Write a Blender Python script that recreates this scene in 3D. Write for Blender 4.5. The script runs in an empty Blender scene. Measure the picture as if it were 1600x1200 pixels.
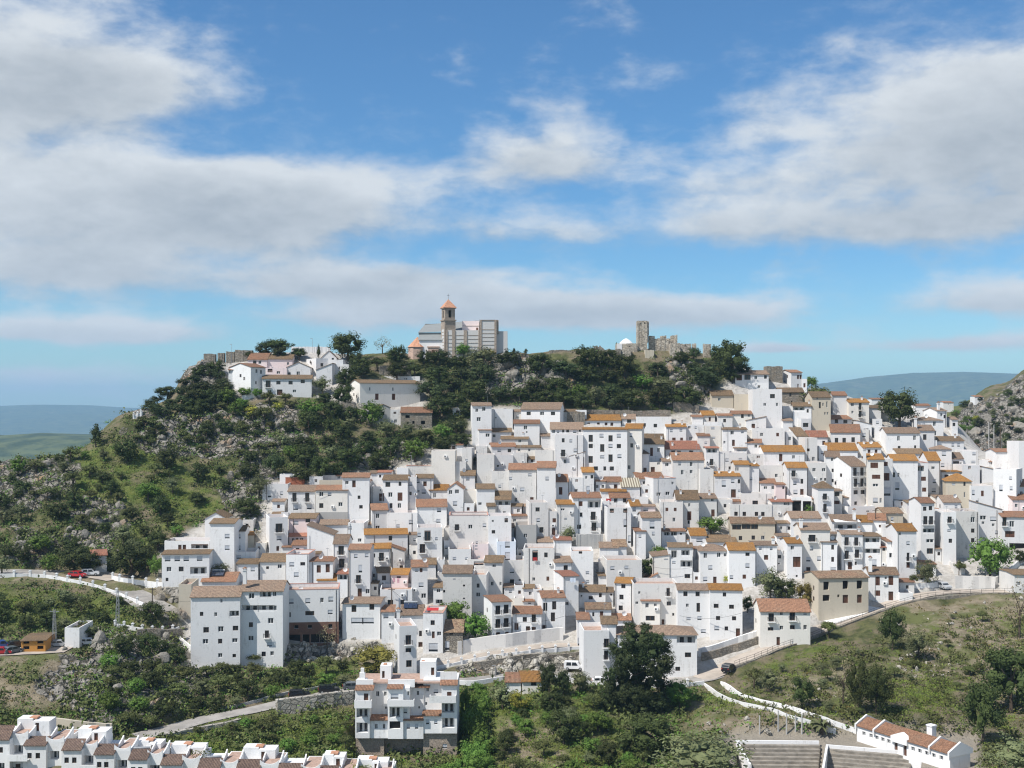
import bpy, bmesh, math, random
import numpy as np
from mathutils import Vector, Matrix

S = bpy.context.scene
COL = S.collection
R = math.radians
rnd = random.Random(7)

# ------------------------------------------------------------------ camera, light, sky
FPX = 1885.0          # focal length in photo pixels (photo 1600 x 1200)
HY = 640.0            # photo row of the horizon
cam_d = bpy.data.cameras.new('camera')
cam = bpy.data.objects.new('camera', cam_d)
COL.objects.link(cam)
cam.location = (0, 0, 0)
cam.rotation_euler = (R(90), 0, 0)
cam_d.sensor_width = 36.0
cam_d.lens = 36.0 * FPX / 1600.0
cam_d.shift_y = (HY - 600.0) / 1600.0
cam_d.clip_start = 1.0
cam_d.clip_end = 60000.0
S.camera = cam

SUN_DIR = Vector((-0.50, -0.335, 0.80)).normalized()      # towards the sun
SUN_EL = math.asin(SUN_DIR.z)
SUN_AZ = math.atan2(SUN_DIR.x, SUN_DIR.y)                 # clockwise from +Y
sun_d = bpy.data.lights.new('sun', 'SUN')
sun_d.energy = 4.9
sun_d.angle = R(0.53)
sun_d.color = (1.0, 0.96, 0.90)
sun = bpy.data.objects.new('sun', sun_d)
COL.objects.link(sun)
sun.rotation_euler = SUN_DIR.to_track_quat('Z', 'Y').to_euler()
sun.location = (-200, -150, 300)

S.view_settings.view_transform = 'Standard'
S.view_settings.look = 'None'
S.view_settings.exposure = 0.24
S.view_settings.gamma = 1.0
S.view_settings.use_curve_mapping = False
S.render.engine = 'CYCLES'
S.cycles.max_bounces = 6
S.cycles.diffuse_bounces = 3
S.cycles.glossy_bounces = 2
S.cycles.transmission_bounces = 2
S.cycles.transparent_max_bounces = 4
S.cycles.volume_bounces = 0
S.cycles.volume_max_steps = 64
S.cycles.use_denoising = True
S.cycles.denoising_input_passes = 'RGB_ALBEDO_NORMAL'
S.cycles.denoising_prefilter = 'ACCURATE'
S.cycles.filter_width = 1.2


class NT:
    """small helper to write node trees"""
    def __init__(self, tree):
        self.t = tree
        self.n = tree.nodes
        self.l = tree.links

    def new(self, typ, **kw):
        nd = self.n.new(typ)
        for k, v in kw.items():
            setattr(nd, k, v)
        return nd

    def put(self, sock, v):
        if isinstance(v, bpy.types.NodeSocket):
            self.l.new(v, sock)
        elif isinstance(v, (tuple, list)):
            if len(sock.default_value) == 4 and len(v) == 3:
                v = tuple(v) + (1.0,)
            sock.default_value = v
        else:
            sock.default_value = v

    def math(self, op, a, b=0.0, c=0.0, clamp=False):
        nd = self.new('ShaderNodeMath', operation=op, use_clamp=clamp)
        self.put(nd.inputs[0], a); self.put(nd.inputs[1], b); self.put(nd.inputs[2], c)
        return nd.outputs[0]

    def mix(self, f, a, b, mode='MIX'):
        nd = self.new('ShaderNodeMix', data_type='RGBA', blend_type=mode)
        self.put(nd.inputs[0], f); self.put(nd.inputs[6], a); self.put(nd.inputs[7], b)
        return nd.outputs[2]

    def ramp(self, f, a, b, smooth=True):
        nd = self.new('ShaderNodeMapRange', interpolation_type='SMOOTHSTEP' if smooth else 'LINEAR')
        self.put(nd.inputs[0], f); nd.inputs[1].default_value = a; nd.inputs[2].default_value = b
        return nd.outputs[0]

    def noise(self, vec, scale, detail=3.0, rough=0.55, dist=0.0):
        nd = self.new('ShaderNodeTexNoise')
        if vec is not None:
            self.l.new(vec, nd.inputs['Vector'])
        nd.inputs['Scale'].default_value = scale
        nd.inputs['Detail'].default_value = detail
        nd.inputs['Roughness'].default_value = rough
        nd.inputs['Distortion'].default_value = dist
        return nd.outputs[0]

    def mapping(self, vec, scale=(1, 1, 1), loc=(0, 0, 0)):
        nd = self.new('ShaderNodeMapping')
        self.l.new(vec, nd.inputs[0])
        nd.inputs['Scale'].default_value = scale
        nd.inputs['Location'].default_value = loc
        return nd.outputs[0]


# ---- world: Nishita sky with broken cumulus built from direction noise
W = bpy.data.worlds.new('World')
S.world = W
W.use_nodes = True
w = NT(W.node_tree)
for nd in list(w.n):
    w.n.remove(nd)
sky = w.new('ShaderNodeTexSky', sky_type='NISHITA')
sky.sun_disc = False
sky.sun_elevation = SUN_EL
sky.sun_rotation = SUN_AZ
sky.altitude = 300.0
sky.air_density = 1.0
sky.dust_density = 0.2
sky.ozone_density = 1.2
tc = w.new('ShaderNodeTexCoord')
sep = w.new('ShaderNodeSeparateXYZ')
w.l.new(tc.outputs['Generated'], sep.inputs[0])
X, Y, Z = sep.outputs
az = w.math('ARCTAN2', X, Y)                  # azimuth from +Y, radians
el = w.math('ARCSINE', Z)                     # elevation, radians
comb = w.new('ShaderNodeCombineXYZ')
w.l.new(w.math('MULTIPLY', az, 1.0), comb.inputs[0])
w.l.new(w.math('MULTIPLY', el, 2.1), comb.inputs[1])
cv = comb.outputs[0]
n_big = w.noise(w.mapping(cv, (1, 1, 1), (3.1, 1.7, 0.4)), 7.0, 8.0, 0.56, 0.25)
n_fine = w.noise(w.mapping(cv, (1, 1, 1), (0.3, 5.2, 1.4)), 26.0, 5.0, 0.6, 0.15)
n_shade = w.noise(w.mapping(cv, (1, 1.3, 1), (7.3, 2.2, 5.4)), 9.0, 4.0, 0.5)


def px_ae(px, py):
    x = (px - 800.0) / FPX
    z = (HY - py) / FPX
    return math.atan2(x, 1.0), math.atan2(z, math.sqrt(1 + x * x))


def cloud_mass(px, py, wx, wy, amp, base=0.0):
    """soft cloud bank round one direction of the sky; flat = firmer underside"""
    a0, e0 = px_ae(px, py)
    sa, se = wx / FPX, wy / FPX
    da = w.math('DIVIDE', w.math('SUBTRACT', az, a0), sa)
    de = w.math('DIVIDE', w.math('SUBTRACT', el, e0), se)
    if base > 0:      # underside falls off faster than the top
        low = w.math('LESS_THAN', de, 0.0)
        de = w.math('MULTIPLY', de, w.math('MULTIPLY_ADD', low, base, 1.0))
    r2 = w.math('ADD', w.math('MULTIPLY', da, da), w.math('MULTIPLY', de, de))
    g = w.math('MULTIPLY', w.math('EXPONENT', w.math('MULTIPLY', r2, -1.0)), amp)
    return g, w.math('MULTIPLY', g, de)


MASSES = [
    (60, 90, 190, 110, 1.0, 0.0), (220, 130, 120, 55, 0.75, 0.0), (-40, 120, 170, 80, 0.7, 0),
    (150, 330, 330, 90, 1.15, 0.3), (470, 335, 200, 70, 1.0, 0.4), (120, 420, 300, 45, 0.9, 0.5), (330, 285, 200, 40, 0.55, 0),
    (840, 245, 115, 50, 1.05, 0.4), (790, 360, 120, 30, 0.42, 0.3), (720, 425, 200, 24, 0.6, 0.5), (900, 370, 150, 30, 0.38, 0.3),
    (1100, 355, 130, 38, 0.75, 0.4), (1090, 290, 110, 40, 0.45, 0),
    (1470, 240, 230, 120, 1.2, 0.2), (1600, 130, 180, 120, 0.9, 0.0), (1420, 350, 200, 40, 0.85, 0.5), (1330, 60, 120, 60, 0.3, 0),
    (1180, 140, 50, 70, 0.25, 0),
    (120, 520, 230, 24, 1.45, 0.5), (720, 486, 260, 36, 1.35, 0.3), (1010, 488, 210, 30, 1.4, 0.3), (560, 450, 200, 24, 0.8, 0.4), (110, 600, 240, 30, 0.62, 0), (1330, 545, 160, 14, 0.6, 0.3), (560, 440, 120, 30, 0.45, 0),
    (1210, 545, 60, 10, 1.2, 0.6), (1540, 470, 140, 28, 1.05, 0.3), (1510, 535, 140, 16, 0.95, 0.3), (1300, 512, 110, 14, 0.35, 0),
    (480, 492, 90, 16, 0.35, 0), (60, 580, 200, 14, 0.4, 0),
]
cov = hgt = None
for m in MASSES:
    c, h_ = cloud_mass(*m[:4], m[4] * 1.0, *m[5:])
    cov = c if cov is None else w.math('ADD', cov, c)
    hgt = h_ if hgt is None else w.math('ADD', hgt, h_)
hgt = w.math('DIVIDE', hgt, w.math('ADD', cov, 0.05))        # -1 underside .. +1 crown of the bank
elsewhere = w.ramp(w.math('ABSOLUTE', az), 0.5, 0.9)       # outside the photograph: half-covered sky
cov = w.math('ADD', cov, w.math('MULTIPLY', elsewhere, 0.5))
dens = w.math('ADD', cov, w.math('MULTIPLY', w.math('SUBTRACT', n_big, 0.5), 2.6))
dens = w.math('ADD', dens, w.math('MULTIPLY', w.math('SUBTRACT', n_fine, 0.5), 0.9))
alpha = w.ramp(dens, 0.12, 1.12)
thin = w.ramp(w.math('ADD', w.math('MULTIPLY', cov, 0.5), n_fine), 0.55, 1.1)
alpha = w.math('MAXIMUM', alpha, w.math('MULTIPLY', thin, 0.30))
# lit crowns and shaded undersides painted into cloud colour by density, height and noise
cloud_shade = w.ramp(w.math('ADD', dens, w.math('MULTIPLY', w.math('SUBTRACT', n_shade, 0.5), 2.6)), 0.7, 2.5)
cloud_shade = w.math('ADD', w.math('MULTIPLY', cloud_shade, 0.55), w.math('MULTIPLY', w.ramp(w.math('ADD', hgt, w.math('MULTIPLY', w.math('SUBTRACT', n_shade, 0.5), 1.5)), 0.45, -0.75, False), 0.6))
cloud_shade = w.math('MAXIMUM', w.math('MINIMUM', w.math('ADD', cloud_shade, w.math('ADD', w.math('MULTIPLY', w.math('SUBTRACT', 0.5, n_fine), 1.1), w.math('MULTIPLY', w.math('SUBTRACT', 0.5, n_big), 0.9))), 1.0), 0.0)
cloud_shade = w.math('MULTIPLY', cloud_shade, w.ramp(el, -0.02, 0.13))
c_lit = (6.2, 6.55, 6.9)
c_dark = (2.75, 3.2, 3.75)
ccol = w.mix(cloud_shade, c_lit, c_dark)
tint = w.mix(w.ramp(el, 0.0, 0.15), (0.68, 0.95, 1.08), (0.46, 0.79, 1.05))
skyc = w.mix(1.0, sky.outputs[0], tint, 'MULTIPLY')
final = w.mix(alpha, skyc, ccol)
bg = w.new('ShaderNodeBackground')
w.l.new(final, bg.inputs[0])
bg.inputs[1].default_value = 0.10
wo = w.new('ShaderNodeOutputWorld')
w.l.new(bg.outputs[0], wo.inputs[0])


# ------------------------------------------------------------------ numeric helpers
def _hash(ix, iy, seed):
    h = (ix.astype(np.int64) * 374761393 + iy.astype(np.int64) * 668265263 + seed * 974634541) & 0xFFFFFFFF
    h = ((h ^ (h >> 13)) * 1274126177) & 0xFFFFFFFF
    return ((h ^ (h >> 16)) & 0xFFFF) / 65535.0


def vnoise(x, y, seed=0):
    x = np.asarray(x, float); y = np.asarray(y, float)
    ix = np.floor(x); iy = np.floor(y)
    fx = x - ix; fy = y - iy
    fx = fx * fx * (3 - 2 * fx); fy = fy * fy * (3 - 2 * fy)
    a = _hash(ix, iy, seed); b = _hash(ix + 1, iy, seed)
    c = _hash(ix, iy + 1, seed); d = _hash(ix + 1, iy + 1, seed)
    return (a * (1 - fx) + b * fx) * (1 - fy) + (c * (1 - fx) + d * fx) * fy


def fbm(x, y, seed=0, octv=4, gain=0.5):
    s = 0; a = 1.0; t = 0
    for k in range(octv):
        s = s + a * vnoise(x * 2 ** k, y * 2 ** k, seed + k * 17)
        t += a; a *= gain
    return s / t


def ridged(x, y, seed=0, octv=4):
    s = 0; a = 1.0; t = 0
    for k in range(octv):
        s = s + a * (1 - np.abs(2 * vnoise(x * 2 ** k, y * 2 ** k, seed + k * 31) - 1))
        t += a; a *= 0.55
    return s / t


def in_poly(px, py, poly):
    px = np.asarray(px, float); py = np.asarray(py, float)
    inside = np.zeros(px.shape, bool)
    n = len(poly)
    j = n - 1
    for i in range(n):
        xi, yi = poly[i]; xj, yj = poly[j]
        cond = ((yi > py) != (yj > py)) & (px < (xj - xi) * (py - yi) / ((yj - yi) + 1e-9) + xi)
        inside ^= cond
        j = i
    return inside


# ------------------------------------------------------------------ the terrain (bearing x distance height field)
# per bearing (photo column): (row, distance) from the valley up to the crest, then heights beyond it
PROF = {
    -240: [(1240, 200), (1120, 228), (1010, 255), (900, 290), (800, 320), (745, 345)],
    0: [(1240, 196), (1135, 219), (1100, 226), (1022, 245), (1012, 254), (900, 286), (892, 293), (800, 322), (730, 345), (722, 352)],
    100: [(1240, 194), (1130, 221), (1100, 228), (1022, 247), (1010, 257), (905, 286), (893, 295), (800, 322), (720, 346), (706, 354)],
    200: [(1240, 192), (1150, 219), (1100, 229), (1010, 252), (985, 266), (935, 278), (895, 292), (800, 322), (715, 345), (690, 352), (655, 358), (646, 368)],
    250: [(1240, 192), (1145, 221), (1100, 230), (1030, 249), (985, 266), (930, 280), (890, 292), (800, 322), (715, 345), (655, 358), (640, 368), (630, 382)],
    300: [(1240, 194), (1150, 220), (1125, 227), (1045, 254), (1000, 265), (900, 290), (810, 320), (710, 350), (650, 362), (605, 374), (576, 387), (569, 395)],
    400: [(1240, 196), (1180, 214), (1100, 232), (1045, 257), (960, 275), (900, 292), (820, 318), (730, 343), (700, 350), (640, 365), (615, 372), (575, 392), (552, 405), (550, 415)],
    500: [(1240, 196), (1180, 212), (1085, 236), (1040, 260), (1000, 269), (900, 294), (800, 322), (740, 340), (700, 350), (640, 366), (600, 382), (556, 404), (550, 415)],
    560: [(1240, 192), (1165, 215), (1072, 241), (1045, 258), (1000, 269), (900, 295), (800, 323), (735, 342), (700, 350), (640, 367), (590, 386), (560, 402), (552, 412)],
    640: [(1240, 195), (1165, 216), (1066, 243), (1045, 255), (1000, 269), (900, 296), (800, 324), (720, 345), (660, 365), (635, 373), (590, 390), (562, 401), (552, 412)],
    720: [(1240, 198), (1165, 217), (1066, 243), (1030, 259), (1000, 268), (900, 297), (800, 325), (720, 345), (650, 367), (632, 374), (590, 388), (560, 400), (556, 412)],
    800: [(1240, 194), (1090, 235), (1060, 245), (1012, 261), (990, 270), (900, 298), (800, 326), (720, 347), (640, 371), (625, 376), (575, 388), (556, 396), (551, 410)],
    900: [(1240, 190), (1085, 236), (1052, 247), (1035, 254), (1000, 267), (900, 299), (800, 327), (720, 348), (640, 373), (625, 378), (570, 390), (552, 398), (547, 410)],
    1000: [(1240, 186), (1120, 228), (1068, 242), (1050, 250), (1000, 267), (900, 299), (800, 328), (720, 350), (640, 376), (620, 381), (570, 393), (548, 400), (543, 412)],
    1060: [(1240, 182), (1120, 227), (1066, 242), (1050, 250), (1000, 266), (900, 299), (800, 328), (720, 351), (640, 378), (610, 384), (570, 394), (550, 402), (546, 412)],
    1120: [(1240, 178), (1160, 198), (1080, 238), (1045, 249), (1000, 263), (900, 298), (800, 328), (720, 352), (640, 380), (610, 388), (570, 398), (556, 406), (553, 414)],
    1200: [(1240, 174), (1165, 193), (1110, 218), (1030, 247), (1008, 256), (950, 275), (900, 294), (800, 328), (720, 353), (640, 382), (600, 395), (588, 404), (584, 414)],
    1300: [(1240, 172), (1165, 194), (1140, 203), (1060, 233), (985, 264), (965, 269), (900, 293), (800, 328), (720, 356), (660, 378), (625, 394), (614, 405)],
    1400: [(1240, 170), (1165, 193), (1050, 236), (960, 270), (938, 277), (900, 292), (800, 330), (720, 358), (670, 380), (648, 396), (642, 410)],
    1480: [(1240, 172), (1120, 212), (1050, 236), (960, 266), (925, 281), (900, 291), (800, 331), (720, 362), (680, 384), (660, 396), (655, 404)],
    1560: [(1240, 174), (1120, 214), (1050, 236), (960, 264), (924, 280), (900, 290), (800, 328), (740, 350), (715, 365), (708, 376)],
    1640: [(1240, 176), (1120, 214), (1050, 236), (960, 262), (924, 279), (900, 288), (800, 325), (740, 346), (705, 362), (698, 374)],
    1840: [(1240, 180), (1120, 214), (1050, 236), (924, 278), (800, 322), (720, 350), (700, 364)],
}
# heights behind the crest: a col to the rocky hill on the right, otherwise a fall to the far valley
BACK = {u: [(60, -16), (160, -75), (400, -150)] for u in PROF}
RIGHT = {1300: [(560, 640), (640, 640)], 1400: [(460, 668), (560, 645), (650, 638)], 1480: [(450, 705), (520, 690), (590, 665), (640, 645), (690, 633)],
         1560: [(440, 738), (500, 706), (540, 665), (580, 628), (620, 603), (650, 598)],
         1640: [(440, 730), (490, 690), (530, 640), (570, 590), (600, 560), (640, 552)],
         1840: [(440, 730), (490, 680), (530, 610), (570, 540), (600, 500), (650, 490)]}

US = np.arange(-480, 2201, 4.0)
DS = np.concatenate([np.arange(60, 150, 6.0), np.arange(150, 425, 0.9), np.arange(425, 900, 3.5)])


def prof_z(u):
    pts = [(60, -74.0), (150, -66.0)]
    for y, d in PROF[u]:
        pts.append((d, (HY - y) / FPX * d))
    dl, zl = pts[-1]
    if u in RIGHT:
        for d, y in RIGHT[u]:
            pts.append((d, (HY - y) / FPX * d))
        dl, zl = pts[-1]
        pts += [(dl + 60, zl - 25), (dl + 200, zl - 110)]
    else:
        for dd, dz in BACK[u]:
            pts.append((dl + dd, zl + dz))
    a = np.array(pts)
    return np.interp(DS, a[:, 0], a[:, 1])


keys = sorted(PROF)
PZ = np.array([prof_z(k) for k in keys])
GZ = np.empty((len(US), len(DS)))
for i, u in enumerate(US):
    j = min(max(np.searchsorted(keys, u) - 1, 0), len(keys) - 2)
    t = (u - keys[j]) / (keys[j + 1] - keys[j])
    t = min(max(t, 0), 1)
    t = t * t * (3 - 2 * t)
    GZ[i] = PZ[j] * (1 - t) + PZ[j + 1] * t


def smooth(a, axis, n):
    k = np.ones(n) / n
    p = [(0, 0), (0, 0)]
    p[axis] = (n // 2, n // 2)
    b = np.pad(a, p, mode='edge')
    return np.apply_along_axis(lambda v: np.convolve(v, k, 'valid'), axis, b)


GZ = smooth(smooth(GZ, 1, 5), 0, 5)
UU, DD = np.meshgrid(US, DS, indexing='ij')
XX = (UU - 800.0) / FPX * DD
YPIX = HY - GZ * FPX / DD

VILLAGE = [(250, 918), (281, 918), (292, 1048), (440, 1040), (446, 1006), (600, 1004), (620, 1062), (700, 1044), (905, 1012), (912, 1062), (1090, 1062),
           (1180, 1020), (1290, 968), (1400, 938), (1640, 915), (1640, 690), (1480, 650), (1400, 640), (1330, 612), (1230, 575), (1150, 575),
           (1105, 630), (1050, 648), (740, 634), (728, 690), (672, 705), (600, 735), (418, 752), (404, 790), (404, 850), (392, 850), (388, 818), (330, 808), (252, 856)]
TOPWHITE = [(345, 548), (545, 548), (545, 600), (660, 592), (672, 670), (590, 662), (545, 640), (480, 615), (380, 622), (350, 605)]
ROCKS = [[(200, 640), (330, 650), (420, 640), (480, 640), (480, 690), (400, 720), (300, 720), (215, 700)],
         [(-240, 740), (0, 716), (110, 705), (120, 760), (60, 800), (-240, 800)],
         [(120, 985), (290, 985), (330, 1050), (240, 1140), (150, 1150), (60, 1080), (100, 1010)],
         [(380, 690), (440, 730), (410, 850), (330, 800)], [(260, 560), (330, 545), (400, 560), (300, 620)],
         [(740, 560), (880, 552), (890, 600), (740, 620)], [(1040, 560), (1110, 580), (1110, 625), (1040, 640)],
         [(530, 965), (600, 985), (600, 1020), (450, 1040), (450, 1015)],
         [(715, 1035), (905, 1015), (905, 1060), (715, 1062)],
         [(290, 905), (250, 915), (240, 950), (270, 990), (300, 985)],
         [(555, 700), (700, 690), (700, 730), (560, 735)],
         [(120, 775), (200, 790), (185, 870), (100, 850)], [(30, 815), (90, 850), (60, 890), (0, 880)], [(60, 740), (110, 730), (120, 770), (70, 790)], [(1480, 655), (1510, 640), (1640, 560), (1840, 480), (1840, 745), (1600, 735), (1520, 720)]]
GRASS = [[(110, 700), (230, 690), (310, 740), (290, 800), (200, 790), (130, 750)], [(60, 700), (110, 700), (160, 780), (250, 850), (120, 880), (150, 800)], [(250, 760), (330, 730), (340, 800), (260, 830)],
         [(300, 1120), (550, 1100), (560, 1170), (640, 1180), (700, 1240), (300, 1240), (250, 1160)],
         [(715, 1070), (770, 1070), (800, 1110), (780, 1240), (690, 1240)],
         [(470, 1040), (550, 1040), (545, 1070), (440, 1090), (400, 1075)],
         [(770, 1085), (960, 1090), (980, 1200), (780, 1220)],
         [(1085, 1080), (1150, 1085), (1240, 1110), (1180, 1120), (1090, 1105)],
         [(1190, 1040), (1300, 1000), (1330, 1020), (1230, 1060)], [(1330, 1090), (1400, 1060), (1500, 1060), (1450, 1120)],
         [(1455, 640), (1520, 620), (1560, 640), (1530, 690), (1470, 700)],
         [(-100, 905), (180, 930), (230, 990), (100, 980), (-100, 970)], [(880, 635), (1050, 640), (1050, 650), (880, 650)]]
DIRT = [[(-240, 1015), (110, 1012), (150, 1060), (80, 1110), (-240, 1110)], [(1150, 1100), (1330, 1125), (1310, 1150), (1150, 1160), (1080, 1140), (1070, 1090)],
        [(1330, 935), (1640, 930), (1640, 1130), (1540, 1130), (1500, 1040), (1400, 990)], [(1180, 1060), (1340, 1040), (1350, 1120), (1260, 1110)],
        [(780, 1120), (900, 1130), (900, 1200), (780, 1190)], [(435, 640), (470, 640), (460, 690), (435, 680)], [(350, 680), (390, 690), (370, 715)],
        [(0, 895), (240, 895), (235, 945), (150, 915), (0, 905)], [(1090, 1150), (1340, 1150), (1520, 1200), (1520, 1240), (1090, 1240)],
        [(1380, 1040), (1470, 1000), (1500, 1060), (1420, 1060)]]

jx = (fbm(XX / 9, DD / 9, 5) - 0.5) * 60
jy = (fbm(XX / 9, DD / 9, 9) - 0.5) * 34


def mask(polys, soft=True):
    m = np.zeros(UU.shape)
    for p in polys:
        m = np.maximum(m, in_poly(UU + jx * soft, YPIX + jy * soft, p).astype(float))
    return smooth(smooth(m, 0, 5), 1, 3)


back = DD > 428
right_hill = (UU > 1470) & (DD > 425)
M_vil = mask([VILLAGE, TOPWHITE], False) * (~back)
M_rock = mask(ROCKS) * np.where(back, right_hill, 1.0)
M_grass = mask(GRASS) * np.where(back, right_hill, 1.0)
M_dirt = mask(DIRT) * (~back)
M_grass = M_grass * np.where(UU > 1150, np.clip((fbm(XX / 5, DD / 5, 41, 4) - 0.46) * 6, 0.0, 1), np.clip((fbm(XX / 5, DD / 5, 41, 4) - 0.30) * 5, 0.25, 1))
M_rock = M_rock * (1 - M_vil) * np.where(right_hill, 0.8, 1.0)
slope = np.abs(np.gradient(GZ, axis=1) / np.gradient(DD, axis=1))
M_rock = np.maximum(M_rock, np.clip((slope - 0.75) * 1.6, 0, 1) * (1 - M_vil) * np.where(DD > 330, 1, 0.7))

wild = 1 - M_vil
amp = np.where(back, 3.0, 1.0)
disp = (fbm(XX / 11, DD / 11, 2, 4) - 0.5) * 2.2 * wild + (ridged(XX / 7, DD / 7, 3, 4) - 0.6) * 5.0 * M_rock * amp * 0.8 \
       + (fbm(XX / 3.2, DD / 3.2, 8, 3) - 0.5) * 0.9 * wild
disp *= np.clip((DD - 150) / 30, 0.2, 1)
GZ0 = GZ.copy()
GZ = GZ + disp


def grid_at(px, d, A=None):
    A = GZ if A is None else A
    fi = min(max((px - US[0]) / 4.0, 0), len(US) - 1.001)
    i = int(fi); t = fi - i
    za = np.interp(d, DS, A[i]); zb = np.interp(d, DS, A[i + 1])
    return za * (1 - t) + zb * t


_DQ = np.arange(120, 424, 0.4)


def depth_at(px, py, A=None):
    """distance at which the ground is seen at photo pixel (px, py)"""
    A = GZ0 if A is None else A
    fi = min(max((px - US[0]) / 4.0, 0), len(US) - 1.001)
    i = int(fi); t = fi - i
    z = np.interp(_DQ, DS, A[i]) * (1 - t) + np.interp(_DQ, DS, A[i + 1]) * t
    yp = HY - z * FPX / _DQ
    ok = np.nonzero(yp <= py)[0]
    return float(_DQ[ok[0]]) if len(ok) else 410.0


def pt(px, py, d):
    return Vector(((px - 800.0) / FPX * d, d, (HY - py) / FPX * d))


def gpt(px, py):
    d = depth_at(px, py)
    return pt(px, py, d)


def ground_z(x, y):
    return grid_at(x / y * FPX + 800.0, y)


# ------------------------------------------------------------------ object helpers
def link(o):
    COL.objects.link(o)
    return o


def tag(o, label=None, cat=None, group=None, kind=None):
    if label: o['label'] = label
    if cat: o['category'] = cat
    if group: o['group'] = group
    if kind: o['kind'] = kind
    return o


def empty(name, loc, rz=0.0):
    o = bpy.data.objects.new(name, None)
    o.empty_display_size = 0.5
    o.location = loc
    o.rotation_euler = (0, 0, rz)
    return link(o)


class MB:
    """collects polygons for one mesh object"""
    def __init__(self):
        self.v = []; self.f = []; self.m = []; self.mats = []

    def mi(self, mat):
        if mat not in self.mats:
            self.mats.append(mat)
        return self.mats.index(mat)

    def poly(self, pts, mat):
        n = len(self.v)
        self.v += [tuple(p) for p in pts]
        self.f.append(tuple(range(n, n + len(pts))))
        self.m.append(self.mi(mat))

    def box(self, x0, x1, y0, y1, z0, z1, mat, skip=''):
        n = len(self.v)
        self.v += [(x0, y0, z0), (x1, y0, z0), (x1, y1, z0), (x0, y1, z0), (x0, y0, z1), (x1, y0, z1), (x1, y1, z1), (x0, y1, z1)]
        fs = {'b': (0, 3, 2, 1), 't': (4, 5, 6, 7), 'f': (0, 1, 5, 4), 'r': (1, 2, 6, 5), 'k': (2, 3, 7, 6), 'l': (3, 0, 4, 7)}
        k = self.mi(mat)
        for c, q in fs.items():
            if c not in skip:
                self.f.append(tuple(n + a for a in q)); self.m.append(k)

    def prism(self, prof, axis, a, b, mat):
        """closed profile (two coords) swept along axis from a to b"""
        def P(p, s):
            if axis == 'x': return (s, p[0], p[1])
            if axis == 'y': return (p[0], s, p[1])
            return (p[0], p[1], s)
        n = len(prof)
        self.poly([P(p, a) for p in prof], mat)
        self.poly([P(p, b) for p in reversed(prof)], mat)
        for i in range(n):
            j = (i + 1) % n
            self.poly([P(prof[j], a), P(prof[i], a), P(prof[i], b), P(prof[j], b)], mat)

    def cyl(self, p0, p1, r0, r1, mat, n=8, cap=True):
        p0 = Vector(p0); p1 = Vector(p1)
        ax = (p1 - p0).normalized()
        u = ax.orthogonal().normalized(); v = ax.cross(u)
        ra = [p0 + (u * math.cos(2 * math.pi * i / n) + v * math.sin(2 * math.pi * i / n)) * r0 for i in range(n)]
        rb = [p1 + (u * math.cos(2 * math.pi * i / n) + v * math.sin(2 * math.pi * i / n)) * r1 for i in range(n)]
        for i in range(n):
            j = (i + 1) % n
            self.poly([ra[i], ra[j], rb[j], rb[i]], mat)
        if cap:
            self.poly(rb, mat); self.poly(list(reversed(ra)), mat)

    def mesh(self, name, smooth_=False):
        me = bpy.data.meshes.new(name)
        me.from_pydata(self.v, [], self.f)
        for mt in self.mats:
            me.materials.append(mt)
        me.polygons.foreach_set('material_index', self.m)
        if smooth_:
            me.polygons.foreach_set('use_smooth', [True] * len(self.f))
        me.update()
        return me

    def build(self, name, parent=None, smooth_=False):
        o = bpy.data.objects.new(name, self.mesh(name, smooth_))
        link(o)
        if parent: o.parent = parent
        return o


# ------------------------------------------------------------------ materials
def new_mat(name, rough=0.9):
    m = bpy.data.materials.new(name)
    m.use_nodes = True
    t = NT(m.node_tree)
    b = t.n['Principled BSDF']
    b.inputs['Roughness'].default_value = rough
    b.inputs['Specular IOR Level'].default_value = 0.25
    return m, t, b


def objvec(t):
    """object coordinates shifted by the object's own random number"""
    c = t.new('ShaderNodeTexCoord')
    oi = t.new('ShaderNodeObjectInfo')
    ad = t.new('ShaderNodeVectorMath', operation='ADD')
    t.l.new(c.outputs['Object'], ad.inputs[0])
    sc = t.new('ShaderNodeVectorMath', operation='SCALE')
    sc.inputs[0].default_value = (53.0, 91.0, 17.0)
    t.l.new(oi.outputs['Random'], sc.inputs['Scale'])
    t.l.new(sc.outputs[0], ad.inputs[1])
    return ad.outputs[0], oi


def wall_mat(name, base, stain, amount, streak=0.5, var=0.06, bump=0.25):
    m, t, b = new_mat(name, 0.92)
    v, oi = objvec(t)
    n1 = t.noise(v, 0.35, 5, 0.65)
    n2 = t.noise(t.mapping(v, (1.7, 1.7, 0.16)), 1.3, 4, 0.7)
    n3 = t.noise(v, 2.6, 4, 0.6)
    s = t.math('ADD', t.math('MULTIPLY', n1, 1 - streak), t.math('MULTIPLY', n2, streak))
    s = t.math('ADD', s, t.math('MULTIPLY', t.math('SUBTRACT', n3, 0.5), 0.35))
    f = t.math('MULTIPLY', t.ramp(s, 0.50, 0.80), amount)
    tone = t.math('MULTIPLY_ADD', oi.outputs['Random'], -var, 1.0)
    base_c = t.mix(1.0, base, (1, 1, 1), 'MULTIPLY')
    cc = t.new('ShaderNodeCombineColor')
    for i in range(3):
        t.l.new(tone, cc.inputs[i])
    base_c = t.mix(1.0, base_c, cc.outputs[0], 'MULTIPLY')
    col = t.mix(f, base_c, stain)
    t.l.new(col, b.inputs['Base Color'])
    bp = t.new('ShaderNodeBump')
    bp.inputs['Strength'].default_value = bump
    bp.inputs['Distance'].default_value = 0.08
    t.l.new(t.noise(v, 3.5, 4, 0.6), bp.inputs['Height'])
    t.l.new(bp.outputs[0], b.inputs['Normal'])
    return m


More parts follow.
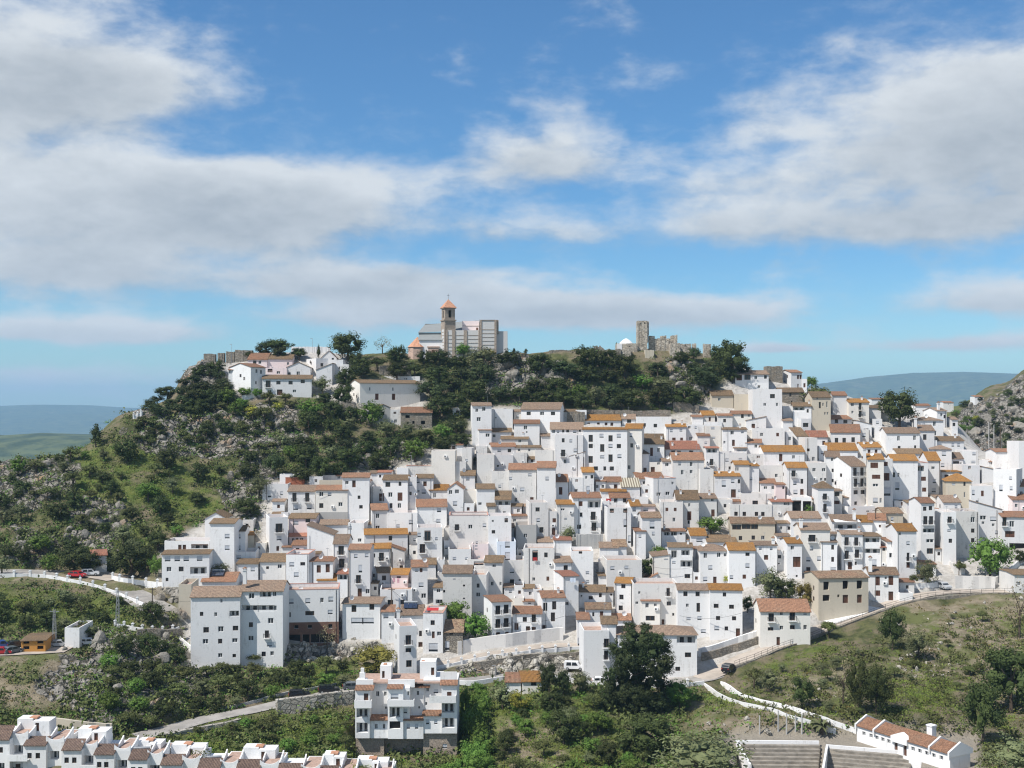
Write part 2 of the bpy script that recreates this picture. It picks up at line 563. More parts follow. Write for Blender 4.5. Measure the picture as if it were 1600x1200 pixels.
MW = {
    'w': wall_mat('whitewash', (0.80, 0.79, 0.775), (0.42, 0.40, 0.365), 0.8, 0.5, 0.14),
    'v': wall_mat('warm_whitewash', (0.76, 0.725, 0.665), (0.46, 0.42, 0.36), 0.65, 0.5, 0.1),
    'u': wall_mat('grey_whitewash', (0.72, 0.71, 0.70), (0.36, 0.35, 0.335), 0.75, 0.5, 0.12),
    'g': wall_mat('weathered_whitewash', (0.68, 0.66, 0.63), (0.30, 0.285, 0.265), 0.85, 0.45),
    'd': wall_mat('stained_whitewash', (0.60, 0.58, 0.55), (0.13, 0.125, 0.115), 1.0, 0.4),
    'c': wall_mat('cream_render', (0.55, 0.49, 0.39), (0.34, 0.29, 0.22), 0.6),
    'k': wall_mat('pink_wash', (0.78, 0.66, 0.64), (0.60, 0.50, 0.48), 0.5),
    'p': wall_mat('pale_blue_wash', (0.66, 0.72, 0.80), (0.50, 0.52, 0.55), 0.4),
    'a': wall_mat('grey_concrete', (0.42, 0.41, 0.39), (0.22, 0.21, 0.20), 0.7),
    'y': wall_mat('orange_boards', (0.50, 0.24, 0.06), (0.36, 0.17, 0.05), 0.5),
}


def stone_mat(name, c1, c2, c3, scale=1.6, mortar=0.5, bump=0.8):
    m, t, b = new_mat(name, 0.95)
    v, oi = objvec(t)
    vo = t.new('ShaderNodeTexVoronoi', feature='F1')
    t.l.new(t.mapping(v, (1, 1, 1.5)), vo.inputs['Vector'])
    vo.inputs['Scale'].default_value = scale
    ve = t.new('ShaderNodeTexVoronoi', feature='DISTANCE_TO_EDGE')
    t.l.new(t.mapping(v, (1, 1, 1.5)), ve.inputs['Vector'])
    ve.inputs['Scale'].default_value = scale
    sp = t.new('ShaderNodeSeparateColor')
    t.l.new(vo.outputs['Color'], sp.inputs[0])
    col = t.mix(sp.outputs[0], c1, c2)
    col = t.mix(t.ramp(t.noise(v, 0.5, 4), 0.45, 0.7), col, c3)
    e = t.ramp(ve.outputs['Distance'], 0.0, 0.09)
    col = t.mix(t.math('MULTIPLY', t.math('SUBTRACT', 1.0, e), mortar), col, (0.09, 0.085, 0.075))
    t.l.new(col, b.inputs['Base Color'])
    bp = t.new('ShaderNodeBump')
    bp.inputs['Strength'].default_value = bump
    bp.inputs['Distance'].default_value = 0.2
    t.l.new(t.math('ADD', e, t.noise(v, 4, 3)), bp.inputs['Height'])
    t.l.new(bp.outputs[0], b.inputs['Normal'])
    return m


M_STONE = stone_mat('rubble_stone', (0.36, 0.32, 0.26), (0.22, 0.20, 0.17), (0.30, 0.25, 0.19))
M_CASTLE = stone_mat('castle_masonry', (0.56, 0.49, 0.39), (0.36, 0.315, 0.26), (0.60, 0.55, 0.47), 1.1)
M_BLOCK = stone_mat('limestone_blocks', (0.46, 0.43, 0.38), (0.33, 0.30, 0.25), (0.36, 0.33, 0.27), 0.75, 0.8)
M_ROCK = stone_mat('grey_rock', (0.34, 0.32, 0.29), (0.22, 0.21, 0.19), (0.30, 0.25, 0.19), 0.8, 0.45)
MW['s'] = M_STONE
MW['n'] = stone_mat('rough_brick', (0.20, 0.105, 0.075), (0.16, 0.09, 0.065), (0.24, 0.14, 0.10), 3.0, 0.4, 0.3)
MW['R'] = stone_mat('red_brick', (0.40, 0.13, 0.07), (0.33, 0.11, 0.06), (0.42, 0.17, 0.10), 3.0, 0.3, 0.3)


def tile_mat(name, c1, c2, c3, moss=0.35):
    m, t, b = new_mat(name, 0.9)
    v, oi = objvec(t)
    n1 = t.noise(v, 1.8, 4, 0.65)
    n2 = t.noise(v, 0.35, 4, 0.6)
    n3 = t.noise(v, 5.5, 2, 0.5)
    col = t.mix(t.ramp(n1, 0.35, 0.65), c1, c2)
    col = t.mix(t.math('MULTIPLY', t.ramp(n2, 0.45, 0.68), moss), col, c3)
    col = t.mix(t.math('MULTIPLY', t.ramp(n3, 0.52, 0.75), 0.45), col, tuple(min(1, a * 1.7 + 0.05) for a in c1))
    n4 = t.noise(v, 3.1, 5, 0.75)
    col = t.mix(t.math('MULTIPLY', t.ramp(n4, 0.56, 0.40), 0.6), col, tuple(a * 0.42 for a in c2))
    wv = t.new('ShaderNodeTexWave', wave_type='BANDS', bands_direction='X')
    t.l.new(t.new('ShaderNodeTexCoord').outputs['Object'], wv.inputs['Vector'])
    wv.inputs['Scale'].default_value = 1.25
    wv.inputs['Distortion'].default_value = 0.0
    h = wv.outputs[0]
    dk = t.ramp(h, 0.0, 0.45)
    col = t.mix(t.math('MULTIPLY', t.math('SUBTRACT', 1.0, dk), 0.45), col, tuple(a * 0.35 for a in c1))
    hs = t.new('ShaderNodeHueSaturation')
    t.l.new(col, hs.inputs['Color'])
    t.l.new(t.math('MULTIPLY_ADD', oi.outputs['Random'], 0.4, 0.80), hs.inputs['Value'])
    t.l.new(hs.outputs[0], b.inputs['Base Color'])
    bp = t.new('ShaderNodeBump')
    bp.inputs['Strength'].default_value = 0.7
    bp.inputs['Distance'].default_value = 0.12
    t.l.new(h, bp.inputs['Height'])
    t.l.new(bp.outputs[0], b.inputs['Normal'])
    return m


MT = {
    'e': tile_mat('dark_brown_tiles', (0.20, 0.135, 0.10), (0.15, 0.10, 0.08), (0.12, 0.09, 0.07), 0.4),
    'o': tile_mat('lichen_orange_tiles', (0.42, 0.205, 0.05), (0.32, 0.155, 0.05), (0.26, 0.175, 0.10), 0.45),
    'r': tile_mat('terracotta_tiles', (0.37, 0.195, 0.115), (0.27, 0.145, 0.09), (0.24, 0.18, 0.13), 0.5),
    'b': tile_mat('brown_tiles', (0.28, 0.185, 0.105), (0.19, 0.13, 0.08), (0.15, 0.12, 0.08), 0.6),
    't': tile_mat('tan_tiles', (0.35, 0.245, 0.17), (0.26, 0.18, 0.13), (0.27, 0.215, 0.16), 0.45),
    'k': tile_mat('red_tiles', (0.44, 0.20, 0.125), (0.36, 0.155, 0.105), (0.34, 0.19, 0.13), 0.35),
    'm': tile_mat('mottled_tiles', (0.36, 0.26, 0.17), (0.20, 0.125, 0.08), (0.40, 0.20, 0.12), 0.4),
}
m_, t_, b_ = new_mat('corrugated_sheet', 0.8)
wv_ = t_.new('ShaderNodeTexWave', wave_type='BANDS', bands_direction='X')
t_.l.new(t_.new('ShaderNodeTexCoord').outputs['Object'], wv_.inputs['Vector'])
wv_.inputs['Scale'].default_value = 0.45
t_.l.new(t_.mix(t_.ramp(wv_.outputs[0], 0.4, 0.6), (0.46, 0.42, 0.33), (0.17, 0.14, 0.10)), b_.inputs['Base Color'])
MT['c'] = m_


def flat_mat(name, col, rough=0.8, var=0.15, spec=0.25, metal=0.0, nscale=1.5):
    m, t, b = new_mat(name, rough)
    v, oi = objvec(t)
    n = t.noise(v, nscale, 4, 0.6)
    c = t.mix(t.ramp(n, 0.3, 0.7), tuple(a * (1 - var) for a in col), tuple(min(1, a * (1 + var)) for a in col))
    t.l.new(c, b.inputs['Base Color'])
    b.inputs['Specular IOR Level'].default_value = spec
    b.inputs['Metallic'].default_value = metal
    return m


M_GLASS = flat_mat('window_glass', (0.022, 0.026, 0.032), 0.12, 0.3, 0.6)
M_DARK = flat_mat('dark_interior', (0.025, 0.022, 0.020), 0.9, 0.4)
M_FRAMEW = flat_mat('white_frame', (0.70, 0.70, 0.69), 0.6, 0.05)
M_FRAMEB = flat_mat('brown_frame', (0.07, 0.045, 0.03), 0.7, 0.2)
M_BLIND = flat_mat('roller_blind', (0.52, 0.54, 0.57), 0.6, 0.08)
M_BROWN = flat_mat('brown_wood', (0.115, 0.055, 0.035), 0.7, 0.25)
M_IRON = flat_mat('iron_railing', (0.03, 0.03, 0.032), 0.6, 0.2)
M_TERRA = flat_mat('terrace_floor', (0.38, 0.265, 0.21), 0.9, 0.2)
M_TRIMRED = flat_mat('red_coping', (0.50, 0.27, 0.21), 0.9, 0.15)
M_METAL = flat_mat('galvanised_metal', (0.35, 0.36, 0.37), 0.5, 0.15, 0.4, 0.4)
M_WHITE = flat_mat('white_paint', (0.78, 0.78, 0.77), 0.8, 0.04)
M_SOLAR = flat_mat('solar_glass', (0.03, 0.04, 0.07), 0.15, 0.1, 0.6)
M_ROAD = flat_mat('asphalt', (0.30, 0.28, 0.255), 0.95, 0.18, 0.2, 0, 0.3)
M_PAVE = flat_mat('concrete_paving', (0.40, 0.345, 0.29), 0.95, 0.15, 0.2, 0, 0.4)
M_RED = flat_mat('red_cloth', (0.45, 0.04, 0.04), 0.9, 0.2)
M_BLUE = flat_mat('blue_tarp', (0.14, 0.28, 0.50), 0.8, 0.2)
M_PINK = flat_mat('pink_cloth', (0.55, 0.33, 0.38), 0.9, 0.2)
M_BARK = flat_mat('bark', (0.10, 0.075, 0.055), 0.95, 0.3)


def leaf_mat(name, c1, c2, sat=1.0):
    m, t, b = new_mat(name, 0.75)
    c = t.new('ShaderNodeTexCoord')
    oi = t.new('ShaderNodeObjectInfo')
    n = t.noise(c.outputs['Object'], 0.9, 4, 0.7)
    col = t.mix(t.ramp(n, 0.3, 0.7), c1, c2)
    hs = t.new('ShaderNodeHueSaturation')
    t.l.new(col, hs.inputs['Color'])
    t.l.new(t.math('MULTIPLY_ADD', oi.outputs['Random'], 0.035, 0.485), hs.inputs['Hue'])
    t.l.new(t.math('MULTIPLY_ADD', oi.outputs['Random'], 0.55, 0.72), hs.inputs['Value'])
    t.l.new(hs.outputs[0], b.inputs['Base Color'])
    b.inputs['Specular IOR Level'].default_value = 0.2
    return m


ML = {
    'oak': leaf_mat('oak_leaves', (0.0312, 0.0439, 0.0118), (0.0729, 0.0878, 0.0250)),
    'pine': leaf_mat('pine_needles', (0.0307, 0.0452, 0.0155), (0.0636, 0.0796, 0.0279)),
    'olive': leaf_mat('olive_leaves', (0.0898, 0.1032, 0.0464), (0.1675, 0.1759, 0.0802)),
    'bright': leaf_mat('bright_leaves', (0.0697, 0.1242, 0.0197), (0.1267, 0.1925, 0.0358)),
    'yellow': leaf_mat('yellow_green_leaves', (0.2111, 0.2208, 0.0298), (0.2956, 0.2622, 0.0447)),
    'scrub': leaf_mat('scrub_leaves', (0.0621, 0.0753, 0.0229), (0.1299, 0.1391, 0.0438)),
    'brown': leaf_mat('brownish_leaves', (0.1077, 0.0895, 0.0224), (0.1647, 0.1304, 0.0313)),
    'grass': leaf_mat('grass_blades', (0.1056, 0.1449, 0.0219), (0.1971, 0.2277, 0.0447)),
    'bare': leaf_mat('dry_twigs', (0.2252, 0.1932, 0.1093), (0.3097, 0.2760, 0.1590)),
}

# ------------------------------------------------------------------ ground mesh
def poly_dist(PX, PY, line):
    best = np.full(PX.shape, 1e9); zz = np.zeros(PX.shape)
    for (ax, ay, az_), (bx, by, bz) in zip(line[:-1], line[1:]):
        ux, uy = bx - ax, by - ay
        L = ux * ux + uy * uy + 1e-9
        t = np.clip(((PX - ax) * ux + (PY - ay) * uy) / L, 0, 1)
        d = np.hypot(PX - ax - t * ux, PY - ay - t * uy)
        m = d < best
        best = np.where(m, d, best); zz = np.where(m, az_ + (bz - az_) * t, zz)
    return best, zz


def densify(pts, n=6):
    out = []
    P = [pts[0]] + list(pts) + [pts[-1]]
    for i in range(1, len(P) - 2):
        for k in range(n):
            t = k / n
            a, b, c, d = P[i - 1], P[i], P[i + 1], P[i + 2]
            out.append(tuple(0.5 * (2 * b[j] + (c[j] - a[j]) * t + (2 * a[j] - 5 * b[j] + 4 * c[j] - d[j]) * t * t + (3 * b[j] - a[j] - 3 * c[j] + d[j]) * t ** 3) for j in (0, 1)))
    out.append(tuple(pts[-1]))
    return out


def road_line(pix):
    L = [gpt(x, y) for x, y in densify(pix)]
    # soften heights along the line
    z = np.array([p.z for p in L])
    zz = np.convolve(np.pad(z, 4, mode='edge'), np.ones(9) / 9, 'valid')
    return [(p.x, p.y, float(q)) for p, q in zip(L, zz)]


ROADS = {}
for key, pix, wid in [
    ('west', [(-200, 893), (0, 893), (60, 894), (110, 899), (150, 908), (190, 921), (225, 938), (255, 959)], 8.5),
    ('carpark', [(130, 893), (160, 899), (190, 905)], 9.0),
    ('lower', [(215, 1152), (300, 1130), (400, 1107), (480, 1091), (560, 1076), (650, 1067), (730, 1064), (800, 1056), (880, 1053), (930, 1064), (1020, 1066), (1095, 1062), (1130, 1046)], 5.0),
    ('middle', [(672, 1042), (700, 1036), (760, 1022), (830, 1011), (880, 1008), (912, 1008)], 4.4),
    ('east', [(1095, 1062), (1130, 1046), (1165, 1026), (1215, 1008), (1265, 990), (1330, 966), (1400, 940), (1450, 928), (1500, 924), (1560, 924), (1640, 926)], 5.0),
    ('yard', [(-60, 1018), (40, 1017), (110, 1014)], 8.0),
]:
    ROADS[key] = (road_line(pix), wid)
for key, (ln, wid) in ROADS.items():
    dist, zz = poly_dist(XX, DD, ln)
    k = np.clip(1 - (dist - wid * 0.5 - 0.6) / 2.0, 0, 1)
    k = k * k * (3 - 2 * k)
    GZ = GZ * (1 - k) + (zz - 0.12) * k
    M_rock *= 1 - k; M_grass *= 1 - 0.7 * k
    GZ0 = GZ0 * (1 - k) + (zz - 0.12) * k

# level court of the open-air theatre with its two sunken seating banks
PL = -56.35
k = np.clip((UU - 1118) / 22, 0, 1) * np.clip((1545 - UU) / 25, 0, 1) * np.clip((DD - 176) / 6, 0, 1) * np.clip((211 - DD) / 4, 0, 1)
k = k * k * (3 - 2 * k)
pit = np.where((UU > 1150) & (UU < 1287), np.clip(203.2 - DD, 0, 14) * .5 + .4 * (DD < 203.2), 0) + np.where((UU > 1290) & (UU < 1440), np.clip(199.5 - DD, 0, 14) * .5 + .4 * (DD < 199.5), 0)
GZ = GZ * (1 - k) + (PL - pit) * k
GZ0 = GZ0 * (1 - k) + (PL - pit) * k
M_court = k
# the cutting the lower apartment building stands in
k = np.clip((UU - 540) / 10, 0, 1) * np.clip((728 - UU) / 10, 0, 1) * np.clip((DD - 203) / 4, 0, 1) * np.clip((229 - DD) / 3, 0, 1)
k = k * k * (3 - 2 * k)
GZ = np.minimum(GZ, GZ * (1 - k) + (-62.2) * k)
GZ0 = np.minimum(GZ0, GZ0 * (1 - k) + (-62.2) * k)
k = M_court
M_grass *= 1 - k; M_rock *= 1 - k

nu, ndp = UU.shape
verts = np.stack([XX.ravel(), DD.ravel(), GZ.ravel()], 1)
idx = np.arange(nu * ndp).reshape(nu, ndp)
faces = np.stack([idx[:-1, :-1].ravel(), idx[1:, :-1].ravel(), idx[1:, 1:].ravel(), idx[:-1, 1:].ravel()], 1)
me = bpy.data.meshes.new('terrain')
me.vertices.add(len(verts)); me.vertices.foreach_set('co', verts.ravel())
me.loops.add(faces.size); me.loops.foreach_set('vertex_index', faces.ravel().astype(np.int32))
me.polygons.add(len(faces))
me.polygons.foreach_set('loop_start', np.arange(0, faces.size, 4, dtype=np.int32))
me.polygons.foreach_set('loop_total', np.full(len(faces), 4, dtype=np.int32))
me.polygons.foreach_set('use_smooth', np.ones(len(faces), bool))
me.update(calc_edges=True)
for nm, A in (('rock', M_rock), ('grass', M_grass), ('dirt', M_dirt), ('village', M_vil), ('court', M_court)):
    at = me.attributes.new(nm, 'FLOAT', 'POINT')
    at.data.foreach_set('value', A.ravel().astype(np.float32))

m, t, b = new_mat('hillside_ground', 0.95)
geo = t.new('ShaderNodeNewGeometry')
pos = geo.outputs['Position']
def attr(nm):
    a = t.new('ShaderNodeAttribute', attribute_name=nm)
    return a.outputs['Fac']
n_s = t.noise(pos, 0.55, 6, 0.7)
n_m = t.noise(pos, 0.14, 5, 0.6)
n_l = t.noise(pos, 0.05, 3, 0.5)
n_f = t.noise(pos, 2.2, 4, 0.7)
scrub = t.mix(t.ramp(n_s, 0.35, 0.65), (0.055, 0.066, 0.022), (0.135, 0.135, 0.055))
scrub = t.mix(t.ramp(n_m, 0.43, 0.60), scrub, (0.19, 0.155, 0.10))
gr = t.mix(t.ramp(n_s, 0.3, 0.7), (0.070, 0.108, 0.020), (0.160, 0.175, 0.048))
gr = t.mix(t.math('MULTIPLY', t.ramp(n_f, 0.55, 0.75), 0.5), gr, (0.20, 0.18, 0.09))
dirt = t.mix(t.ramp(n_s, 0.3, 0.7), (0.19, 0.155, 0.10), (0.34, 0.28, 0.20))
dirt = t.mix(t.ramp(n_m, 0.44, 0.60), dirt, (0.13, 0.14, 0.05))
dirt = t.mix(t.math('MULTIPLY', t.ramp(n_f, 0.5, 0.72), 0.55), dirt, (0.14, 0.145, 0.06))
vr = t.new('ShaderNodeTexVoronoi', feature='DISTANCE_TO_EDGE')
ds = t.new('ShaderNodeVectorMath', operation='ADD')
t.l.new(pos, ds.inputs[0])
nd = t.new('ShaderNodeTexNoise'); t.l.new(pos, nd.inputs['Vector']); nd.inputs['Scale'].default_value = 0.5
sc = t.new('ShaderNodeVectorMath', operation='SCALE'); t.l.new(nd.outputs['Color'], sc.inputs[0]); sc.inputs['Scale'].default_value = 3.0
t.l.new(sc.outputs[0], ds.inputs[1])
t.l.new(ds.outputs[0], vr.inputs['Vector']); vr.inputs['Scale'].default_value = 0.45
crack = t.ramp(vr.outputs['Distance'], 0.0, 0.16)
rock = t.mix(t.ramp(n_s, 0.3, 0.7), (0.18, 0.165, 0.14), (0.37, 0.34, 0.295))
rock = t.mix(t.ramp(n_m, 0.56, 0.70), rock, (0.34, 0.225, 0.14))
rock = t.mix(t.math('SUBTRACT', 1.0, crack), rock, (0.07, 0.065, 0.05))
vil = t.mix(t.ramp(n_s, 0.35, 0.75), (0.55, 0.52, 0.48), (0.35, 0.32, 0.28))
col = t.mix(attr('grass'), scrub, gr)
col = t.mix(attr('dirt'), col, dirt)
rk = t.math('MULTIPLY', attr('rock'), 1.0)
rk = t.ramp(t.math('ADD', rk, t.math('MULTIPLY', t.math('SUBTRACT', n_s, 0.5), 1.3)), 0.42, 0.62)
col = t.mix(rk, col, rock)
col = t.mix(attr('village'), col, vil)
col = t.mix(attr('court'), col, t.mix(n_s, (0.36, 0.32, 0.26), (0.27, 0.235, 0.19)))
t.l.new(col, b.inputs['Base Color'])
bp = t.new('ShaderNodeBump'); bp.inputs['Strength'].default_value = 0.9; bp.inputs['Distance'].default_value = 0.7
t.l.new(t.math('ADD', t.math('MULTIPLY', n_f, 0.5), t.math('ADD', n_s, t.math('MULTIPLY', crack, rk))), bp.inputs['Height'])
t.l.new(bp.outputs[0], b.inputs['Normal'])
M_GROUND = m
me.materials.append(m)
ter = link(bpy.data.objects.new('terrain', me))
tag(ter, 'rocky green hillside the white village climbs', 'hillside', kind='structure')


def far_hill(name, u0, u1, d0, ridge, foot_z, depth, mat, label, seed, amp=0.06):
    """distant range: ridge line in photo pixels at distance d0"""
    us = np.linspace(u0, u1, 160)
    ts = np.linspace(-1, 1, 50)
    ry = np.interp(us, [r[0] for r in ridge], [r[1] for r in ridge])
    V = []; F = []
    for i, u in enumerate(us):
        zr = (HY - ry[i]) / FPX * d0
        for j, q in enumerate(ts):
            d = d0 + depth * q
            x = (u - 800) / FPX * d0
            s = math.cos(q * math.pi / 2) ** 1.3
            z = foot_z + (zr - foot_z) * s
            nz = (fbm(np.array(x / depth * 3.0), np.array(d / depth * 3.0), seed, 5) - 0.5) * depth * amp * (1 - abs(q)) * (1 if q > -0.05 else 1.6) * min(1.0, abs(q) * 4)
            V.append((x, d, float(z + nz)))
    n = len(ts)
    for i in range(len(us) - 1):
        for j in range(n - 1):
            F.append((i * n + j, (i + 1) * n + j, (i + 1) * n + j + 1, i * n + j + 1))
    me = bpy.data.meshes.new(name)
    me.from_pydata(V, [], F)
    me.polygons.foreach_set('use_smooth', [True] * len(F))
    me.materials.append(mat)
    o = link(bpy.data.objects.new(name, me))
    tag(o, label, 'hill', kind='structure')
    return o


m, t, b = new_mat('far_country', 0.95)
geo = t.new('ShaderNodeNewGeometry'); pos = geo.outputs['Position']
n1 = t.noise(pos, 0.012, 6, 0.65); n2 = t.noise(pos, 0.0035, 5, 0.6); n3 = t.noise(pos, 0.0016, 6, 0.7)
c = t.mix(t.ramp(n1, 0.4, 0.6), (0.035, 0.055, 0.025), (0.10, 0.12, 0.05))
c = t.mix(t.ramp(n2, 0.5, 0.62), c, (0.06, 0.085, 0.035))
c = t.mix(t.math('MULTIPLY', t.ramp(n3, 0.58, 0.66), 0.6), c, (0.26, 0.23, 0.17))
t.l.new(c, b.inputs['Base Color'])
M_FAR = m
far_hill('hills', -700, 420, 3200, [(-700, 640), (-200, 668), (0, 680), (60, 676), (130, 680), (230, 686), (420, 705)], -330, 1300, M_FAR, 'low green hills in the far valley beyond the left slope', 3)
far_hill('mountains', -1500, 700, 14500, [(-1500, 622), (-300, 633), (0, 634), (60, 632), (120, 633), (200, 637), (300, 645), (700, 660)], -420, 5200, M_FAR, 'long blue mountain range on the left horizon', 11, 0.05)
far_hill('mountains', 900, 2700, 11500, [(900, 640), (1100, 622), (1230, 608), (1300, 598), (1360, 590), (1420, 583), (1500, 581), (1590, 584), (1700, 586), (2100, 600), (2700, 615)], -420, 4200, M_FAR, 'broad blue mountain behind the right end of the village', 21, 0.05)
# lowland sheet reaching the horizon
V = []; F = []
ring = [700, 1500, 4000, 12000, 20500]
na = 48
for r_ in ring:
    for k in range(na + 1):
        a = -1.2 + 2.4 * k / na
        V.append((math.sin(a) * r_, math.cos(a) * r_, -330.0 if r_ > 800 else -330.0))
for i in range(len(ring) - 1):
    for k in range(na):
        F.append((i * (na + 1) + k, i * (na + 1) + k + 1, (i + 1) * (na + 1) + k + 1, (i + 1) * (na + 1) + k))
me = bpy.data.meshes.new('ground'); me.from_pydata(V, [], F); me.materials.append(M_FAR)
tag(link(bpy.data.objects.new('ground', me)), 'wide lowland plain reaching to the horizon', 'ground', kind='structure')


# the air between here and the ranges
mb = MB()
m, t, b = new_mat('haze_air')
t.n.remove(b)
pv = t.new('ShaderNodeVolumePrincipled')
pv.inputs['Color'].default_value = (0.43, 0.72, 1.0, 1)
pv.inputs['Density'].default_value = 0.000075
pv.inputs['Anisotropy'].default_value = 0.0
t.l.new(pv.outputs[0], t.n['Material Output'].inputs['Volume'])
mb.box(-24000, 24000, -300, 21000, -480, 400, m)
hz = mb.build('haze')
tag(hz, 'thin blue haze over the far ranges', 'haze', kind='stuff')


def strip(name, ln, wid, mat, label, lift=0.06, kind='structure', cat='road'):
    V = []; F = []
    n = len(ln)
    for i in range(n):
        a = Vector(ln[max(i - 1, 0)]); c = Vector(ln[min(i + 1, n - 1)])
        tdir = (c - a); tdir.z = 0; tdir.normalize()
        nrm = Vector((-tdir.y, tdir.x, 0))
        p = Vector(ln[i])
        for s in (-0.5, 0.5):
            q = p + nrm * wid * s
            V.append((q.x, q.y, p.z + lift))
    for i in range(n - 1):
        F.append((2 * i, 2 * i + 2, 2 * i + 3, 2 * i + 1))
    me = bpy.data.meshes.new(name); me.from_pydata(V, [], F); me.materials.append(mat)
    o = link(bpy.data.objects.new(name, me))
    tag(o, label, cat, kind=kind)
    return o


RL = {'west': 'road along the left hillside behind a white pillared parapet', 'carpark': 'bare earth lay-by beside the hut with the red roof',
      'lower': 'pale narrow road climbing past the rock walls to the village', 'middle': 'paved lane behind a white railing wall at the village foot',
      'east': 'concrete road on the stone retaining wall at the right', 'yard': 'gravel yard with parked cars at the left edge'}
for i, (key, (ln, wid)) in enumerate(ROADS.items()):
    strip('road', ln, wid, M_PAVE if key in ('carpark', 'yard', 'middle', 'east') else M_ROAD, RL[key], 0.03 + 0.006 * i)

# ------------------------------------------------------------------ houses
def unit_pane(name, build):
    mb = MB(); build(mb); return mb.mesh(name)


def _win(mb):
    f = 0.085
    mb.poly([(-.5, 0.03, -.5), (.5, 0.03, -.5), (.5, 0.03, .5), (-.5, 0.03, .5)], M_GLASS)
    for x0, x1, z0, z1 in ((-.5, -.5 + f, -.5, .5), (.5 - f, .5, -.5, .5), (-.5 + f, .5 - f, -.5, -.5 + f * .8), (-.5 + f, .5 - f, .5 - f * .8, .5), (-.045, .045, -.42, .42)):
        mb.box(x0, x1, -0.02, 0.02, z0, z1, M_FRAMEW)


def _winb(mb):
    f = 0.09
    mb.poly([(-.5, 0.03, -.5), (.5, 0.03, -.5), (.5, 0.03, .5), (-.5, 0.03, .5)], M_GLASS)
    for x0, x1, z0, z1 in ((-.5, -.5 + f, -.5, .5), (.5 - f, .5, -.5, .5), (-.5 + f, .5 - f, -.5, -.5 + f), (-.5 + f, .5 - f, .5 - f, .5), (-.05, .05, -.41, .41)):
        mb.box(x0, x1, -0.02, 0.02, z0, z1, M_FRAMEB)


def _blind(mb):
    mb.poly([(-.5, 0.03, -.5), (.5, 0.03, -.5), (.5, 0.03, -.18), (-.5, 0.03, -.18)], M_GLASS)
    for k in range(4):
        z0 = -.2 + k * .175
        mb.box(-.5, .5, -0.02, 0.03, z0, z0 + .165, M_BLIND)
    mb.box(-.5, .5, -0.05, 0.02, -.5, -.44, M_FRAMEW)


def _door(mb):
    mb.box(-.5, -.02, 0.0, 0.04, -.5, .5, M_BROWN)
    mb.box(.02, .5, 0.0, 0.04, -.5, .5, M_BROWN)
    mb.poly([(-.5, 0.05, -.5), (.5, 0.05, -.5), (.5, 0.05, .5), (-.5, 0.05, .5)], M_DARK)
    mb.box(-.40, -.12, -0.02, 0.0, .05, .40, M_FRAMEB)
    mb.box(.12, .40, -0.02, 0.0, .05, .40, M_FRAMEB)


def _shut(mb):
    for s in (-.5, .01):
        for k in range(5):
            mb.box(s + .02, s + .47, -0.02, 0.02, -.48 + k * .195, -.48 + k * .195 + .17, M_BROWN)
    mb.poly([(-.5, 0.05, -.5), (.5, 0.05, -.5), (.5, 0.05, .5), (-.5, 0.05, .5)], M_DARK)


def _log(mb):
    mb.poly([(-.5, 0.0, -.5), (.5, 0.0, -.5), (.5, 0.0, .5), (-.5, 0.0, .5)], MW['g'])
    mb.box(-.30, -.08, -0.03, -0.01, -.5, .28, M_GLASS)
    mb.box(.12, .34, -0.03, -0.01, -.5, .28, M_GLASS)


def _plain(mb):
    mb.poly([(-.5, 0.0, -.5), (.5, 0.0, -.5), (.5, 0.0, .5), (-.5, 0.0, .5)], M_DARK)


def _balc(mb):       # metres, centred on the door foot
    mb.box(-.8, .8, -0.75, 0.0, -.14, 0.0, M_WHITE)
    for k in range(9):
        x = -.76 + k * .19
        mb.box(x - .018, x + .018, -.74, -.70, 0.0, .95, M_IRON)
    mb.box(-.78, .78, -.75, -.69, .93, .98, M_IRON)
    for s in (-.76, .74):
        for y in (-.5, -.25):
            mb.box(s, s + .03, y - .015, y + .015, 0, .95, M_IRON)
        mb.box(s - .01, s + .04, -.72, 0, .93, .98, M_IRON)


PANE = {'w': ('window', unit_pane('window', _win)), 'v': ('window', unit_pane('window', _winb)), 's': ('roller_blind', unit_pane('roller_blind', _blind)),
        'd': ('door', unit_pane('door', _door)), 'b': ('balcony_door', unit_pane('balcony_door', _winb)), 'r': ('shutter', unit_pane('shutter', _shut)),
        'o': ('loggia', unit_pane('loggia', _log)), 'x': ('opening', unit_pane('opening', _plain))}
BALC = unit_pane('balcony', _balc)
PDEF = {'w': (5, 6, .17), 'v': (5, 6, .17), 's': (6, 6, .12), 'd': (6, 11, .2), 'b': (6, 12, .2), 'r': (5, 7, .1), 'o': (14, 8, 1.3), 'x': (5, 5, .6)}


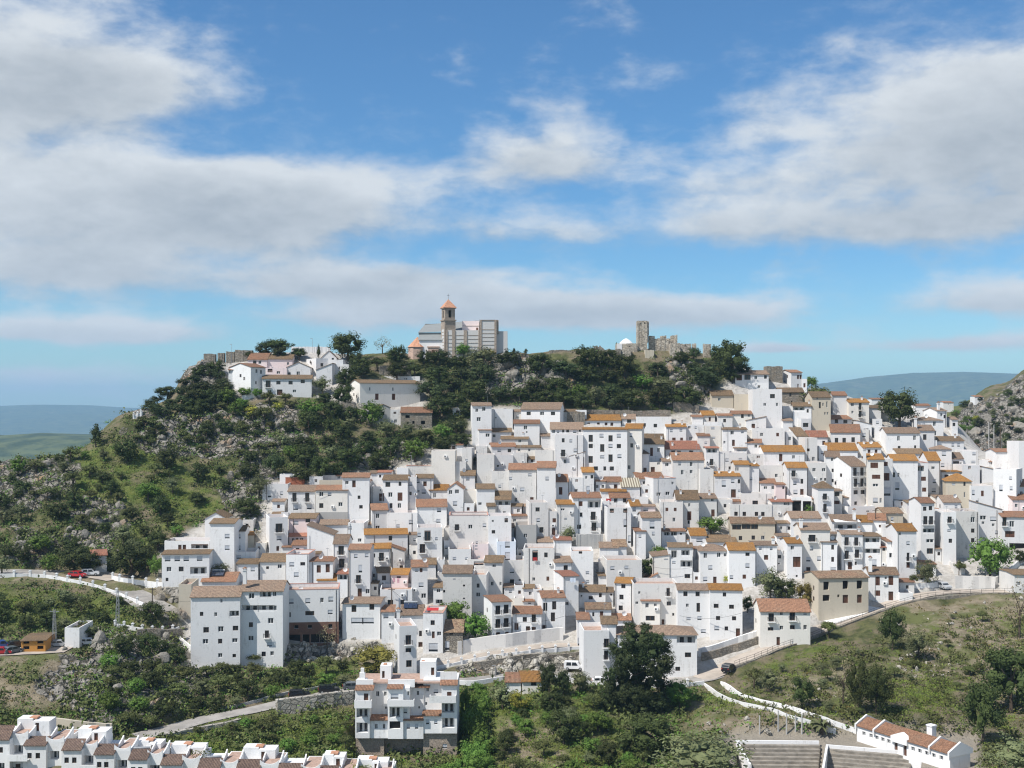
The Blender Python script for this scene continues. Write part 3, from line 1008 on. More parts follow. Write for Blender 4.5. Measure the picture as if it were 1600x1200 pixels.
def front_grid(mb, x0, x1, z0, z1, ops, mat, y=0.0):
    xs = sorted({x0, x1, *[min(max(v, x0), x1) for o in ops for v in (o[0], o[1])]})
    zs = sorted({z0, z1, *[min(max(v, z0), z1) for o in ops for v in (o[2], o[3])]})
    for i in range(len(xs) - 1):
        for j in range(len(zs) - 1):
            cx = (xs[i] + xs[i + 1]) / 2; cz = (zs[j] + zs[j + 1]) / 2
            if xs[i + 1] - xs[i] < 1e-5 or zs[j + 1] - zs[j] < 1e-5: continue
            if any(o[0] < cx < o[1] and o[2] < cz < o[3] for o in ops): continue
            mb.poly([(xs[i], y, zs[j]), (xs[i + 1], y, zs[j]), (xs[i + 1], y, zs[j + 1]), (xs[i], y, zs[j + 1])], mat)
    for (a, b_, c, d, dep) in ops:
        mb.poly([(a, y, c), (a, y, d), (a, y + dep, d), (a, y + dep, c)], mat)
        mb.poly([(b_, y, d), (b_, y, c), (b_, y + dep, c), (b_, y + dep, d)], mat)
        mb.poly([(a, y, d), (b_, y, d), (b_, y + dep, d), (a, y + dep, d)], mat)
        mb.poly([(a, y, c), (a, y + dep, c), (b_, y + dep, c), (b_, y, c)], mat)


def chimney_mesh():
    mb = MB()
    mb.box(-.32, .32, -.32, .32, -1.2, 1.2, MW['w'])
    mb.box(-.42, .42, -.42, .42, 1.2, 1.32, MW['w'])
    for x in (-.3, .18):
        for y in (-.3, .18):
            mb.box(x, x + .12, y, y + .12, 1.32, 1.6, MW['w'])
    n = len(mb.v)
    mb.poly([(-.44, -.44, 1.6), (.44, -.44, 1.6), (0, 0, 1.95)], MT['r'])
    mb.poly([(.44, -.44, 1.6), (.44, .44, 1.6), (0, 0, 1.95)], MT['r'])
    mb.poly([(.44, .44, 1.6), (-.44, .44, 1.6), (0, 0, 1.95)], MT['r'])
    mb.poly([(-.44, .44, 1.6), (-.44, -.44, 1.6), (0, 0, 1.95)], MT['r'])
    return mb.mesh('chimney')


def antenna_mesh():
    mb = MB()
    mb.cyl((0, 0, -.5), (0, 0, 2.6), .035, .03, M_METAL, 5)
    mb.cyl((-.5, 0, 2.4), (.6, 0, 2.4), .02, .02, M_METAL, 4)
    for k in range(5):
        x = -.45 + k * .24
        mb.cyl((x, -.35, 2.4), (x, .35, 2.4), .014, .014, M_METAL, 4)
    return mb.mesh('antenna')


def dish_mesh():
    mb = MB()
    mb.cyl((0, 0, -.4), (0, 0, .6), .04, .04, M_METAL, 5)
    rings = []
    n = 12
    for r_, dpt in ((0, 0.0), (.3, .04), (.55, .15)):
        rings.append([Vector((math.cos(2 * math.pi * k / n) * r_, -.1 - dpt, .75 + math.sin(2 * math.pi * k / n) * r_)) for k in range(n)])
    for a, b_ in zip(rings[:-1], rings[1:]):
        for k in range(n):
            mb.poly([a[k], a[(k + 1) % n], b_[(k + 1) % n], b_[k]], M_WHITE)
    mb.cyl((0, -.1, .75), (0, -.5, .7), .02, .02, M_METAL, 4)
    return mb.mesh('satellite_dish')


CHIM = chimney_mesh(); ANT = antenna_mesh(); DISH = dish_mesh()


def solar_mesh(w_=3.0, h_=1.9):
    mb = MB()
    n = 3
    for k in range(n):
        x0 = -w_ / 2 + k * w_ / n
        mb.prism([(-h_ / 2, 0), (h_ / 2, .75), (h_ / 2, .83), (-h_ / 2, .08)], 'x', x0 + .03, x0 + w_ / n - .03, M_SOLAR)
    mb.cyl((-w_ / 2, h_ / 2 + .2, 1.0), (w_ / 2, h_ / 2 + .2, 1.0), .25, .25, M_METAL, 10)
    return mb.mesh('solar_panel')


SOLAR = solar_mesh()


def child(name, me, parent, loc, scale=(1, 1, 1), rz=0.0):
    o = bpy.data.objects.new(name, me)
    o.parent = parent
    o.location = loc
    o.scale = scale
    o.rotation_euler = (0, 0, rz)
    return link(o)


HOUSES = []


def house(line):
    parts = [p.strip() for p in line.split('|')]
    hd = parts[0].split()
    x0, x1, yt, yb = [float(q) for q in hd[:4]]
    rf = hd[4].split(':')
    kind = rf[0]; rcol = rf[1] if len(rf) > 1 else 'b'; rise = float(rf[2]) if len(rf) > 2 else 6.0
    Ls = Rs = None; wall = 'w'; base = None; dofs = 0.0; tfix = None; cop = False; extras = True; solar = False; chim = None; name = 'house'; pier = None
    for o in hd[5:]:
        if o[0] == 'L': Ls = float(o[1:])
        elif o[0] == 'R': Rs = float(o[1:])
        elif o[0] == 'W': wall = o[1]
        elif o[0] == 'B': base = (o[1], float(o[2:]))
        elif o[0] == 'D': dofs = float(o[1:])
        elif o[0] == 'T': tfix = float(o[1:])
        elif o == 'K': cop = True
        elif o == 'N': extras = False
        elif o == 'S': solar = True
        elif o[0] == 'C': chim = [float(q) for q in o[1:].split(',')]
    r = random.Random(int(x0 * 7 + yt * 13))
    xc = (x0 + x1) / 2
    d = depth_at(xc, yb) + dofs
    ppm = FPX / d
    tb = (xc - 800) / FPX
    beta = math.atan(tb)
    ytop_roof = yt - (rise if kind != 'f' else 0)
    gap = depth_at(xc, min(ytop_roof, yt - 4)) - d
    t = tfix or min(max(gap * 0.85, 3.6), 9.5)
    a = R(r.uniform(-4, 4)) - beta * 0.25
    if Ls is not None:
        t = max(t, 1.15 * Ls / ppm)
        if not tfix: t = min(t, max(14, 1.15 * Ls / ppm))
        a = math.asin(min(0.95, Ls / (ppm * t) * math.cos(beta))) - beta
    if Rs is not None:
        t = max(t, 1.15 * Rs / ppm)
        a = -math.asin(min(0.95, Rs / (ppm * t) * math.cos(beta))) - beta
    ca = math.cos(a) - tb * math.sin(a)
    W_ = (x1 - x0) / ppm / ca
    P = pt(xc, yb, d)
    E = empty(name, P, a)
    zb = P.z
    zt = (HY - yt) / ppm - zb
    hw = W_ / 2
    low = -6.0
    if wall == 'w' and not hd[0].startswith(('328', '361', '253', '911', '912')):
        wall = r.choices('wvu', (5.5, .8, 2.2))[0]
    M_ = MW[wall]
    ops = []; panes = []
    if len(parts) > 1:
        for tok in parts[1].split():
            k = tok[0]
            q = tok[1:].split(',')
            pw, ph, dep = PDEF[k]
            if len(q) > 2:
                pw, ph = [float(z) for z in q[2].split('x')]
            cx = (float(q[0]) - xc) / ppm / ca
            cz = (HY - float(q[1])) / ppm - zb
            sw = pw / ppm / ca * 1.08; sh = ph / ppm * 1.08
            xa, xb = max(cx - sw / 2, -hw + .06), min(cx + sw / 2, hw - .06)
            za, zc = max(cz - sh / 2, low + .1), min(cz + sh / 2, zt - .05)
            if xb - xa < .15 or zc - za < .15: continue
            if k == 'o': dep = min(dep, t * 0.4)
            ops.append((xa, xb, za, zc, dep))
            panes.append((k, xa, xb, za, zc, dep))
    # walls
    mb = MB()
    front_grid(mb, -hw, hw, low, zt, ops, M_)
    roof = MB()
    TM = MT.get(rcol, MT['b'])
    ov = 0.22
    if kind in ('p', 'h'):
        yr = yt - rise
        s = t / 2
        while True:
            zr = (HY - yr) * (d + s * math.cos(a)) / FPX - zb
            if (zr - zt) / s <= 0.46 or s >= t - .01: break
            s = min(t, s + .25)
        zr = max(zr, zt + 0.15)
        zk = zt if kind == 'h' else (max(zt, zr - (t - s) * 0.46) if s < t - .05 else zr)
        if kind == 'p':
            side = [(0, low), (t, low), (t, zk)] + ([(s, zr)] if s < t - .05 else []) + [(0, zt)]
            mb.poly([(-hw, q[0], q[1]) for q in reversed(side)], M_)
            mb.poly([(hw, q[0], q[1]) for q in side], M_)
            mb.poly([(hw, t, low), (-hw, t, low), (-hw, t, zk), (hw, t, zk)], M_)
            th = .13
            if s < t - .05:
                roof.prism([(-.32, zt - .06), (s, zr), (t + .2, zk - .04), (t + .2, zk + th - .04), (s, zr + th), (-.32, zt + th - .06)], 'x', -hw - ov, hw + ov, TM)
            else:
                roof.prism([(-.32, zt - .06), (t + .05, zr), (t + .05, zr + th), (-.32, zt + th - .06)], 'x', -hw - ov, hw + ov, TM)
        else:
            for pp in ([(-hw, 0), (-hw, t)], [(hw, t), (hw, 0)], [(-hw, t), (hw, t)]):
                (ax, ay), (bx, by) = pp
                mb.poly([(ax, ay, zt), (bx, by, zt), (bx, by, low), (ax, ay, low)], M_)
            rx = max(hw - s, hw * 0.12)
            e = .35
            A_, B_, C_, D_ = (-hw - e, -e, zt), (hw + e, -e, zt), (hw + e, t + e, zt), (-hw - e, t + e, zt)
            r1, r2 = (-rx, s, zr + .1), (rx, s, zr + .1)
            roof.poly([A_, B_, r2, r1], TM); roof.poly([B_, C_, r2], TM); roof.poly([C_, D_, r1, r2], TM); roof.poly([D_, A_, r1], TM)
            roof.poly([D_, C_, B_, A_], TM)
        rtop = lambda yy: zt + (zr - zt) * min(yy / s, 1)
        ztop = zr
    elif kind in ('G', 'l', 'r'):
        dz = rise / ppm
        if kind == 'G': top = [(hw, zt), (0, zt + dz), (-hw, zt)]
        elif kind == 'l': top = [(hw, zt), (-hw, zt + dz)]
        else: top = [(hw, zt + dz), (-hw, zt)]
        fp = [(-hw, zt), (hw, zt)] + [q for q in top if q[1] > zt + .01]
        mb.poly([(q[0], 0, q[1]) for q in fp], M_)
        mb.poly([(q[0], t, q[1]) for q in reversed(fp)] if False else [(q[0], t, q[1]) for q in [(-hw, low), (-hw, top[-1][1])] + list(reversed(top[:-1])) + [(hw, low)]], M_)
        mb.poly([(-hw, 0, low), (-hw, 0, top[-1][1]), (-hw, t, top[-1][1]), (-hw, t, low)], M_)
        mb.poly([(hw, 0, top[0][1]), (hw, 0, low), (hw, t, low), (hw, t, top[0][1])], M_)
        th = .13
        pr = list(reversed(top))
        sl = (top[0][1] - top[1][1]) / (top[0][0] - top[1][0])
        pl = [(pr[0][0] - ov, pr[0][1] - (abs(sl) * ov if kind != 'l' else -abs(sl) * ov))] + pr[1:-1] + [(pr[-1][0] + ov, pr[-1][1] - (abs(sl) * ov if kind != 'r' else -abs(sl) * ov))]
        prof = [(q[0], q[1] + .01) for q in pl] + [(q[0], q[1] + th) for q in reversed(pl)]
        roof.prism(prof, 'y', -.18, t + .18, TM)
        rtop = lambda yy: zt
        ztop = zt + dz
    else:
        ph = 0.85
        zf = zt - ph
        mb.poly([(-hw, 0, low), (-hw, 0, zt), (-hw, t, zt), (-hw, t, low)], M_)
        mb.poly([(hw, 0, zt), (hw, 0, low), (hw, t, low), (hw, t, zt)], M_)
        mb.poly([(hw, t, low), (-hw, t, low), (-hw, t, zt), (hw, t, zt)], M_)
        q = .2
        i0, i1, j0, j1 = -hw + q, hw - q, q, t - q
        mb.poly([(-hw, 0, zt), (hw, 0, zt), (i1, j0, zt), (i0, j0, zt)], M_)
        mb.poly([(hw, 0, zt), (hw, t, zt), (i1, j1, zt), (i1, j0, zt)], M_)
        mb.poly([(hw, t, zt), (-hw, t, zt), (i0, j1, zt), (i1, j1, zt)], M_)
        mb.poly([(-hw, t, zt), (-hw, 0, zt), (i0, j0, zt), (i0, j1, zt)], M_)
        for (ax, ay), (bx, by) in (((i0, j0), (i1, j0)), ((i1, j0), (i1, j1)), ((i1, j1), (i0, j1)), ((i0, j1), (i0, j0))):
            mb.poly([(ax, ay, zt), (bx, by, zt), (bx, by, zf - .05), (ax, ay, zf - .05)], M_)
        roof.box(i0 - .05, i1 + .05, j0 - .05, j1 + .05, zf - .25, zf, M_TERRA)
        if cop:
            for (ax, bx, ay, by) in ((-hw - .06, hw + .06, -.06, .26), (-hw - .06, hw + .06, t - .26, t + .06), (-hw - .06, -hw + .26, .26, t - .26), (hw - .26, hw + .06, .26, t - .26)):
                roof.box(ax, bx, ay, by, zt + .004, zt + .09, M_TRIMRED)
        rtop = lambda yy: zf
        ztop = zt
    mb.build('wall', E)
    RO = roof.build('roof', E) if roof.v else E
    if base:
        bm_ = MB()
        zq = (HY - base[1]) / ppm - zb
        cut = [(o[0], o[1], o[2], o[3], 0.06) for o in ops if o[2] < zq]
        front_grid(bm_, -hw - .05, hw + .05, low, zq, [(c[0], c[1], c[2], min(c[3], zq), .06) for c in cut], MW[base[0]], y=-.06)
        bm_.poly([(-hw - .05, -.06, zq), (hw + .05, -.06, zq), (hw + .05, 0, zq), (-hw - .05, 0, zq)], MW[base[0]])
        bm_.poly([(-hw - .05, -.06, low), (-hw - .05, -.06, zq), (-hw - .05, t * .98, zq), (-hw - .05, t * .98, low)], MW[base[0]])
        bm_.poly([(hw + .05, -.06, zq), (hw + .05, -.06, low), (hw + .05, t * .98, low), (hw + .05, t * .98, zq)], MW[base[0]])
        bm_.build('plinth', E)
    for k, xa, xb, za, zc, dep in panes:
        nm, me_ = PANE[k]
        if k == 'w' and r.random() < .35: me_ = PANE['v'][1]
        o = child(nm, me_, E, ((xa + xb) / 2, dep - .02, (za + zc) / 2), (xb - xa + .01, 1, zc - za + .01))
        if k == 'b':
            bo = child('balcony', BALC, E, ((xa + xb) / 2, 0, za), ((xb - xa + .5) / 1.6, 1, 1))
        if k == 'o' and (zc - za) < (xb - xa) * 1.2 and (zc - za) > 1.2:
            rl = MB()
            rl.box(xa, xb, .03, .13, za, za + min(.5, (zc - za) * .3), M_)
            rl.build('parapet', E)
    # rain pipes and wall-mounted units
    if extras and zt > 3.5:
        if r.random() < .4:
            pm = MB(); xx = r.choice((-1, 1)) * hw * r.uniform(.55, .95)
            pm.cyl((xx, -.07, low + 3), (xx, -.07, zt - .15), .06, .06, r.choice((M_METAL, M_FRAMEB, MW['a'])), 5, False)
            pm.build('rain_pipe', E)
        if r.random() < .22:
            for _ in range(6):
                xx = hw * r.uniform(-.8, .8); zz_ = zt * r.uniform(.3, .85)
                if all(not (q[0] - .6 < xx < q[1] + .6 and q[2] - .5 < zz_ < q[3] + .5) for q in ops):
                    pm = MB(); pm.box(xx - .42, xx + .42, -.36, -.02, zz_ - .3, zz_ + .3, M_WHITE)
                    pm.cyl((xx - .1, -.37, zz_), (xx - .1, -.362, zz_), .22, .22, M_IRON, 10)
                    pm.build('air_conditioner', E)
                    break
    # a few small windows on a long visible flank
    vis = Ls if Ls else (Rs if Rs else 0)
    if vis and vis >= 9 and zt > 3.5:
        sg = -1 if Ls else 1
        for _ in range(1 + (vis > 15)):
            yy = r.uniform(.25, .75) * t; zz_ = r.uniform(.45, .8) * zt
            child('window', PANE['v'][1], E, (sg * (hw + .03), yy, zz_), (.75, 1, .9), sg * math.pi / 2)
    if extras:
        if chim:
            yy = min(1.2, t * .3)
            cz = (HY - chim[1]) / ppm - zb
            child('chimney', CHIM, RO, ((chim[0] - xc) / ppm / ca, yy, cz), (1.15, 1.15, 1.2))
        elif kind in ('p', 'h') and W_ > 5 and r.random() < .28:
            yy = t * .3
            child('chimney', CHIM, RO, (r.choice((-1, 1)) * hw * r.uniform(.5, .8), yy, rtop(yy) - .1), (.8, .8, .8))
        if r.random() < .5:
            yy = t * r.uniform(.3, .7)
            child('antenna', ANT, RO, (hw * r.uniform(-.7, .7), yy, min(rtop(yy), ztop) if kind != 'G' else ztop - .2), (1, 1, r.uniform(.7, 1.1)), r.uniform(0, 3))
        if r.random() < .14:
            child('satellite_dish', DISH, RO, (hw * r.uniform(-.7, .7), t * .3, rtop(t * .3) - .1), (1, 1, 1), r.uniform(-.5, .6))
        if solar:
            child('solar_panel', SOLAR, RO, (-hw * .2, t * .35, rtop(t * .35) + .1))
    lab = parts[2] if len(parts) > 2 else ''
    tag(E, lab, 'house', 'houses of the white village')
    HOUSES.append((E, x0, x1, yt, yb, lab))
    return E


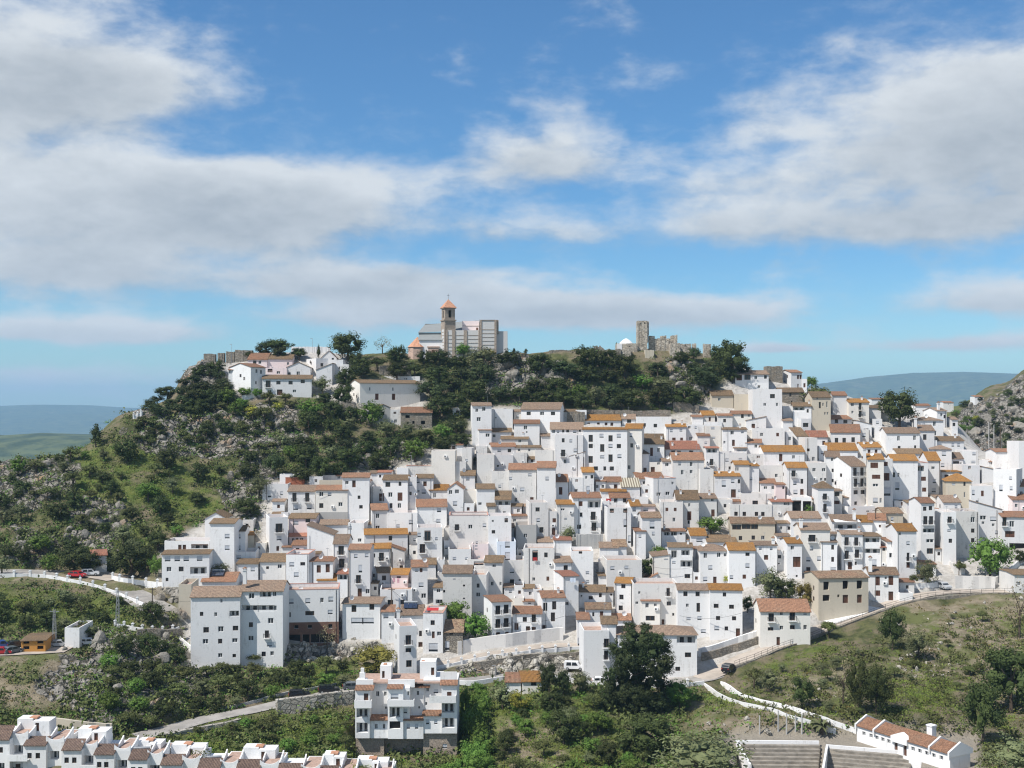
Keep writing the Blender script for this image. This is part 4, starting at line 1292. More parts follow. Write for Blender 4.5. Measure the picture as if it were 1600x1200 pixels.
TABLE = r'''
328 366 818 894 p:b:8 N | s355,838,7x7 s355,856,7x7 | tall blank white block at the village's left end with two windows at its right
361 383 830 879 p:b:9 | s372,838,7x7 s372,856,7x7 | narrow wing with brown lichened roof on the right of the tall blank block
320 354 810 840 G:b:9 N | s337,822 | gabled top storey rising behind the tall blank block at the village's left end
253 327 866 917 p:b:6 N D-1 | s262,873,8x8 s277,873,8x8 s291,873,8x8 s312,873,8x8 w264,889,7x7 w283,889,7x7 w261,905,4x5 o310,893,24x13 | leftmost white house with four blinds in a row under a brown tile strip
257 327 845 868 f N | d281,856,5x9 d288,856,5x9 o312,855,25x9 | white roof terrace room with shaded porch above the leftmost house
382 397 836 856 p:o:5 Wc L3 | | little cream tower with yellow lichened roof by the rock at left
378 396 812 828 f Wg N | x386,821,4x5 | roofless grey cottage against the rocks above the cream tower
367 400 862 888 f N | s373,870,7x6 | low white terrace wall house below the narrow brown-roofed wing
370 403 881 908 p:b:8 | s395,890 | low house with patched brown roof beside the leafy bush at left
406 446 878 907 p:b:13 Wg | w418,887,4x4 w437,885,6x6 | small whitewashed house under a deep brown tile roof near the leftmost big block
410 450 756 781 f | s421,772,5x11 s440,771,4x6 | flat roofed white house at the top left corner of the village
437 466 741 759 f N | | small white cube behind the brick terrace at top left of the village
446 475 746 759 f WR N K | | red brick rooftop room at the top left of the village
450 492 768 803 p:t:10 | b460,777,6x13 b480,777,6x13 s462,793,7x8 s483,792,7x8 | white house with grey-tan roof and two pairs of balcony and blind
493 543 766 814 p:r:8 Ba800 | w502,772,6x7 s515,772,5x6 w502,790,6x7 w532,788,6x6 | white house with rusty roof standing on a grey stone footing
499 536 750 762 f Wc N | | beige flat roofed shed behind the rusty roof at top left
535 577 746 814 p:r:7 | w542,754,5x5 d553,756,5x10 w561,777,4x5 w564,792,5x5 | tall house with reddish roof and dark upper door beside the pole at upper left
560 577 757 775 p:r:8 D-0.8 N | | lean-to with small reddish roof on the front of the tall house at upper left
421 450 808 863 f L6 | b436,825,10x13 s436,841,7x7 d434,857,4x7 w426,803,4x6 | tall narrow white house with one huge grey balcony window at the left edge
451 493 810 826 p:b:8 Wk | w481,812,7x8 s462,817,8x6 | pinkish house with half brown half red roof under the twin blind house
452 480 838 848 p:k:5 Wk | w458,843,4x4 w464,843,4x4 w471,843,5x4 | low pink house with a red shed roof and three small panes
456 480 852 868 p:r:8 Wk | v465,859,5x5 s477,860,5x9 | small pink house with patchy tile roof and one square window
441 456 855 868 p:r:3 N | | white outbuilding with sliver of red roof left of the small pink house
480 521 836 870 l:t:15 | | tall blank white gable whose tan roof line falls to the right
500 543 820 837 p:t:8 | w508,829,5x4 | white house with long orange-tan roof behind the tall blank gable
544 569 817 852 f | s547,825,5x5 w562,844,5x5 | white flat roofed house with small terrace right of the tan roofed house
521 543 850 896 p:t:15 | b533,860,8x13 b534,880,8x13 | narrow house with steep tan roof and two tall dark balcony doors
545 578 859 936 p:r:9 | s556,869,5x6 s573,868,5x6 s563,889,5x12 b560,905,7x12 d562,926,6x12 w575,924,7x7 | tall house with brown-red roof and pink balcony over a dark door
579 610 857 888 p:o:9 | b596,870,7x12 w584,868,4x6 | white house with golden roof and small pink balcony
612 632 861 890 l:r:7 Wd | v627,886,5x5 | grey streaked gable wall next to the golden roof with pink balcony
447 482 866 919 f K | s456,882,7x7 v473,881,7x5 s463,898,7x7 s466,913,6x3 | square white house with three blinds below the small pink house
483 520 877 912 p:r:2 | d498,889,6x11 d512,888,6x12 | white house with two blue-lintelled dark doors on a terrace
482 500 865 879 p:b:5 Wk N | | pinkish stair room with brown roof above the two blue-lintelled doors
496 527 907 922 p:o:11 | r515,916,5x7 | cottage with bright orange roof and one red window
527 543 897 914 p:k:3 | o535,902,14x7 | small house with a band of dark glazing under thin red roof
446 529 921 1006 f K Bn972 | s455,939,7x8 s481,939,7x8 w503,938,5x7 s517,937,7x8 w452,960,5x8 v484,958,13x6 s516,957,7x7 x457,998,23x13 x478,998,10x13 x492,998,12x13 x511,998,22x13 x463,979,6x5 x484,979,6x5 x516,979,6x6 | big white block standing on an unfinished brown brick storey
535 594 943 1000 p:t:8 | w553,951,7x10 w581,948,7x9 s558,970,17x9 s575,970,17x9 | plain white house with faded grey roof and lattice panels below the tall pink balcony house
298 375 933 1044 p:t:17 N | w315,959,5x6 w337,960,4x6 w346,939,3x5 o366,959,14x8 w322,984,8x8 w345,983,8x8 w368,982,8x7 w321,1002,8x7 w344,1002,6x7 w367,1001,8x6 w344,1024,6x6 w366,1025,5x5 | left half of the cliff-edge apartment house, rows of small windows under tan roof
376 442 924 1040 p:t:17 D-.6 C381,903 | w393,931,8x8 o415,930,17x11 w429,928,5x7 o391,951,24x10 o416,951,24x10 w430,950,4x7 w392,976,6x7 w423,970,8x8 w392,997,8x7 b417,991,6x11 s421,1007,7x7 w412,1022,6x7 w425,1021,5x6 | right half of the cliff-edge apartment house with deep dark loggias at the top
315 368 909 924 p:r:15 S | | white house with red roof carrying a solar heater behind the big cliff-edge apartment house
279 299 913 962 f Wc | | plain pale flat roofed annex at the left end of the cliff-edge apartments
598 637 750 804 p:b:8 | v606,757,7x7 v625,756,4x6 r597,777,6x12 w610,773,6x7 r625,776,7x12 w624,790,5x7 w611,790,4x7 | white house with two tall brown doors high up and a pale brown roof
580 599 760 792 f | r595,777,5x11 | narrow flat roofed wing left of the two tall brown doors
590 611 738 752 p:k:3 N | w594,744,3x4 | small white house with thin red roof at the wood's lower edge
620 638 731 746 f S N | | little flat roofed room with solar panels by the wood
635 676 728 742 f Wg K N | | pale terrace wall just left of the big blank cube
638 651 745 778 f | w641,771,4x5 s641,756 | thin white house between pale brown roof and narrow tan-roofed one
650 677 747 778 p:b:6 | s653,752,5x6 s662,768,6x7 d664,756,5x7 | white house with two bits of brown roof left of the big blank cube
674 711 704 748 f | | big windowless white cube by the wood's edge
711 728 721 747 f Wg N | | stepped white terrace right of the windowless cube
723 734 706 734 f | | slim white tower beside the windowless cube
699 724 764 804 G:r:9 | w704,769,5x6 w714,768,6x6 s711,787,6x7 | white gable-fronted house with a pair of dark windows under its red verge
671 699 766 780 p:o:9 | w679,774,4x7 | small wing with orange roof left of the gable-fronted house
720 742 743 766 p:b:8 | s731,748,5x6 | white house with tan roof and single grey blind beside the gable front
651 698 792 824 p:r:12 | s686,797,6x7 s685,814,6x6 | large house with mottled red-brown roof in front of the tall brown doors
581 606 797 829 p:r:10 L4 | w590,806,5x7 w590,824,6x5 | house with bright terracotta roof and stacked dark windows left of centre
605 652 801 831 f | s642,816,6x7 s622,822,5x5 | white flat roofed wall house with faint pink coping right of the terracotta roof
652 691 824 870 f D-.7 | b668,837,9x15 b660,857,8x13 s655,836,5x7 s682,842,4x5 | white house with two stacked glazed balconies throwing slanting shadows
570 637 835 870 p:o:9 L2 | w610,841,5x7 | long low house with a yellow-orange roof and one dark window
702 763 805 860 f Wg K | b714,824,6x9 w735,823,6x6 s757,821,5x6 s745,848,3x4 | grey streaked flat roofed house with a balcony box and a red coping
701 736 858 892 f | s710,873,5x5 s729,873,4x4 | bluish white flat roofed house below the grey streaked one
737 763 850 875 f Wk | s744,853,4x2 s744,858,4x2 s748,870,4x3 | pale house with slit windows below the grey streaked one
643 668 886 940 p:r:11 | s651,891,5x5 d658,891,4x6 s658,914,7x7 w662,931,7x7 | tall white house with terracotta roof and one window per floor in the lower middle
662 681 882 907 p:b:10 D.8 | s664,894,4x5 | brown roofed back half beside the tall terracotta house in the lower middle
590 611 895 920 p:b:9 L4 | v600,903,6x7 w586,902,5x8 | house with brown roof and dark side bay left of the hanging laundry
611 637 898 926 p:o:10 Wk | v623,902,6x3 | house with gold-orange roof and a pink terrace hung with laundry
594 644 921 957 f | w610,941,8x7 v629,941,6x7 | white flat fronted house below the laundry terrace
692 737 896 962 p:t:13 Wd | x694,924,3x4 x725,915,3x3 x725,935,3x2 s710,905,4x2 | tall wall streaked black with damp under tan roofs
677 693 918 952 p:b:5 | w685,923,5x5 o686,940,10x6 | thin house with little hut roof wedged left of the black streaked wall
730 757 874 899 f Wg | o748,880,14x6 | terrace house with wide dark opening right of the tan roofs
757 785 879 927 p:b:11 Wg | w772,884,5x4 w769,912,4x6 w782,912,3x5 | grey-white house with mossy brown roof near the middle of the village
736 760 898 957 f Wg | w747,915,4x6 w747,929,6x6 | pale grey tall house right of the black streaked wall
738 768 634 674 p:t:5 L3 | w756,639,5x6 w748,655,6x6 w745,641,4x5 | tall white house at the top edge with three dark windows and tiny roof
768 801 639 670 f | | blank white house wall at the top edge of the village
803 814 643 658 p:t:3 | s809,650,4x5 | tiny tiled house between the blank wall and the long tan roof at top
814 875 640 678 p:t:11 R8 N | w826,646,6x5 w847,646,6x5 w864,646,6x5 | long white house with tan roof and three windows at the very top
803 843 662 694 p:r:6 | w821,668,5x6 x823,675,2x2 | white house with red-brown roof and one small barred window below the top row
767 799 675 690 p:b:6 | w772,681,4x4 | low house with dark brown roof beneath the blank top wall
748 768 672 698 p:r:3 L2 | w762,680,6x5 | stepped white house with thin red roofs beside the grey rock
783 825 686 699 p:b:6 | w812,689,4x4 | low white house with twin grey-brown roofs
768 806 698 714 p:r:6 L4 | s780,704,5x5 w796,704,5x5 | white house with orange-brown roof and two windows under the grey-brown twin roofs
806 845 699 714 p:b:3 | w811,703,3x4 w827,703,3x4 | low white house with narrow mossy roof right of the orange-brown one
744 761 697 714 f Wg | | small grey cube house above the fig garden
745 773 710 739 f Wg | | plain grey-white box house under the small grey cube
772 802 711 732 f | w778,728,3x3 | white box house with low tiny window
802 823 707 729 f Wg | | square pale box next to the low tiny window house
836 867 703 728 f Wg | | cream-grey blank box with a rounded corner
795 838 734 788 p:r:10 Wg | s798,748,4x5 s816,765,6x6 s828,742,5x5 w806,781,4x6 r831,780,5x6 | big pale grey house with long red-tan roof and scattered small windows
839 868 731 790 p:r:10 | s855,748,5x6 s850,772,4x5 | white house with tall red-tan roof adjoining the big pale grey house
768 795 736 777 f Wg | s781,760,4x5 | pale grey flat half of the big house with red-tan roof
860 911 671 709 p:t:11 | w865,674,4x5 s872,674,3x5 v880,673,3x5 v887,673,4x5 s898,674,5x5 w906,673,3x3 | white house with wide reddish roof and a row of six small windows
867 911 679 732 f | w880,688,4x6 s892,689,4x5 b880,708,6x10 s899,704,5x6 w883,721,4x6 | bright white house left of the large four-storey block
890 914 713 734 r:t:7 | w896,721,5x5 w905,721,5x5 | little house with sloping roof and washing at the foot of the four-storey block
910 970 657 670 p:o:9 D2 N | d920,664,4x7 d935,664,4x7 d947,664,4x7 d956,664,4x7 | recessed attic with orange roof and four doors on top of the large four-storey block
911 980 671 743 p:o:3 N | v923,685,6x10 s940,681,6x6 v954,685,6x9 s967,681,6x6 v923,697,6x6 v941,700,6x11 s954,697,6x6 v967,697,6x6 v923,718,6x10 s941,714,6x5 v954,716,6x11 s968,713,6x6 v931,732,6x6 v945,732,4x6 v956,732,6x6 | large four-storey white block with fifteen windows in the upper middle
977 1003 670 742 p:o:8 R4 | s986,680,4x6 w987,696,4x6 w983,730,4x6 | tall house with golden brown roof against the right side of the large block
972 993 655 664 p:t:8 | v983,658,6x5 | small white house with a tan roof behind the large block
994 1049 651 677 f | w1007,664,4x5 w1024,665,5x5 | bright flat roofed white house at the top centre right
1003 1038 694 720 p:b:16 | r1018,706,4x12 w1029,703,4x6 | house with a big mossy brown roof right of the large block
990 1014 709 740 h:b:8 L2 | r999,716,5x7 r999,734,6x7 r1008,734,5x6 d1020,733,6x8 | house with a hipped brown roof and brown windows
1014 1036 722 742 f | d1020,734,6x8 w1029,724,4x4 | white terrace house between two brown roofed neighbours right of the large block
1035 1051 721 750 p:t:5 | w1042,726,5x5 | narrow white house with small tan roof and one dark window
1041 1072 667 691 p:o:5 L3 | s1049,673,4x5 s1064,672,4x5 r1053,686,5x4 r1065,686,4x4 | white house with four blinds and a brown-gold roof at upper right of centre
1072 1100 664 690 f | w1077,668,4x4 s1087,668,3x4 w1079,685,4x5 | low white terraced house with plants along its parapet
1098 1117 649 662 p:o:7 L7 | d1109,655,3x6 | small tower house with orange roof below the rocks
1100 1128 659 668 f | | white step of wall under the small tower house with orange roof
1102 1129 666 692 f | s1114,669,5x4 s1115,684,5x3 | three-tiered white house beneath the orange-roofed small tower
1090 1109 681 702 p:r:4 Wg | s1103,692,4x4 | grey house with a satellite dish under a thin roof
1129 1167 671 702 p:b:3 | w1144,676,5x6 s1160,675,4x4 d1146,692,4x9 w1132,691,3x4 | bluish white house with wavy shadow line and one tall narrow door
1144 1175 647 667 p:r:5 L4 | w1160,650,4x6 w1170,649,3x4 | white house with low red roof near the cream barn
1166 1197 657 672 r:t:6 | d1177,666,5x7 | small shaded white house with skewed roof and a dark door
1176 1226 669 694 f L3 | w1190,679,4x5 r1215,679,4x5 | wide flat roofed white house with two windows, right of the skewed roof
1040 1093 702 712 p:k:13 | w1052,706,6x4 w1061,706,6x4 w1080,706,6x4 | low house under a very broad pinkish red roof
1051 1100 719 746 p:r:12 Wg | s1062,724,4x7 w1080,725,4x7 w1066,738,4x7 w1080,737,4x5 | old greyish house with wide tan-red roof in two halves
1103 1123 700 735 p:k:2 | o1112,704,15x6 b1112,722,5x9 | white house with red-canopied top loggia and a balcony
1122 1167 707 735 f | s1136,719,5x5 s1157,718,5x4 w1140,731,3x4 | wide white house with a panelled roof parapet
1147 1167 700 709 p:t:2 | o1159,704,14x6 | rooftop room with a dark wide window under tan roof
1165 1190 692 705 p:r:6 L2 | w1181,697,4x5 | small white house with speckled red roof next to the rooftop room
1166 1196 709 728 f Wg | w1185,714,5x4 | white house with grey parapet left of the long golden roof
1193 1257 706 730 p:o:10 | d1220,715,5x11 w1240,714,4x5 | house with a long bright golden roof and a tall black door
1148 1171 726 768 p:o:6 Wg | w1150,733,2x5 w1153,733,2x5 | tall pale tower house with skewed golden roof
1171 1186 728 766 p:o:4 | s1173,748,5x5 | bluish white house in the shadow of the tall tower house
1117 1157 744 781 p:o:7 L7 | s1131,756,6x10 s1145,752,5x6 v1156,752,6x6 d1146,771,7x12 s1157,767,7x4 | white house with yellowed roof edge and a tall brown door
1094 1115 733 774 f Wg L9 | | tall blank pale grey cube right of the old greyish house
1184 1223 727 752 f Wg | w1213,743,4x5 | weathered pale wall house with one small dark window under the golden roof
1188 1212 755 774 p:r:7 L5 | w1196,762,5x4 w1208,762,5x5 | small white house with terracotta roof and a bluish front
1212 1227 757 780 p:r:3 Wk | w1224,762,3x4 | pinkish narrow house right of the small terracotta roofed one
1230 1261 731 778 p:o:9 L9 | b1240,740,6x9 s1242,755,5x6 w1253,752,4x7 s1243,769,6x7 d1253,769,5x9 | white house with vivid orange roof and terrace door above the carport
1057 1092 781 824 p:b:15 Wg | w1077,789,3x5 r1077,806,6x13 x1076,816,3x5 | old grey house with a big mossy roof and tall brown window
1083 1120 779 808 p:t:8 Wg | w1113,781,4x4 r1114,802,5x11 | grey streaked house with a pale tan roof above the green garden
1032 1067 784 828 f Wg | r1042,796,4x5 r1055,796,4x5 w1053,812,4x6 | flat topped grey house with peeling plaster beside the mossy roof
1021 1056 747 784 f L17 K | w1029,772,6x5 w1043,771,6x5 w1051,755,3x4 | bright white cube with red coping and two hooded windows
995 1037 748 759 p:r:10 L7 | w1007,754,5x4 w1016,754,5x5 | house with broad tan-red roof left of the bright cube
971 1000 761 778 p:c:14 N | | shed with a striped corrugated roof in the middle of the village
946 971 753 766 p:r:8 L3 | d962,760,5x6 | small house with terracotta roof left of the striped shed
931 946 752 766 p:r:2 | w933,760,4x5 w942,760,4x5 | low link building with two small windows by the terracotta roofed small house
910 928 738 772 p:o:8 | w916,746,3x4 w925,745,4x5 s919,764,5x9 | slender white tower house with orange-brown cap roof
889 911 746 772 f | w901,751,4x4 w900,767,5x5 | white house with a tiny walled terrace left of the slender tower house
868 888 753 784 p:r:12 | d876,767,5x11 w873,746,6x5 | bluish house with salmon roof holding a roof window
842 869 762 792 f | o858,766,18x6 s856,781,5x6 | white house with a blue tarp on its terrace
895 939 778 836 p:r:9 L7 | r907,787,6x7 o929,789,20x13 v908,804,4x6 w905,823,6x6 b927,806,7x12 b928,823,7x12 | tall white house with salmon-red roof and brown wooden balconies in the centre
939 978 768 782 p:o:4 | | white house with a thin orange roof strip behind the pink-laundry terrace
953 984 778 794 p:r:8 | v962,782,5x6 v976,782,5x6 | rooftop room with a ribbed orange roof and two windows
949 986 793 854 f L8 | v956,798,6x6 v977,798,6x6 s977,818,5x12 s984,843,5x12 | tall central white house with a railed terrace over two brown windows
986 1001 791 807 p:o:10 | s991,796,5x7 | little house with flame-orange roof squeezed beside the railed terrace
1001 1024 791 807 p:t:3 Wk | s1009,796,7x5 | low pinkish house with grey blind right of the flame-orange roof
985 1013 776 790 f | | blank white garden wall house above the flame-orange roof
1003 1033 809 870 p:m:9 L7 | s1019,820,7x13 s1021,834,4x6 s1021,853,5x5 | tall white house with patchy brown roof and one tall blind
992 1009 830 862 p:r:4 | w1002,816,4x6 s1000,838,4x5 | narrow white house with a red stair roof left of the patchy brown roof
959 979 854 864 p:m:11 L5 N | d984,856,4x8 | low lean-to with mottled roof and a white wedge wall
1034 1071 830 854 p:r:4 | o1042,835,8x7 o1053,835,9x8 w1064,834,3x3 | low white house with open veranda and pink-red roof
745 773 764 802 p:b:8 L2 | w740,770,4x7 w750,787,5x4 | white house with a short brown-orange roof over blank wall, left of the dark loggia
774 798 781 810 p:b:14 | o786,786,23x6 w788,801,4x4 | house with brown roof shading a full width dark loggia
761 774 791 817 p:b:5 | | small white lean-to house left of the full width dark loggia
763 799 806 852 f | w770,814,3x3 v791,813,5x6 w771,831,5x5 | plain bluish white house under the dark loggia
799 815 791 808 p:b:4 | v817,795,4x7 w810,798,4x5 | small white house with a brown strip roof right of the dark loggia
827 857 785 840 f Wg L6 | v840,796,6x6 s841,813,5x6 v846,828,6x8 | square weathered grey house near the centre with bright left flank
870 897 788 838 p:o:7 Wg L2 | w879,796,6x3 s884,811,4x3 | greyish white house with orange roof and a slot window
856 870 799 840 f Wg | r866,813,5x6 d865,831,5x11 | thin grey house with a brown door between two greyish neighbours
799 836 806 823 p:r:2 Wg | w804,813,4x4 | low clutter of terraces with a red tile edge
776 803 824 846 p:t:6 | o789,829,20x5 | top floor with plants in a long loggia under a tan roof
777 806 846 890 f Wp | s793,850,7x12 s793,870,7x14 | pale blue fronted house with two stacked balcony blinds
806 838 820 858 f Wa | w821,837,5x6 | bare grey concrete house with one dark window
841 868 847 862 p:t:8 | w855,853,4x4 | white house with broad tan roof below the bush in the centre
866 893 844 882 p:k:4 | | blank white house with a flat red roof right of the broad tan roof
786 820 875 914 f Wg | s800,892,6x7 b800,910,6x9 w812,907,3x4 | grey stained house with a pinkish balcony above the lower street row
818 866 856 917 f Wg | w853,867,5x7 x836,868,8x16 w834,905,4x5 r856,904,4x6 | grey stained house with red cloth hung in a tall opening
867 894 879 900 p:t:10 L9 | v884,887,6x7 | white house with tan roof and bright left flank over one brown window
880 904 900 962 p:k:3 L14 | w886,943,5x5 | tall bluish white house with a small red roof and one low window
892 927 861 914 f | w907,862,5x6 s918,895,5x5 s918,909,5x5 | bluish white flat roofed house right of the tan roofed bright flank
937 966 856 877 p:t:9 | | house with tan roof and a pink terrace wall in the lower centre
948 1003 875 918 f L8 Wg | s957,888,6x6 s979,887,6x6 | wide white house with a three-panel parapet and two bluish windows
905 946 925 949 p:b:11 | w938,930,4x6 w923,934,6x5 | white house with dark brown low roof below the three-panel parapet
934 958 925 946 p:b:4 D-.6 | v938,930,5x6 w955,929,3x3 | small white house with brown roof strip left of the square tower house
915 955 952 966 p:m:10 | r940,960,5x9 w927,960,3x6 | cottage with a speckled tile roof beneath the square tower house
961 986 911 962 p:o:9 R6 | v974,916,6x6 v971,933,6x7 v970,950,6x7 | square white tower house with rusty roof and three stacked windows
1010 1027 906 916 r:r:9 | w1018,909,3x3 | tiny gabled rooftop room with red roof by the dark tree
990 1060 912 970 f Wg | w999,926,3x4 b1044,925,5x12 v1045,943,6x6 w1052,960,3x4 w995,942,4x4 d1036,972,4x8 | long flat topped white house with a brown balcony door right of the square tower house
1002 1031 939 979 p:r:10 | w1011,946,5x7 w1024,945,4x4 v1016,966,13x7 | white house with orange-red roof and a wide double window at street level
902 921 968 1010 p:r:7 | w910,975,4x5 w911,988,3x4 s906,1003,6x12 | narrow white house with brown-red cap beside the tallest bright tower
912 952 985 1062 f N | b948,1005,8x13 b947,1024,6x13 | tall bright white tower house left of the big pine
940 964 975 1060 p:b:11 D1 | b949,1005,7x13 | white wing with dark brown roof attached to the bright tower left of the pine
955 986 969 982 p:r:10 | | low roofs of reddish tile above the long-roofed house
965 1089 992 1060 h:t:15 N C1056,972 | o1072,1001,27x13 v1075,1023,9x7 w1059,1045,7x6 | long white house with broad tan roof behind the big pine
1059 1109 922 999 p:t:10 | v1071,928,6x7 v1090,928,6x7 w1074,946,4x5 w1091,949,5x13 s1076,967,6x5 s1093,966,6x6 s1099,986,7x6 | left half of the long white street house, tan roof, window column joined in pairs
1109 1160 922 999 p:o:10 D-.4 N | v1132,929,5x6 v1119,947,7x6 v1143,948,7x6 w1122,966,6x6 v1147,966,6x6 s1120,982,7x7 v1135,982,5x6 d1153,988,6x12 | right half of the long white street house, lichen-gold roof and brown street door
1188 1266 956 1010 p:r:20 L12 N | b1205,965,8x12 b1238,963,8x12 w1221,959,4x4 v1204,983,8x5 w1221,981,5x6 v1238,980,7x6 w1258,980,5x7 d1216,1002,5x12 s1258,957,5x6 | white villa with large terracotta roof and two pink balconies beside the road
1044 1082 855 910 p:b:7 | o1053,866,8x11 o1071,865,12x10 s1053,879,5x4 o1073,882,18x12 w1074,900,8x6 | white house with an arched opening and two deep loggias at right of the lower middle
1020 1046 870 910 r:t:3 | s1041,874,6x2 | blank white wing left of the arched house
1079 1104 837 855 p:o:12 L8 | s1093,844,9x6 | house with mottled orange roof and closed wide blind
1105 1150 847 858 p:b:11 | | low house under a wide mossy dark roof with a dish
1094 1138 861 914 h:t:11 L8 | w1102,868,5x8 w1123,867,5x7 w1133,867,4x5 s1110,887,6x7 s1102,905,6x7 d1117,907,5x11 | bluish white three-storey house with a hipped salmon roof
1139 1180 860 920 p:o:12 | v1168,866,6x5 s1168,884,6x7 r1163,901,5x6 s1143,902,5x6 | bluish white house with a brilliant orange roof next to the hipped salmon roof
1176 1214 852 897 p:t:6 C1209,853 | s1188,857,4x5 s1205,857,4x5 d1197,871,6x7 | white house with a tall chimney shaft and red flowers on its front
1142 1211 818 847 p:m:10 Wc | v1151,824,13x7 v1166,823,13x7 v1179,823,10x7 w1157,841,5x6 w1177,840,5x6 w1192,840,5x6 | cream house with a long tiled roof above a band of dark gallery windows
1141 1206 788 812 f Wg | v1150,803,5x6 v1163,803,5x6 v1182,803,5x6 v1192,803,5x6 | grey-white house with a row of four windows behind the gallery house
1158 1206 771 792 f Wg | v1180,786,8x7 s1199,785,5x7 | pale grey upper storey with a black drainpipe over the row of four windows
1206 1238 784 814 p:k:4 Wg | w1227,787,5x4 w1232,787,3x5 | weathered white house with a red canopy left of the carport
1237 1268 777 806 f N | x1245,791,13x17 x1261,791,12x15 | white terrace slab on pillars over a dark carport
1236 1283 810 838 p:t:11 L12 | | bluish white house with a plain tan roof above the lower orange roof
1251 1297 828 897 p:t:11 L12 C1253,822 | b1269,841,10x10 s1268,857,5x7 s1263,874,6x7 s1280,873,6x7 v1263,890,6x7 | tall white house with tan roof, round chimney and planted dark balcony
1230 1253 849 906 p:o:9 L12 | w1238,856,5x6 d1245,878,11x15 x1245,900,3x3 | white house with pure orange roof and one large brown window
1214 1230 860 892 f | v1218,870,5x5 | narrow white house left of the pure orange roof
1283 1308 847 897 p:t:5 L8 | w1301,855,4x7 v1301,874,4x7 s1302,889,8x5 | white projecting bay with tan cap roof between two taller houses
1284 1308 834 848 p:t:3 D1.2 N | o1297,840,18x8 | shaded roof terrace over the white projecting bay
1315 1348 835 893 p:t:6 L8 | b1323,846,6x12 b1338,846,6x12 b1323,867,6x12 b1339,865,6x12 d1328,884,6x11 w1337,880,3x5 | white house with four planted iron balconies under the white awning
1300 1339 815 833 p:t:11 L10 C1336,808 | o1323,824,36x9 | house with tan roof and a blue terrace under a white awning
1349 1376 838 892 p:b:5 | o1362,845,23x9 o1364,862,25x9 s1365,880,9x11 w1378,882,3x3 | white house with two wide loggias and a purple-brown roof
1376 1387 855 892 p:k:2 | w1381,858,4x5 | slim white bay with a tiny red roof beside the wide loggias
1339 1363 816 826 p:o:11 | | small house with worn orange roof right of the white awning
1357 1384 813 826 p:r:11 L2 | d1376,822,5x4 | house with ragged red roof and red plants
1381 1411 802 822 p:m:9 Wc | s1394,811,4x6 | cream house with a very mottled stone-weighted roof
1380 1402 819 842 f | s1388,829,4x3 | white box house below the mottled roof
1402 1432 830 907 p:o:12 | w1406,834,3x4 s1419,849,5x6 b1419,870,4x12 d1419,883,5x8 w1398,889,3x6 | white house with burnt-orange roof and a brown upper balcony door near the right trees
1386 1418 846 894 p:r:3 D-.7 | w1396,851,6x7 o1411,850,10x9 o1397,869,14x9 d1398,889,4x7 | white house with two stepped box balconies near the right trees
1279 1357 903 966 p:m:11 L24 Wc T9 N | x1291,915,8x12 x1321,914,8x12 x1343,914,8x12 x1291,934,10x9 x1310,931,3x4 d1321,936,8x12 d1343,936,7x12 | derelict beige house with empty black windows beside the road
1358 1404 898 942 p:m:12 C1361,885 | r1371,908,7x13 w1384,903,3x4 r1392,907,7x13 r1371,927,8x8 d1392,931,7x13 | white house with brown shutters joined to the derelict beige house
1236 1253 582 609 p:r:4 L19 N | d1247,589,3x6 d1251,589,3x6 d1247,603,2x6 | tall white gabled house highest on the right-hand ridge
1253 1261 592 613 f N | d1257,602,3x6 | low white wing on the right of the highest ridge house
1217 1256 613 632 p:b:7 Ws | w1235,617,3x5 x1237,628,2x3 | rough stone house with brown roof below the highest ridge house
1269 1298 621 650 p:b:9 L12 Wc N | w1277,622,2x4 w1281,633,3x9 w1286,632,2x5 w1292,632,2x9 w1289,646,2x4 w1293,646,2x4 | grey-cream old house with steep brown roof by the ivy-covered rock
1239 1268 635 654 p:b:6 L3 | o1248,639,17x8 w1262,642,3x5 | white house with brown roof and pink veranda below the grey-cream old house
1327 1358 629 660 p:o:6 L13 | w1332,632,4x5 b1344,635,4x10 b1344,647,4x9 w1332,644,3x4 | white house with orange-tan roof and dark laundry standing clear on the right skyline
1301 1323 618 626 p:r:6 L8 N | | far white house with pinkish roof behind the ivy-covered rock
1284 1331 655 664 p:r:6 L18 N | v1293,659,7x5 v1307,658,5x6 v1321,659,6x5 | long attic storey with three brown windows on the right-hand slope
1298 1344 676 694 p:r:13 L3 N | v1307,688,5x7 v1319,688,5x7 v1333,687,5x7 | house with three white dormers in its reddish roof
1338 1362 663 682 l:t:6 | w1355,672,4x5 | white house with sloping roof right of the three dormers
1343 1359 671 692 f Wg | s1350,680,5x6 | small grey-white house tucked right of the three dormers
1252 1267 654 676 f L17 N | w1259,664,8x6 | bright white cube with one wide window at upper right
1245 1262 682 694 p:b:14 L18 | | house with a steep dark brown roof left of the reddish canopy
1262 1293 683 697 p:k:10 | d1287,692,4x6 | house with a red canopy and brown roof left of the three dormers
1258 1277 684 729 f Wg L11 | w1263,703,4x4 w1271,717,4x6 | tall blank grey-white wall house with two tiny windows at upper right
1293 1340 704 714 p:o:12 N | | low house with a broad glowing orange roof at upper right
1348 1377 699 714 p:o:8 L14 | d1358,705,4x5 d1369,705,4x5 | white gabled house with orange roof and two small brown windows at upper right
1330 1355 729 792 p:t:16 L36 N | b1336,737,5x12 b1347,737,5x12 b1337,754,5x12 b1347,754,5x12 v1337,769,6x6 v1348,769,6x6 v1337,786,4x5 | tall white house with long tan roof and paired tall balconies on the right slope
1290 1312 714 772 p:t:9 L3 | w1300,718,3x5 w1301,735,3x5 w1301,751,3x5 | white house with tan roof and three windows stacked left of the paired tall balconies
1356 1381 718 794 p:o:9 C1352,712 | r1366,727,11x8 r1369,745,12x6 w1368,758,8x4 s1368,782,7x8 w1376,782,3x7 | tall white house with twin white chimneys and brown wooden blinds
